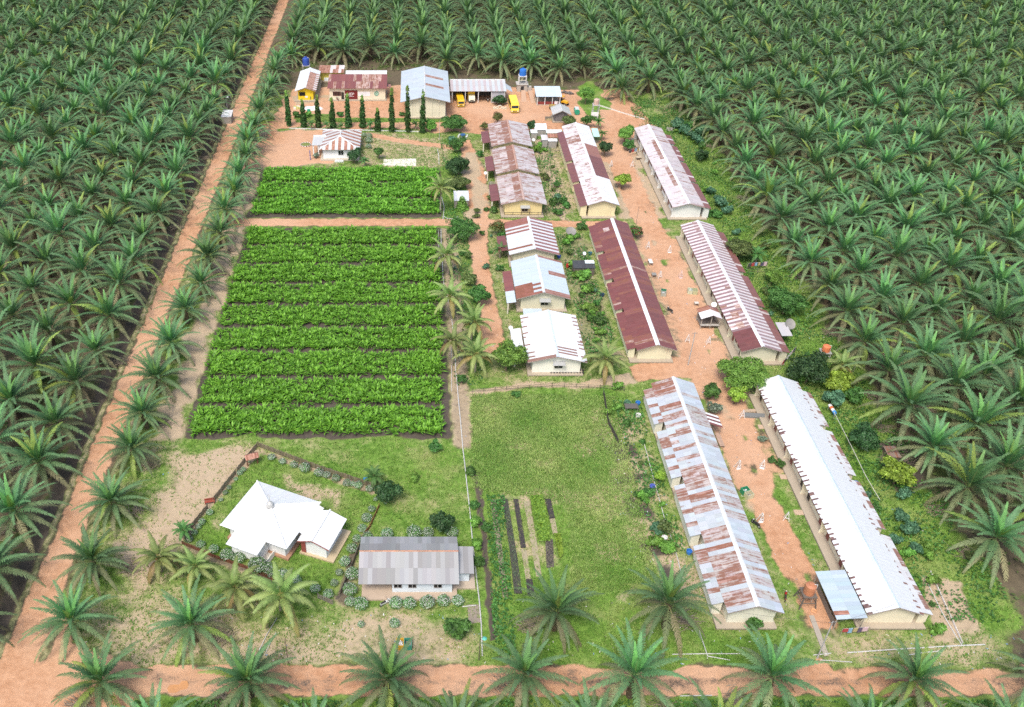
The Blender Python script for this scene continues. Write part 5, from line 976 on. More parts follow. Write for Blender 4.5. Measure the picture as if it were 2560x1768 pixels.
f = np.clip(.5+.4*(np.sin(C2[:, 0]*.4)*np.sin(C2[:, 1]*.3+1)+rng.normal(0, .5, len(C2))), 0, 1)[:, None]
tufts('tall_grass', C2, .22, np.array((.13, .26, .04))*(1-f)+np.array((.36, .42, .14))*f, 'tall pale meadow grass of the pasture left of the barracks', 'grass', 7, 5, .25)
def weeds(name, areas, n, label, seed, pal, size=.36):
    rng = np.random.default_rng(seed); ps = []
    for a, w in areas:
        a = np.array(a); c = rng.uniform(a.min(0), a.max(0), (int(n*w), 2)); ps.append(c[sdist(c, [tuple(p) for p in a]) < 0])
    q = np.concatenate(ps); d = np.sin(q[:, 0]*.55+seed)*np.sin(q[:, 1]*.47)+rng.normal(0, .45, len(q)); q = q[d > -.1]; n = len(q)
    p = np.column_stack([q, rng.uniform(.08, .5, n)]); nr = rng.normal(size=(n, 3))*.6+np.array((0, 0, 1)); nr /= np.linalg.norm(nr, axis=1)[:, None]; t = np.cross(nr, rng.normal(size=(n, 3))); t /= np.linalg.norm(t, axis=1)[:, None]; b = np.cross(nr, t); s = size*rng.uniform(.6, 1.4, n)[:, None]
    V = np.stack([p-t*s*.5, p-b*s*.35, p+t*s*.5, p+b*s*.35], 1).reshape(-1, 3); m = rng.random((n, 1)); c = (np.array(PAL[pal][0])*(1-m)+np.array(PAL[pal][1])*m)*(.6+.4*np.clip(d[d > -.1], 0, 1))[:, None]
    tag(put(name, mesh_np(name, V, np.arange(4*n), np.full(n, 4), c), 'leaf'), label, 'undergrowth', kind='stuff')
weeds('undergrowth', [(rect(68, 76, 80, 120), 1), (rect(67.5, 122, 79, 240), 2.4), (rect(62, 236, 80, 262), 1.4)], 6000, 'leafy weeds between the barracks and the right palm block', 21, 'mid')
weeds('undergrowth', [(rect(31.5, 133, 37.5, 180), 1.0), (rect(31, 190, 36, 230), .45), (rect(7, 126, 12, 232), 1.1), (rect(34, 88, 38.5, 122), .5)], 5000, 'mixed garden greens and weeds in the strips between houses', 22, 'mid')
weeds('undergrowth', [(rect(-300, 60, -55.5, 390), 9), (rect(80, 60, 260, 390), 9), (rect(-40, 285, 90, 390), 4)], 5200, 'sparse ferns and weeds under the plantation palms', 23, 'olive', .6)
weeds('hedge', [(rect(-34, 61.8, 130, 64.6), 3)], 7000, 'low dark hedge of weeds along the crossing road verge', 24, 'mid', .3)
weeds('undergrowth', [(poly_px([(1215, 1240), (1260, 1240), (1290, 1640), (1235, 1650)]), .7)], 5000, 'rough dark weeds around the nursery beds and pasture foot', 25, 'mid')
# ---------------------------------------------------------------- vehicles and yard things
YEL = (.85, .52, .02); BLK = (.025, .025, .027); GLS = (.03, .035, .04)
def wheels(t, xs_, ys_, r, w=.2):
    for x in xs_:
        for y in ys_:
            m = MB(); sg = 1 if x > 0 else -1; m.lathe(0, 0, [(0, -w/2), (r*.8, -w/2), (r, -w*.3), (r, w*.3), (r*.8, w/2), (0, w/2)], BLK, 14)
            m.v = [(x+vz, y+vx, r+vy) for vx, vy, vz in m.v]; wo = m.build('wheel', 'paint', t, local=True)
            h = MB(); h.disc((x+sg*(w/2+.005), y, r), r*.5, (1, 0, 0), (.6, .6, .58)); h.build('rim', 'paint', wo, local=True)
def bus(name, label, px, py, Ln, W, Hh, col, rz, front, truck=False):
    x, y = G(px, py); t = thing(name, label, 'truck' if truck else 'bus', (x, y, 0), rz=rz); m = MB(); b = W/2
    # local frame: front faces -y, nose at y=0
    if not truck:
        pr = [(0, .45), (-.06, .95), (.32, Hh-.55), (.62, Hh-.06), (Ln, Hh), (Ln, .45)]     # side outline (y, z)
        m.hexa([(-b, y_, z_) for y_, z_ in pr][::-1], [(b, y_, z_) for y_, z_ in pr][::-1], col); bo = m.build('body', 'gloss', t, local=True)
        r = MB(); r.box(-b+.08, .75, Hh-.03, b-.08, Ln-.1, Hh+.05, tuple(min(1, c*1.05) for c in col)); r.box(-.35, Ln*.35, Hh+.05, .35, Ln*.45, Hh+.14, jit(col, .05)); r.build('roof', 'gloss', t, local=True)
        w = MB(); w.hexa([(-b+.12, -.01, 1.08), (b-.12, -.01, 1.08), (b-.12, .06, 1.06), (-b+.12, .06, 1.06)], [(-b+.16, .30, Hh-.55), (b-.16, .30, Hh-.55), (b-.16, .4, Hh-.56), (-b+.16, .4, Hh-.56)], GLS); w.build('windscreen', 'glass', t, local=True)
        for sx in (-1, 1):
            for k in range(4):
                w = MB(); y0 = .75+k*(Ln-1.1)/4; w.box(sx*b-.01, y0, 1.15, sx*b+.012, y0+(Ln-1.1)/4-.12, Hh-.42, GLS); w.build('window', 'glass', bo, local=True)
            l = MB(); l.box(sx*b*.72-.17, -.09, .62, sx*b*.72+.17, .0, .82, (.9, .88, .8)); l.build('headlight', 'gloss', t, local=True)
            l = MB(); l.bar((sx*b, .2, 1.5), (sx*(b+.25), .05, 1.6), .02, BLK, n=4); l.box(sx*(b+.2)-.08, .0, 1.35, sx*(b+.2)+.08, .08, 1.65, BLK); l.build('mirror', 'paint', t, local=True)
        l = MB(); l.box(-b-.01, -.12, .38, b+.01, .1, .56, front); l.box(-b*.55, -.085, .6, b*.55, -.0, .8, BLK); l.build('bumper', 'paint', t, local=True)
    else:
        cb = (.78, .74, .55); pr = [(0, .5), (-.03, 1.15), (.35, 2.05), (1.6, 2.1), (1.6, .5)]; m.hexa([(-b+.08, y_, z_) for y_, z_ in pr][::-1], [(b-.08, y_, z_) for y_, z_ in pr][::-1], cb); m.build('cab', 'gloss', t, local=True)
        w = MB(); w.hexa([(-b+.2, .0, 1.22), (b-.2, .0, 1.22), (b-.2, .06, 1.2), (-b+.2, .06, 1.2)], [(-b+.24, .31, 1.95), (b-.24, .31, 1.95), (b-.24, .4, 1.93), (-b+.24, .4, 1.93)], GLS); w.build('windscreen', 'glass', t, local=True)
        c = MB(); c.box(-b, 1.7, .75, b, Ln, Hh, col); c.box(-b-.03, 1.66, Hh-.12, b+.03, Ln, Hh+.06, col); c.build('cargo_body', 'gloss', t, local=True)
        c = MB(); c.box(-b+.25, 1.2, .45, b-.25, Ln-.2, .74, BLK); c.build('chassis', 'paint', t, local=True)
        l = MB(); l.box(-b+.05, -.1, .42, b-.05, .05, .7, BLK); l.box(-b*.5, -.06, .85, b*.5, 0, 1.05, BLK); l.build('bumper', 'paint', t, local=True)
        for sx in (-1, 1): l = MB(); l.box(sx*b*.7-.13, -.06, .78, sx*b*.7+.13, .02, .98, (.9, .88, .8)); l.build('headlight', 'gloss', t, local=True)
    wheels(t, (-b+.12, b-.12), (1.05, Ln-1.3), .4, .24)
bus('bus', 'yellow bus parked in the open with a pale sun bleached roof', 1287, 284, 7.2, 2.2, 2.75, (.9, .66, .06), math.radians(2), (.8, .55, .1))
bus('minibus', 'bright yellow minibus with its nose out of the vehicle shed', 1152.5, 269, 5.6, 1.95, 2.2, YEL, math.radians(4), (.85, .6, .05))
bus('truck', 'yellow box truck with cream cab under the vehicle shed', 1179.5, 259, 5.2, 1.95, 2.9, YEL, math.radians(4), BLK, True)
def motorcycle(px, py, label, rz, col, seat=BLK):
    x, y = G(px, py); t = thing('motorcycle', label, 'motorcycle', (x, y, 0), rz=rz)
    for yy in (-.62, .62):
        m = MB(); m.ring((0, yy, .3), .25, .05, (1, 0, 0), BLK, 14, 5); m.bar((-.04, yy, .3), (.04, yy, .3), .12, (.45, .45, .45), n=8); m.build('wheel', 'paint', t, local=True)
    m = MB(); m.hexa([(-.11, -.35, .32), (.11, -.35, .32), (.09, .55, .4), (-.09, .55, .4)], [(-.13, -.3, .62), (.13, -.3, .62), (.1, .75, .66), (-.1, .75, .66)], col); m.hexa([(-.17, -.52, .35), (.17, -.52, .35), (.15, -.42, .35), (-.15, -.42, .35)], [(-.1, -.42, .92), (.1, -.42, .92), (.09, -.33, .92), (-.09, -.33, .92)], col); m.box(-.07, -.85, .58, .07, -.4, .63, col); m.build('body', 'gloss', t, local=True)
    m = MB(); m.hexa([(-.12, -.12, .64), (.12, -.12, .64), (.1, .68, .68), (-.1, .68, .68)], [(-.1, -.08, .74), (.1, -.08, .74), (.08, .62, .78), (-.08, .62, .78)], seat); m.build('seat', 'paint', t, local=True)
    m = MB(); m.bar((-.33, -.33, 1.0), (.33, -.33, 1.0), .02, BLK); m.bar((0, -.62, .3), (0, -.36, 1.0), .035, (.3, .3, .3)); m.bar((-.33, -.33, 1.0), (-.4, -.38, 1.16), .012, BLK); m.bar((.33, -.33, 1.0), (.4, -.38, 1.16), .012, BLK); m.disc((-.4, -.4, 1.18), .06, (0, 1, 0), (.5, .52, .55)); m.disc((.4, -.4, 1.18), .06, (0, 1, 0), (.5, .52, .55)); m.build('handlebar', 'paint', t, local=True)
    m = MB(); m.box(-.09, -.58, .78, .09, -.48, .9, (.85, .85, .8)); m.build('headlight', 'gloss', t, local=True)
motorcycle(963, 1512, 'white scooter parked beside the shrubs of the grey roofed house', math.radians(125), (.8, .8, .8))
motorcycle(1674, 780, 'black motorcycle on the grass beside the maroon barrack', math.radians(-150), (.06, .06, .065)); motorcycle(1962, 1496, 'black and red motorcycle against the rusty grey barrack near the orange tank', math.radians(160), (.5, .04, .04))
motorcycle(1888, 1314, 'dark motorcycle halfway along the rusty grey barrack', math.radians(-150), (.04, .04, .05)); motorcycle(843, 251, 'dark red motorcycle before the cream office windows', math.radians(30), (.2, .04, .03)); motorcycle(865, 251, 'dark motorcycle beside the maroon sign panel', math.radians(-10), (.04, .05, .05))
motorcycle(1219, 254, 'motorcycle standing in the shade of the vehicle shed', math.radians(5), (.12, .12, .14)); motorcycle(1597, 376, 'motorcycle at the wall near the porch of last barrack', math.radians(70), (.05, .06, .1))
# tractor behind the plank hut
x, y = G(1408, 262); t = thing('tractor', 'yellow tractor parked behind the plank hut', 'tractor', (x, y, 0), rz=math.radians(40))
m = MB(); m.box(-.4, -1.6, .8, .4, .2, 1.4, (.8, .45, .03)); m.box(-.75, .2, .6, .75, 1.4, 1.1, (.8, .45, .03)); m.build('body', 'gloss', t, local=True)
m = MB(); m.box(-.7, .1, 2.3, .7, 1.4, 2.4, (.75, .4, .03))
for sx in (-.62, .62): m.bar((sx, .2, 1.1), (sx, .2, 2.3), .04, BLK); m.bar((sx, 1.3, 1.1), (sx, 1.3, 2.3), .04, BLK)
m.build('canopy', 'paint', t, local=True); m = MB(); m.box(-.25, .6, 1.1, .25, 1.1, 1.3, BLK); m.box(-.25, 1.0, 1.3, .25, 1.1, 1.7, BLK); m.build('seat', 'paint', t, local=True)
wheels(t, (-.85, .85), (.9,), .7, .35); wheels(t, (-.6, .6), (-1.2,), .4, .22)
x, y = G(1381, 273); t = thing('trailer', 'small yellow and grey trailer left of the plank hut', 'trailer', (x, y, 0)); m = MB(); m.box(-.8, -.9, .5, .8, 1.2, .6, (.3, .27, .2))
for a, b, c, d in ((-.8, -.9, .8, -.85), (-.8, 1.15, .8, 1.2), (-.8, -.9, -.75, 1.2), (.75, -.9, .8, 1.2)): m.box(a, b, .6, c, d, 1.0, (.55, .4, .1))
m.build('tray', 'paint', t, local=True); wheels(t, (-.85, .85), (.2,), .35, .18)
mb = MB(); x, y = G(1372, 300); mb.box(x-1, y-.6, 0, x+1, y+.8, .1, (.42, .32, .16)); mb.box(x-1, y-.6, .1, x-.9, y+.8, .7, (.25, .22, .18)); mb.box(x-1, y+.7, .1, x+1, y+.8, .7, (.25, .22, .18)); tag(mb.build('sorting_pen', 'timber', None, (x, y, 0)), 'low boarded pen at the left of the plank hut', 'pen')
# water tanks ------------------------------------------------------------
def tank_prof(r, h, z): return [(0, z), (r, z), (r, z+h*.3), (r*1.03, z+h*.32), (r, z+h*.35), (r, z+h*.62), (r*1.03, z+h*.64), (r, z+h*.67), (r*.97, z+h*.84), (r*.5, z+h*.95), (r*.34, z+h*.96), (r*.34, z+h), (0, z+h)]
def tank_tower(px, py, label, col, r, h, zb, leg, splay=.0, roof=None, mat='timber', slab=True, house=False):
    x, y = G(px, py); t = thing('water_tower', label, 'water tower', (x, y, 0)); s = r*1.05
    if house:
        m = MB(); m.box(-1.5, -1.2, 0, 1.5, 1.3, 2.1, (.5, .45, .38)); m.box(-1.8, -1.4, 2.1, 1.8, 1.5, 2.25, (.5, .48, .44)); m.build('pump_room', 'plaster', t, local=True)
        m = MB(); m.box(-.45, -1.25, 0, .5, -1.203, 1.7, BLK); m.build('doorway', 'paint', t, local=True)
        m = MB(); m.box(1.55, -.9, 0, 2.8, .5, 1.3, (.5, .46, .4)); m.build('cistern', 'plaster', t, local=True)
    z0 = 2.25 if house else 0
    for sx in (-1, 1):
        for sy in (-1, 1): m = MB(); m.bar((sx*(s+splay), sy*(s+splay), z0), (sx*s, sy*s, zb-.1), leg[1], leg[0], n=4); m.build('leg', mat, t, local=True)
    m = MB(); m.box(-s-.15, -s-.15, zb-.12, s+.15, s+.15, zb, leg[0]); f = splay*.5; m.build('platform', mat, t, local=True); m = MB()
    for sx in (-1, 1): m.bar((sx*(s+f), -s-f, z0+(zb-z0)*.5), (sx*(s+f), s+f, z0+(zb-z0)*.5), leg[1]*.7, leg[0], n=4); m.bar((-s-f, sx*(s+f), z0+(zb-z0)*.5), (s+f, sx*(s+f), z0+(zb-z0)*.5), leg[1]*.7, leg[0], n=4)
    m.build('brace', mat, t, local=True)
    m = MB(); m.lathe(0, 0, tank_prof(r, h, zb), col, 20); tk = m.build('tank', 'paint', t, local=True)
    m = MB(); m.lathe(0, 0, [(r*.36, zb+h*.94), (r*.4, zb+h*.97), (r*.4, zb+h*1.02), (0, zb+h*1.05)], jit(col, .15), 14); m.build('lid', 'paint', tk, local=True)
    m = MB(); m.bar((r+.12, 0, .2), (r+.12, 0, zb+h*.9), .035, (.75, .75, .74), n=5); m.bar((r+.12, 0, zb+h*.9), (r*.5, 0, zb+h*.95), .035, (.75, .75, .74), n=5); m.build('pipe', 'paint', t, local=True); return t
tank_tower(1304, 226, 'blue water tank on a concrete pump house tower by the yard', (.015, .17, .6), 1.0, 2.1, 4.6, ((.62, .6, .55), .16), house=True, mat='plaster')
tank_tower(767.5, 196, 'dark blue water tank on posts behind the yellow shop', (.02, .07, .36), 1.0, 2.4, 4.2, ((.4, .38, .34), .1))
tank_tower(2011, 1508, 'faded orange water tank on a dark timber stand by the lane', (.5, .2, .1), .72, 1.7, 2.2, ((.13, .115, .1), .09), .35)
tank_tower(1486, 297, 'pinkish water tank on a slim tower beside the earth mound', (.6, .42, .34), .75, 1.7, 4.2, ((.5, .5, .49), .1))
tank_tower(2059, 893, 'orange water tank behind the dark tree at the palm edge', (.75, .22, .09), .7, 1.3, 1.4, ((.42, .43, .42), .08))
mb = MB(); x, y = G(1484, 299); mb.bar((x-.9, y-1.3, 0), (x-.9, y-1.3, 2.6), .05, (.7, .7, .7)); mb.bar((x+.7, y-1.3, 0), (x+.7, y-1.3, 2.6), .05, (.7, .7, .7)); mb.box(x-1.1, y-1.36, 1.5, x+.9, y-1.3, 2.7, (.85, .86, .86)); tag(mb.build('signboard', 'paint', None, (x, y-1.3, 0)), 'blank white signboard on two posts before the pinkish tank', 'sign')
x, y = G(1441, 285); mb = MB(); mb.lathe(0, 0, [(0, -1.1), (.75, -1.1), (.75, 1.1), (0, 1.1)], (.02, .33, .2), 18); c_ = mb.c[:]; mb.v = [(x+vx, y+vz, .95+vy) for vx, vy, vz in mb.v]
for sy in (-.7, .7): mb.box(x-.6, y+sy-.1, 0, x+.6, y+sy+.1, .5, (.4, .4, .38))
mb.box(x-.55, y-1.0, 1.55, x+.5, y+1.1, 1.74, (.62, .66, .64)); tag(mb.build('fuel_tank', 'gloss', None, (x, y, 0)), 'green fuel tank lying on blocks beside the plank hut', 'tank')
# loading ramps
for i, (a, b, c, d, l) in enumerate((((1303, 255), (1317, 255), (1303, 226.5), (1313, 226.5), 'left long tan loading ramp of the pair by the blue tower'), ((1327, 258), (1338, 258), (1320, 227), (1330, 227), 'right long tan loading ramp of the pair by the blue tower'))):
    p = [G(*q) for q in (a, b)]; q = [G(*q_, .8) for q_ in (d, c)]; mb = MB(); mb.hexa([(*p[0], -.05), (*p[1], -.05), (*q[0], -.05), (*q[1], -.05)], [(*p[0], .05), (*p[1], .05), (*q[0], .9), (*q[1], .9)], (.55, .36, .24)); tag(mb.build('loading_ramp', 'plaster', None, (*p[0], 0)), l, 'ramp', 'loading ramps in the yard')
for i, (px, py) in enumerate(((1236, 270), (1242.5, 270), (1249.5, 269), (1257, 270), (1264, 270.5))):
    x, y = G(px, py, .3); mb = MB(); R = .5 if i == 2 else .32; mb.ring((x, y, R*.9), R, .12, (0, 1, .15), (.75, .74, .6), 16, 6); tag(mb.build('tyre', 'paint', None, (x, y, 0)), ORD[i]+' white painted tyre from the left before the bougainvillea mound', 'tyre', 'painted tyres round the mound')
for i in range(6):
    x, y = G(1408+i*4.4, 230-1.1*(i % 2)+i*.8, .3); mb = MB(); mb.ring((x, y, .28), .5, .2, (random.uniform(-.4, .4), random.uniform(-.4, .4), 1), (.14, .12, .11), 14, 6); tag(mb.build('old_tyre', 'paint', None, (x, y, 0)), ORD[i]+' dusty old tyre from the left beside the blue shelter', 'tyre', 'old tyres beside the shelter')
x, y = G(764.6, 362.5); mb = MB()
for i in range(26):
    a, b = 2*math.pi*i/26, 2*math.pi*(i+.9)/26; mb.bar((x+1.35*math.cos(a), y+1.35*math.sin(a), .12), (x+1.35*math.cos(b), y+1.35*math.sin(b), .12), .14, (.8, .8, .76) if i % 2 else (.25, .06, .06))
mb.lathe(x, y, [(1.25, .02), (1.2, .16), (0, .2)], (.2, .24, .06), 20); tag(mb.build('garden_ring', 'paint', None, (x, y, 0)), 'round planted ring with red and white edging beside the hipped office', 'planter')
mb = MB(); x, y = G(776, 400); mb.bar((x, y, 0), (x, y, 2.6), .12, (.12, .16, .42)); tag(mb.build('gate_post', 'paint', None, (x, y, 0)), 'blue post beside the hipped office', 'post')
mb = MB(); x, y = G(848, 405); mb.box(x-1.1, y-.35, 0, x+1.1, y+.35, .45, (.78, .79, .78)); mb.box(x-.9, y-.2, .45, x+.9, y+.2, .6, (.6, .6, .6)); tag(mb.build('bench', 'plaster', None, (x, y, 0)), 'white concrete bench in front of the hipped office', 'bench')
# picnic table with stools
x, y = G(1157, 343); t = thing('round_table', 'blue round garden table under the mango tree edge', 'table', (x, y, 0)); m = MB(); m.lathe(0, 0, [(.2, 0), (.16, .68), (.75, .7), (.75, .78), (0, .78)], (.03, .12, .3), 14); m.build('tabletop', 'paint', t, local=True)
for i in range(6):
    a = i*1.047+.3; sx, sy = x+1.25*math.cos(a), y+1.1*math.sin(a); mb = MB(); mb.lathe(sx, sy, [(.22, 0), (.2, .42), (.24, .43), (.24, .5), (0, .5)], (.82, .84, .84), 10); tag(mb.build('stool', 'paint', None, (sx, sy, 0)), 'white round stool around the blue garden table', 'stool', 'white stools at the garden table')
# sacks, drum, crates before the shop
x0, y0 = G(762, 273); mb = MB(); V, l, tt, c = leaves(10, [(0, 0, 0, 1, 1)], .1, PAL['mid'], 1)
mb.lathe(x0+2.2, y0+.2, [(3.1, 0), (2.7, .35), (1.9, .6), (.8, .75), (0, .78)], (.82, .83, .82), 11); mb.v = [(x0+2.2+(a-x0-2.2)*1.0, y0+.2+(b-y0-.2)*.42, z*(.8+.3*math.sin(a*3))) for a, b, z in mb.v]; tag(mb.build('tarpaulin', 'paint', None, (x0+2.2, y0, 0)), 'white tarpaulin spread over a heap in front of the yellow shop', 'tarpaulin')
mb = MB(); x, y = G(748.5, 271)
for i in range(3):
    for j in range(3): mb.box(x-1.6+i*.78, y-.8+j*.5, 0, x-.9+i*.78, y-.36+j*.5, .5+.12*((i+j) % 2), (.6, .6, .2) if (i+j) % 3 else (.8, .8, .72))
tag(mb.build('pallet_load', 'paint', None, (x, y, 0)), 'block of yellowish sacks stacked before the yellow shop', 'sacks')
mb = MB(); x, y = G(772.5, 284); mb.lathe(x, y, [(0, 0), (.5, 0), (.52, .4), (.5, .8), (.5, 1.15), (.4, 1.2), (0, 1.2)], (.02, .3, .15), 14); tag(mb.build('drum', 'paint', None, (x, y, 0)), 'dark green drum between the yellow shop and column trees', 'drum')
# bins ------------------------------------------------------------------
def bins(px, py, label, rz, ca, cb, s=1.):
    x, y = G(px, py); t = thing('rubbish_bins', label, 'bin', (x, y, 0), 'twin rubbish bins', rz); t.scale = (s, s, s)
    for k, c in ((-1, ca), (1, cb)):
        m = MB(); x0 = -1. if k < 0 else .03; x1 = x0+.97
        for a, b, cc, d in ((x0, -.6, x1, -.54), (x0, .54, x1, .6), (x0, -.54, x0+.06, .54), (x1-.06, -.54, x1, .54)): m.box(a, b, 0, cc, d, .95, c)
        m.box(x0+.06, -.54, .05, x1-.06, .54, .3, (.3, .3, .29)); m.build('bin_box', 'paint', t, local=True)
        f = MB(); rr = random.Random(int(px)+k)
        for i in range(16): a, b, h = rr.uniform(x0+.15, x1-.25), rr.uniform(-.45, .35), rr.uniform(.3, .75 if k < 0 else .5); f.hexa([(a, b, .28), (a+.2, b, .28), (a+.2, b+.17, .28), (a, b+.17, .28)], [(a+.05, b+.02, h), (a+.2, b+.05, h-.05), (a+.15, b+.2, h), (a, b+.12, h-.08)], jit((.7, .72, .74) if k < 0 else (.25, .25, .25), .3))
        f.build('rubbish', 'paint', t, local=True)
bins(1010, 1616, 'yellow and green rubbish bins on the lawn above the road', 0, (.7, .42, .03), (.03, .3, .2)); bins(1730, 733, 'yellowish rubbish bins with green side on the lane opposite maroon barrack', math.radians(-8), (.55, .58, .42), (.5, .52, .3), .95)
bins(1658, 736, 'green rubbish bins at the eave of maroon barrack', math.radians(75), (.4, .42, .36), (.03, .25, .14), .85); bins(1866, 1238, 'green and cream rubbish bins by the rusty grey barrack', math.radians(-70), (.03, .3, .15), (.62, .6, .4), .95)
# white A-frame posts along the lane
def aframe(px, py, label, rz, col=(.84, .84, .82), board=True, gr='white wooden frames along the lane'):
    x, y = G(px, py); t = thing('white_frame', label, 'frame', (x, y, 0), gr, rz)
    m = MB()
    for sx in (-1, 1):
        m.bar((sx*.42, 0, 0), (0, 0, 1.75), .055, col, n=4); m.bar((sx*.42, .6, 0), (0, .25, 1.7), .045, col, n=4)
    m.bar((-.28, 0, .6), (.28, 0, .6), .05, col, n=4); m.bar((0, 0, 1.72), (0, .3, 1.68), .05, col, n=4); m.build('frame', 'paint', t, local=True)
    if board: m = MB(); m.hexa([(-.3, -.12, .02), (.28, -.2, .02), (.3, .25, .02), (-.22, .3, .02)], [(-.3, -.12, .1), (.28, -.2, .1), (.3, .25, .1), (-.22, .3, .1)], col); m.build('foot_board', 'paint', t, local=True)
for a in ((1846, 1173, 'white wooden frame beside the middle of rusty grey barrack', 20), (1905, 1172, 'white wooden frame with fallen board on the middle of lane', -15), (1902, 1306, 'white wooden frame on the grass near the dark motorcycle', 15), (1965, 1303, 'open white wooden frame on the veranda side grass', -20), (1855, 1047, 'white wooden frame at the end of the gutter bridge', 0),
          (1528, 418, 'small white frame near the flaking barrack beside the open tree', 10), (1580, 419, 'white wooden frame with yellow flowers before the last barrack', 0), (1620, 623, 'white frame beside the round bush at maroon barrack', 10), (1673.5, 632, 'pale frame standing alone in the upper lane', -10), (1650, 697, 'thin white frame at the edge of the maroon barrack', 10), (1718, 857, 'leaning white frame on the grass by the power pole', -20), (1771, 862, 'white diamond shaped frame beside the bamboo rail', 0)):
    aframe(a[0], a[1], a[2], math.radians(a[3]), board=random.random() < .5)
aframe(1702, 696, 'red and white frame in the lane before the striped barrack', .2, (.8, .62, .58))
# poles, lamp, wires
def pole(px, py, h, label, r=.09, col=(.42, .43, .42), arm=True, lamp=None, cat='pole', name='utility_pole'):
    x, y = G(px, py); t = thing(name, label, cat, (x, y, 0)); m = MB(); m.bar((0, 0, 0), (0, 0, h), r*1.2, col, r*.7, 8); m.build('shaft', 'paint', t, local=True)
    if arm: m = MB(); m.bar((-.45, 0, h-.25), (.45, .1, h-.25), .035, (.2, .2, .2), n=4); m.bar((-.4, 0, h-.25), (-.4, 0, h-.1), .03, (.5, .45, .4), n=5); m.bar((.4, .1, h-.25), (.4, .1, h-.1), .03, (.5, .45, .4), n=5); m.build('crossarm', 'paint', t, local=True)
    if lamp: m = MB(); m.bar((0, 0, h), (.5, -.1, h+.1), .03, col, n=5); m.lathe(.5, -.1, [(.32, h-.02), (.12, h+.12), (0, h+.15)], lamp, 10); m.build('lamp_head', 'paint', t, local=True)
    return x, y, h
p1 = pole(1720, 913, 7.2, 'grey power pole on the grass tip at the lane crossing'); p2 = pole(2043, 1646, 7.4, 'grey power pole at the lower mouth of the lane'); pole(721, 1659, 5.2, 'bare rusty steel post beside the crossing road', .05, (.16, .1, .08), False)
pole(1197, 1651, 4.6, 'dark lamp post with green shade at the white pipe', .06, (.12, .1, .09), False, (.1, .5, .4), 'lamp post', 'lamp_post'); pole(1590, 562, 4.6, 'thin dark pole at the corner of maroon barrack', .04, (.2, .18, .17), False); pole(1098, 350, 5.5, 'slim grey pole beside the bright small tree', .05, (.5, .5, .5), False)
pole(1696.5, 651, 2.6, 'short thin stake standing in the lane', .03, (.2, .16, .14), False); pole(569, 278, 4.2, 'white lamp pole behind the guard shelter', .05, (.7, .7, .7), False, (.85, .86, .86), 'lamp post', 'lamp_post')
def wire(a, b, sag, label):
    m = MB(); K = 10; P = lambda i: Vector(a).lerp(Vector(b), i/K)-Vector((0, 0, sag*4*(i/K)*(1-i/K)))
    for i in range(K): m.bar(P(i), P(i+1), .018, (.12, .12, .12), n=3)
    tag(m.build('power_cable', 'paint', None, a), label, 'cable')
wire((p1[0], p1[1], 7.), (44, 131.5, 3.3), .3, 'thin cable from the crossing pole to the maroon barrack'); wire((p2[0], p2[1], 7.1), (34, 76, 4.5), .5, 'thin cable from the lower pole toward the grass plot'); wire((p2[0], p2[1], 7.1), (62, 76, 4.0), .3, 'thin cable from the lower pole to the white barrack')
# satellite dishes
def dish(px, py, z, r, label, col, az=0., el=50):
    x, y = G(px, py, z); t = thing('satellite_dish', label, 'dish', (x, y, 0), rz=math.radians(az)); m = MB(); m.lathe(0, 0, [(0, 0), (r*.5, r*.06), (r*.85, r*.19), (r, r*.28)], col, 18); e = math.radians(90-el)
    m.v = [(a, b*math.cos(e)-c*math.sin(e), z+b*math.sin(e)+c*math.cos(e)) for a, b, c in m.v]; m.build('reflector', 'paint', t, local=True)
    m = MB(); m.bar((0, .05, 0), (0, .05, z), .045, (.4, .4, .4)); m.bar((0, 0, z), (0, -math.sin(e)*r*.75, z+math.cos(e)*r*.75), .02, (.4, .4, .4), n=4); m.build('mast', 'paint', t, local=True)
dish(1427, 580, 1.6, 1.15, 'large grey mesh dish in the garden beside maroon barrack', (.26, .25, .23), 10, 62); dish(1974, 811, 2.4, 1.05, 'large grey mesh dish behind the striped barrack', (.28, .27, .25), 20, 48); dish(1276.5, 820, 1.9, .42, 'small white dish beside the white roofed cottage', (.82, .83, .83)); dish(1460.5, 634, 1.5, .4, 'small white dish beyond the tarpaulin shed', (.82, .83, .83), 20)
dish(1214, 433, 1.4, .42, 'small white dish by the middle cottage porch', (.8, .81, .82), -20); dish(1333.5, 350, 2.2, .45, 'small white dish beside the tiny white hut', (.72, .72, .7), 10); dish(1728, 465, 2.4, .5, 'white dish behind the lean-to of last barrack', (.82, .83, .84), 30); dish(1785, 762, 3.2, .5, 'white dish on the eave above the kiosk', (.84, .85, .86), -20)
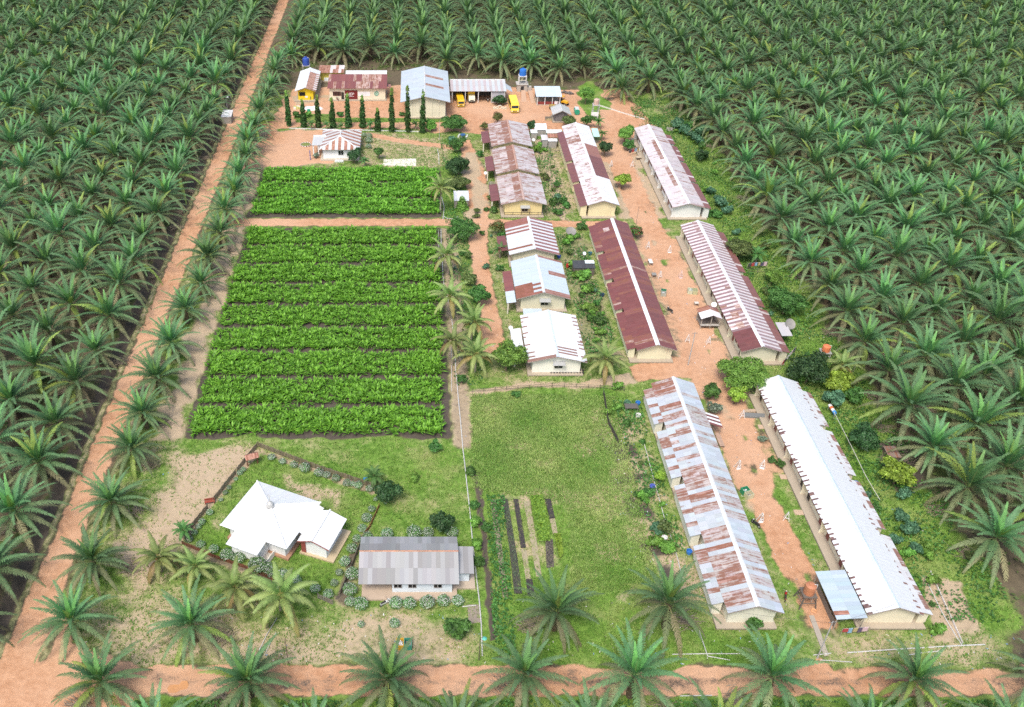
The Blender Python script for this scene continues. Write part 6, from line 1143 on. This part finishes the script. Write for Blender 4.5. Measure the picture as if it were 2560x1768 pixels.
# fences -----------------------------------------------------------------
def fence(label, pts, h, col, step=.28, kind='picket', post=2.2, name='fence'):
    P_ = [G(*p) for p in pts]; t = thing(name, label, 'fence', (*P_[0], 0)); m = MB(); po = MB()
    for a, b in zip(P_, P_[1:]):
        a, b = Vector((*a, 0)), Vector((*b, 0)); Ln = (b-a).length; n = max(1, int(Ln/step)); d = (b-a)/Ln; w = Vector((-d.y, d.x, 0))*.025
        if kind == 'picket':
            for i in range(n):
                p = a+d*(i*step); q = p+d*step*.72; hh = h*random.uniform(.9, 1.05); m.hexa([p-w, q-w, q+w, p+w], [v+Vector((0, 0, hh)) for v in (p-w, q-w, q+w, p+w)], jit(col, .22))
        elif kind == 'wall':
            w *= 2.5; m.hexa([a-w, b-w, b+w, a+w], [v+Vector((0, 0, h)) for v in (a-w, b-w, b+w, a+w)], col)
        for zz in ((.3, .8) if kind == 'picket' else (.45, .95) if kind == 'rail' else ()):
            m.bar(a+Vector((0, 0, h*zz)), b+Vector((0, 0, h*zz)), .035, jit(col, .2), n=4)
        k = max(1, int(Ln/post))
        for i in range(k+1): p = a+(b-a)*i/k; po.bar(p, p+Vector((0, 0, h*1.12)), .05, jit(col, .2), n=5)
    m.build('panel', 'timber', t); po.build('posts', 'timber', t)['kind'] = 'stuff'
fence('weathered brown picket fence behind the mosque lawn', [(646, 1117), (790, 1172), (940, 1222)], 1.05, (.2, .165, .11)); fence('grey brown picket fence left of mosque lawn above the gate gap', [(644, 1118), (590, 1185), (534, 1256)], 1.05, (.26, .215, .15)); fence('grey brown picket fence left of mosque lawn below the gate gap', [(520, 1272), (458, 1348)], 1.0, (.24, .19, .13))
fence('low rust brown fence along the front of mosque lawn', [(456, 1361), (540, 1396), (633, 1428), (705, 1462)], .7, (.17, .055, .03), .3); fence('orange brown fence right of the mosque lawn', [(948, 1268), (925, 1320), (905, 1348)], .7, (.26, .11, .04), .3); fence('dark grey bamboo fence between mosque lawn and grey house', [(900, 1368), (872, 1440), (850, 1490)], 1.0, (.15, .125, .1)); fence('short grey picket fence below the mosque lawn', [(795, 1496), (832, 1512)], 1.0, (.22, .2, .17))
fence('dark wire garden fence in front of yellow gable cottage', [(1261, 541), (1365, 541)], 1.0, (.08, .075, .065), .3, 'rail', 1.6); fence('bamboo rail fence by the pasture path', [(1180, 982), (1380, 968), (1500, 972), (1560, 978)], .8, (.16, .14, .1), .3, 'rail', 1.8); fence('dark netting fence bounding the pasture beside grey barrack', [(1508, 985), (1520, 1060), (1545, 1110)], 1.0, (.06, .055, .05), .25, 'picket')
fence('bamboo rail near the orange forecourt of striped barrack', [(1777, 852), (1800, 852)], .6, (.32, .3, .2), .3); fence('grey rail fence of the garden beside flaking barrack', [(1364, 380), (1400, 380), (1404, 395), (1362, 396)], 1., (.25, .22, .18), .3, 'rail', 1.2); fence('plank fence of the small cottage front garden', [(1222, 462), (1237, 461)], .8, (.4, .38, .34), .3); fence('low hedge rail behind the striped barrack', [(1870, 683), (1915, 684)], 1.1, (.12, .11, .1), .3, 'rail', 1.5)
fence('pale rail fence at the right plot corner', [(2325, 1432), (2405, 1610)], .35, (.7, .69, .66), .3, 'rail', 2.5); fence('thin stake fence behind the last barrack', [(1666, 327), (1684, 329)], 1.1, (.45, .42, .36), .4); fence('white low kerb wall along the column trees', [(723, 322), (870, 326), (960, 328), (1063, 331)], .28, (.72, .72, .69), .3, 'wall', 5.)
fence('white edging wall of the earth mound plot', [(1488, 262), (1520, 272), (1560, 285), (1612, 300)], .35, (.75, .72, .66), .3, 'wall', 6.)
def pipe(pts, label, r=.07, z=.1, col=(.6, .6, .58)):
    m = MB(); P_ = [Vector((*G(*p, z), z+.05*math.sin(i*2.))) for i, p in enumerate(pts)]
    for a, b in zip(P_, P_[1:]):
        m.bar(a, b, r, jit(col, .05), n=5)
    tag(m.build('pipe', 'paint', None, P_[0]), label, 'pipe')
pipe([(1093.6, 372.6), (1097, 391), (1097.5, 411)], 'short white pipe at the far right of the small plot', .09); pipe([(1104, 493), (1108, 508), (1110.7, 519), (1109, 535), (1107.5, 548.5)], 'curved white pipe below the tall coconut palm', .09); pipe([(1110, 541), (1117, 546.5), (1137, 547), (1145, 542)], 'bent white pipe beside the cross path', .08)
pipe([(1102.6, 573), (1103, 610), (1106, 650), (1107, 690), (1112, 725), (1126, 770), (1131, 812), (1138, 870), (1139, 920), (1142, 950), (1146, 1000), (1152, 1060), (1157, 1120), (1163, 1170), (1167, 1210), (1175, 1280), (1180, 1340), (1186, 1400), (1192, 1450), (1198, 1500), (1203, 1560), (1206, 1640)], 'long white water pipe running down beside the crop plot to the road', .085)
pipe([(1096, 575), (1097, 620), (1101, 662)], 'thin white pipe next to the crop plot corner', .05); pipe([(1128, 870), (1129, 920), (1129, 978)], 'thin white pipe along the lower crop edge', .05); pipe([(2118, 1632), (2240, 1624), (2340, 1617), (2400, 1614), (2462, 1612)], 'white pipe along the grass edge of the lower right plot', .08); pipe([(2270, 1638), (2310, 1632), (2345, 1628)], 'second white pipe lying on the right verge', .07)
pipe([(2321, 1462), (2355, 1532), (2390, 1590), (2406, 1614)], 'white pipe slanting down the right plot', .07); pipe([(1680, 1636), (1760, 1635), (1850, 1634)], 'white pipe on the grass below the rusty grey barrack', .06); pipe([(1748, 1577), (1769, 1641), (1825, 1650)], 'bent white pipe right of the pasture palms', .06); pipe([(2033, 1638), (2078, 1634)], 'short white pipe at the lane mouth', .06)
pipe([(1610, 1107), (1632, 1190), (1660, 1290), (1690, 1380), (1708, 1455)], 'white pipe along the back of rusty grey barrack', .06); pipe([(1155, 1517), (1190, 1514)], 'short white pipe beside the grey roofed house', .07); pipe([(645, 1632), (668, 1585), (692, 1545)], 'white pipe leaning from the ground near the big coconut', .05); pipe([(662, 1638), (676, 1608), (690, 1580)], 'second thin pipe near the big coconut', .04)
pipe([(2050, 1650), (2130, 1656)], 'pipe on the verge by the lower pole', .05); pipe([(1700, 1740), (1780, 1739)], 'white pipe half hidden in the road hedge', .06); pipe([(2085, 1030), (2130, 1120), (2165, 1190), (2200, 1250)], 'rusty gutter pipe on the back of white barrack', .05, 1.6, (.6, .58, .5))
# nursery beds ------------------------------------------------------------
def bed(pts, label, col, plants=None, n=0, dens=.14, name='nursery_bed', h=.14):
    P_ = [G(*p) for p in pts]; P_ = P_ if sum(P_[i-1][0]*P_[i][1]-P_[i][0]*P_[i-1][1] for i in range(len(P_))) > 0 else P_[::-1]
    c = (sum(p[0] for p in P_)/len(P_), sum(p[1] for p in P_)/len(P_)); t = thing(name, label, 'garden bed', (*c, 0), 'nursery beds in the pasture'); m = MB(); m.hexa([(*p, 0) for p in P_], [(*p, h) for p in P_], col); m.build('soil', 'timber', t)
    if plants:
        a = np.array(P_); r = np.random.default_rng(int(pts[0][0])); q = r.uniform(a.min(0), a.max(0), (n, 2)); q = q[sdist(q, P_) < -.05]; k = len(q); q = q-np.array(c); p = np.column_stack([q, r.uniform(h, h+.22, k)]); nr = r.normal(size=(k, 3))*.5+np.array((0, 0, 1)); nr /= np.linalg.norm(nr, axis=1)[:, None]; tt = np.cross(nr, r.normal(size=(k, 3))); tt /= np.linalg.norm(tt, axis=1)[:, None]; b = np.cross(nr, tt); s = dens*r.uniform(.6, 1.4, k)[:, None]
        V = np.stack([p-tt*s, p-b*s*.7, p+tt*s, p+b*s*.7], 1).reshape(-1, 3); mm = r.random((k, 1)); cc = np.array(plants[0])*(1-mm)+np.array(plants[1])*mm; o = put('seedlings', mesh_np('seedlings', V, np.arange(4*k), np.full(k, 4), cc), 'leaf', t); o['kind'] = 'stuff'
B4 = lambda x, y: (1150+x/4.2, 1180+y/4.2); q4 = lambda *p: [B4(*i) for i in p]
BLKS = (.03, .027, .03); TAN = (.4, .34, .22)
bed(q4((318, 292), (375, 292), (505, 1320), (450, 1320)), 'leftmost nursery bed, mostly bare tan soil with scattered dark pots', (.3, .26, .19), ((.05, .09, .03), (.12, .18, .05)), 700, .1)
bed(q4((440, 290), (500, 290), (600, 900), (652, 1280), (570, 1280), (520, 820)), 'long nursery bed of small potted seedlings fading to black below', (.05, .048, .045), ((.03, .04, .03), (.16, .22, .12)), 1500, .07)
bed(q4((560, 290), (610, 290), (692, 800), (638, 800)), 'upper black bed of soil bags in the middle', BLKS); bed(q4((640, 812), (695, 808), (745, 1125), (690, 1125)), 'short bare tan bed below the upper black bed', TAN, h=.06); bed(q4((692, 1132), (758, 1130), (782, 1292), (708, 1292)), 'lower black bed of soil bags near the palm', BLKS)
bed(q4((668, 312), (730, 300), (800, 700), (858, 1100), (800, 1100), (735, 700)), 'long bare tan bed in the middle', TAN, h=.06); bed(q4((730, 258), (868, 250), (930, 520), (945, 735), (830, 740), (770, 500)), 'broad bed of bright green vines', (.1, .12, .04), ((.1, .22, .03), (.25, .4, .05)), 3200, .15)
bed(q4((895, 720), (975, 715), (985, 1000), (910, 1010)), 'bed littered with pots and dead leaves', (.14, .12, .1), ((.2, .17, .14), (.05, .05, .05)), 700, .08); bed(q4((893, 288), (950, 284), (995, 488), (938, 492)), 'short black bed at the upper right', BLKS); bed(q4((940, 495), (995, 490), (1028, 648), (975, 650)), 'short bare bed at the right', TAN, h=.06); bed(q4((982, 655), (1060, 660), (1085, 860), (1042, 930)), 'small bright green bed at the right', (.12, .14, .05), ((.14, .27, .03), (.28, .42, .05)), 1100, .13)
# notice shelter, blue sign, red bench
x, y = G(632, 1162); t = thing('notice_shelter', 'roofed notice frame with rusty tin top at the mosque fence corner', 'shelter', (x, y, 0), rz=math.radians(22)); m = MB(); slope(m, (-1.05, .1, 2.2), (1.05, .1, 2.2), (-1.05, -.62, 1.75), (1.05, -.62, 1.75), 7, 1, lambda u, v, i, j: (jit((.5, .25, .18), .15), .5)); slope(m, (-1.05, .1, 2.2), (1.05, .1, 2.2), (-1.05, .7, 1.8), (1.05, .7, 1.8), 7, 1, lambda u, v, i, j: (jit((.5, .25, .18), .15), .5)); m.build('roof', 'iron_along', t, local=True)
for sx in (-.8, .8): m = MB(); m.box(sx-.09, -.09, 0, sx+.09, .09, 2.0, (.2, .07, .04)); m.build('post', 'timber', t, local=True)
x, y = G(914, 1208); t = thing('sign', 'small light blue sign on a post by the mosque fence', 'sign', (x, y, 0)); m = MB(); m.bar((0, 0, 0), (0, 0, 1.1), .04, (.5, .5, .5)); m.build('post', 'paint', t, local=True); m = MB(); m.box(-.32, -.05, .75, .32, 0, 1.25, (.08, .38, .72)); m.build('panel', 'gloss', t, local=True)
x, y = G(525, 1259); t = thing('bench', 'red wooden bench at the gap of the mosque fence', 'bench', (x, y, 0), rz=.2); m = MB(); m.box(-.75, -.2, .4, .75, .2, .46, (.3, .05, .03)); m.build('seat', 'timber', t, local=True); m = MB(); m.box(-.75, .2, .5, .75, .25, .9, (.3, .05, .03)); m.build('backrest', 'timber', t, local=True)
for sx in (-.65, .65): m = MB(); m.box(sx-.04, -.18, 0, sx+.04, .2, .4, (.25, .05, .03)); m.build('leg', 'timber', t, local=True)
def table(px, py, label, w, d, h, col, rz=0., name='table'):
    x, y = G(px, py); t = thing(name, label, name, (x, y, 0), rz=rz); m = MB(); m.box(-w/2, -d/2, h-.06, w/2, d/2, h, col); m.build('tabletop', 'timber', t, local=True)
    for sx in (-1, 1):
        for sy in (-1, 1): m = MB(); m.box(sx*(w/2-.08)-.04, sy*(d/2-.08)-.04, 0, sx*(w/2-.08)+.04, sy*(d/2-.08)+.04, h-.06, jit((.35, .3, .25), .2)); m.build('leg', 'timber', t, local=True)
table(1625, 660, 'white topped table beside the maroon barrack eave', .8, 1.7, .75, (.78, .78, .75)); table(1634, 692, 'dark small table at the maroon barrack eave', .9, 1.0, .7, (.3, .3, .28)); table(1596, 399, 'tan plank table before the porch of last barrack', 1.4, 1.2, .75, (.55, .45, .32)); table(1727, 624, 'white chest table on the veranda of striped barrack', .8, 1.1, 1.05, (.82, .78, .66), .4); table(1731, 641, 'small white table on the veranda of striped barrack', .6, .9, 1.0, (.84, .8, .7), .4)
table(1798, 1104, 'long tan plank bench against the rusty grey barrack', .8, 3.2, .45, (.5, .34, .25), name='bench'); table(1740, 764, 'small pale table left of the kiosk', .8, .7, .7, (.7, .66, .58)); table(1577, 1024, 'dark work table with blue basin by the rusty barrack end', 2.2, 1.3, .8, (.12, .11, .1)); table(1205, 895, 'weathered bench under the pale green shade tree', 1.5, .5, .45, (.4, .38, .35), name='bench')
mb = MB(); p = [G(1861, 1035), G(1911, 1038), G(1911, 1047), G(1861, 1045)]; mb.hexa([(*q, 0) for q in p[::-1]], [(*q, .35) for q in p[::-1]], (.2, .21, .21)); tag(mb.build('gutter_bridge', 'plaster', None, (*p[0], 0)), 'dark slab bridging the drain to the white barrack', 'slab'); mb = MB(); p = [G(1862, 1026), G(1896, 1024), G(1897, 1031), G(1862, 1032)]; mb.hexa([(*q, 0) for q in p[::-1]], [(*q, .2) for q in p[::-1]], (.5, .38, .27)); tag(mb.build('step_slab', 'plaster', None, (*p[0], 0)), 'tan slab beside the dark gutter bridge', 'slab')
for i, (px, py) in enumerate(((1907, 1068), (1962, 1193), (1998, 1282))): x, y = G(px, py); mb = MB(); mb.hexa([(x-.8, y-.5, 0), (x+.6, y-.55, 0), (x+.7, y+.45, 0), (x-.75, y+.5, 0)], [(x-.8, y-.5, .12), (x+.6, y-.55, .12), (x+.7, y+.45, .12), (x-.75, y+.5, .12)], (.55, .4, .28)); tag(mb.build('step_slab', 'plaster', None, (x, y, 0)), ORD[i]+' tan step slab from the far end before the white barrack veranda', 'slab', 'step slabs of the white barrack')
# washing lines
CLO = [(.75, .75, .75), (.06, .06, .07), (.45, .05, .06), (.25, .45, .65), (.5, .4, .2), (.1, .08, .16), (.7, .5, .55), (.8, .8, .82)]
def washing(a, b, label, n, off, cl):
    P_, Q_ = G(*a), G(*b); t = thing('clothes_line', label, 'clothes line', (*P_, 0)); m = MB(); A, B = Vector((*P_, 1.7)), Vector((*Q_, 1.7)); m.bar(A, B, .015, (.5, .5, .5), n=3); m.build('line', 'paint', t)
    for p in (A, B): m = MB(); m.bar((p.x, p.y, 0), p, .04, (.35, .3, .25)); m.build('post', 'timber', t)
    for i in range(n):
        c = A.lerp(B, (i+.7)/(n+.5)); d = (B-A).normalized(); w = d*random.uniform(.22, .4); e = Vector((-d.y, d.x, 0))*.03; h = random.uniform(.6, .95); mb = MB(); mb.hexa([c-w-e*2-Vector((0, 0, h)), c+w-e*2-Vector((0, 0, h*.96)), c+w+e*2-Vector((0, 0, h*.96)), c-w+e*2-Vector((0, 0, h))], [c-w*.9-e, c+w*.9-e, c+w*.9+e, c-w*.9+e], CLO[(i+off) % 8])
        tag(mb.build('garment', 'paint', None, c), 'washed garment hanging on the '+cl, 'garment', 'washing on the '+cl)
washing((1866, 676), (1916, 672), 'clothes line behind the striped barrack beside the palms', 6, 1, 'line behind the striped barrack'); washing((1985, 885), (1950, 925), 'clothes line at the near end of the striped barrack', 6, 5, 'line at the end of striped barrack'); washing((2098, 1593), (2165, 1588), 'clothes line under the carport of white barrack', 5, 2, 'line under the white barrack carport'); washing((1569, 392), (1600, 383), 'clothes line beside the porch of last barrack', 4, 1, 'line beside the last barrack')
x, y = G(1418, 670); mb = MB(); mb.lathe(x, y, [(0, 0), (.3, 0), (.33, .5), (.28, .95), (.1, 1.0), (0, 1.0)], (.45, .02, .02), 10); tag(mb.build('water_can', 'paint', None, (x, y, 0)), 'red cloth covered barrel on the path beside the blue cottage', 'barrel')
for px, py, c, l in ((1397, 645, (.03, .09, .4), 'blue drum at the wall of striped cottage'), (1505, 741, (.02, .06, .12), 'dark blue tub against the maroon barrack'), (1722, 1384, (.03, .2, .6), 'bright blue tub behind the rusty grey barrack'), (1630, 1221, (.1, .15, .55), 'blue plastic sheet bundle on bare soil'), (1594, 1012, (.03, .2, .55), 'blue basin by the rusty barrack end'), (2138, 1213, (.03, .12, .5), 'blue tub at the cut roof of white barrack'), (1475, 637, (.04, .16, .22), 'teal drum near the small dish'), (1433, 668, (.8, .8, .8), 'white tub at the corner of tarpaulin shed'), (1231, 494, (.3, .6, .5), 'pale green drum by the yellow gable porch'), (1660, 1350, (.8, .8, .8), 'white bucket beside the clipped tree'), (1595, 1043, (.75, .75, .72), 'white basin behind the rusty barrack')):
    x, y = G(px, py); mb = MB(); mb.lathe(x, y, [(0, 0), (.36, 0), (.42, .55), (.44, .6), (.38, .58), (.34, .2), (0, .2)], c, 12); tag(mb.build('tub', 'paint', None, (x, y, 0)), l, 'tub')
for i in range(24):
    r_, k = divmod(i, 12); x, y = G(1378+k*7.2, 928+r_*6.5, .1); mb = MB(); mb.lathe(x, y, [(0, 0), (.15, 0), (.2, .34), (.15, .33), (0, .28)], (.03, .03, .03), 8); tag(mb.build('plant_pot', 'paint', None, (x, y, 0)), 'black plant pot in the double row before the white roofed cottage', 'pot', 'black pots before the white cottage')
mb = MB(); pts = [(2081-6, 1014), (2081+6, 1031)]; a, b = G(2074, 1013, 1.), G(2088, 1034, 1.); 
for i, c in enumerate(((.8, .8, .8), (.75, .2, .06), (.8, .8, .8), (.08, .35, .75))): p = Vector((*a, 1.)).lerp(Vector((*b, 1.)), i/4); q = Vector((*a, 1.)).lerp(Vector((*b, 1.)), (i+1)/4); mb.bar(p, q, .3, c)
mb.bar((*a, 0), (*a, 1.), .05, (.4, .4, .4)); mb.bar((*b, 0), (*b, 1.), .05, (.4, .4, .4)); tag(mb.build('painted_drum', 'paint', None, (*a, 0)), 'orange white and blue painted drum on a rail behind white barrack', 'drum')
x, y = G(2034, 1528); mb = MB(); mb.ring((x, y, .12), .32, .09, (.1, .1, 1), (.85, .42, .2), 16, 6); tag(mb.build('tyre_ring', 'paint', None, (x, y, 0)), 'orange painted ring on the lane below the timber tank stand', 'ring')
mb = MB(); p = [G(*q) for q in ((2022, 1540), (2034, 1540), (2058, 1600), (2072, 1640), (2060, 1642), (2040, 1590))]; mb.hexa([(*q, 0) for q in p[::-1]], [(*q, .12) for q in p[::-1]], (.42, .37, .3)); tag(mb.build('drain_slab', 'plaster', None, (*p[0], 0)), 'broken grey drain slab along the lower lane', 'slab')
# scraps: dead fronds under the palms and pale litter nobody would count
rng = np.random.default_rng(77); vv, cc = [], []
def scat(poly, n, s, cols):
    a = np.array(poly); q = rng.uniform(a.min(0), a.max(0), (n, 2)); q = q[sdist(q, [tuple(p) for p in a]) < 0]; k = len(q); p = np.column_stack([q, np.full(k, .05)]); an = rng.uniform(0, 6.28, k); t = np.column_stack([np.cos(an), np.sin(an), rng.uniform(-.1, .3, k)])*(s*rng.uniform(.5, 1.5, k))[:, None]; b = np.column_stack([-np.sin(an), np.cos(an), 0*an])*(s*rng.uniform(.25, .6, k))[:, None]
    vv.append(np.stack([p-t-b, p+t-b, p+t+b, p-t+b], 1)); cc.append(np.array(cols)[rng.integers(0, len(cols), k)])
LT = [(.8, .8, .8), (.75, .72, .68), (.6, .58, .55), (.35, .3, .26), (.25, .4, .6)]
for pl, n in ((rect(30.5, 86, 38.5, 122), 170), (rect(31, 133, 37.5, 232), 150), (rect(66, 90, 80, 236), 190), (rect(14, 128, 19, 205), 60), (rect(48, 76, 58, 232), 120), (rect(-47, 70, -38, 240), 60), (rect(-25, 70, 10, 78), 70), (rect(14, 69.5, 45, 80), 70), (rect(60, 69, 80, 76), 60), (rect(-35, 246, 60, 275), 90), (rect(7, 112, 12, 232), 60)): scat(pl, n, .11, LT)
V = np.concatenate(vv).reshape(-1, 3); n = len(V)//4; tag(put('litter', mesh_np('litter', V, np.arange(4*n), np.full(n, 4), np.concatenate(cc)), 'paint'), 'pale scraps and litter strewn between houses and along the lanes', 'litter', kind='stuff')
rng = np.random.default_rng(78); vv, cc = [], []
for x, y, *_ in list(plan)+[(r[1], r[2]) for r in rows_[:260]]:
    k = 90; an = rng.uniform(-.9, .9); c = np.array((x+rng.uniform(2, 4.2)*rng.choice((-1, 1)), y+rng.uniform(-2, 2))); q = c+rng.normal(0, .75, (k, 2)); a2 = an+rng.normal(0, .35, k); t = np.column_stack([np.cos(a2), np.sin(a2), rng.uniform(-.05, .2, k)])*rng.uniform(.3, .9, k)[:, None]; b = np.column_stack([-np.sin(a2), np.cos(a2), 0*a2])*.03; p = np.column_stack([q, rng.uniform(.05, .3, k)]); vv.append(np.stack([p-t-b, p+t-b, p+t+b, p-t+b], 1)); cc.append(np.array((.22, .17, .13))*rng.uniform(.5, 1.4, (k, 1)))
V = np.concatenate(vv).reshape(-1, 3); n = len(V)//4; tag(put('dead_fronds', mesh_np('dead_fronds', V, np.arange(4*n), np.full(n, 4), np.concatenate(cc)), 'bark'), 'dry cut palm fronds heaped between the palm trunks', 'palm litter', kind='stuff')
# ---------------------------------------------------------------- light, sky, camera
EL, AZ = math.radians(58), math.radians(205)             # high veiled sun from behind and to the left of the drone
w = bpy.data.worlds.new('World'); sc.world = w; w.use_nodes = True; nt = w.node_tree
sk = nt.nodes.new('ShaderNodeTexSky'); sk.sky_type = 'NISHITA'; sk.sun_disc = False; sk.sun_elevation = EL; sk.sun_rotation = AZ; sk.air_density = 1.; sk.dust_density = 3.5; sk.ozone_density = 1.
nt.links.new(sk.outputs[0], nt.nodes['Background'].inputs[0]); nt.nodes['Background'].inputs[1].default_value = .13
ld = bpy.data.lights.new('sun', 'SUN'); ld.energy = 1.5; ld.angle = math.radians(18); ld.color = (1, .95, .87); lo = bpy.data.objects.new('sun', ld); COL.objects.link(lo)
sd = Vector((math.sin(AZ)*math.cos(EL), math.cos(AZ)*math.cos(EL), math.sin(EL))); lo.rotation_euler = (-sd).to_track_quat('-Z', 'Y').to_euler()
cd = bpy.data.cameras.new('camera'); co = bpy.data.objects.new('camera', cd); COL.objects.link(co); sc.camera = co
co.location = (0, 0, H); co.rotation_euler = (math.pi/2-TH, 0, 0); cd.sensor_fit = 'HORIZONTAL'; cd.sensor_width = 36; cd.lens = 36*F/2560; cd.shift_x = (1280-CX)/2560; cd.clip_end = 3000; cd.clip_start = 1
vs = sc.view_settings; vs.view_transform = 'Standard'; vs.look = 'None'; vs.gamma = 1; vs.exposure = .75; vs.use_curve_mapping = False
sc.cycles.max_bounces = 4; sc.cycles.diffuse_bounces = 2; sc.cycles.glossy_bounces = 2; sc.cycles.transmission_bounces = 2; sc.cycles.use_denoising = False
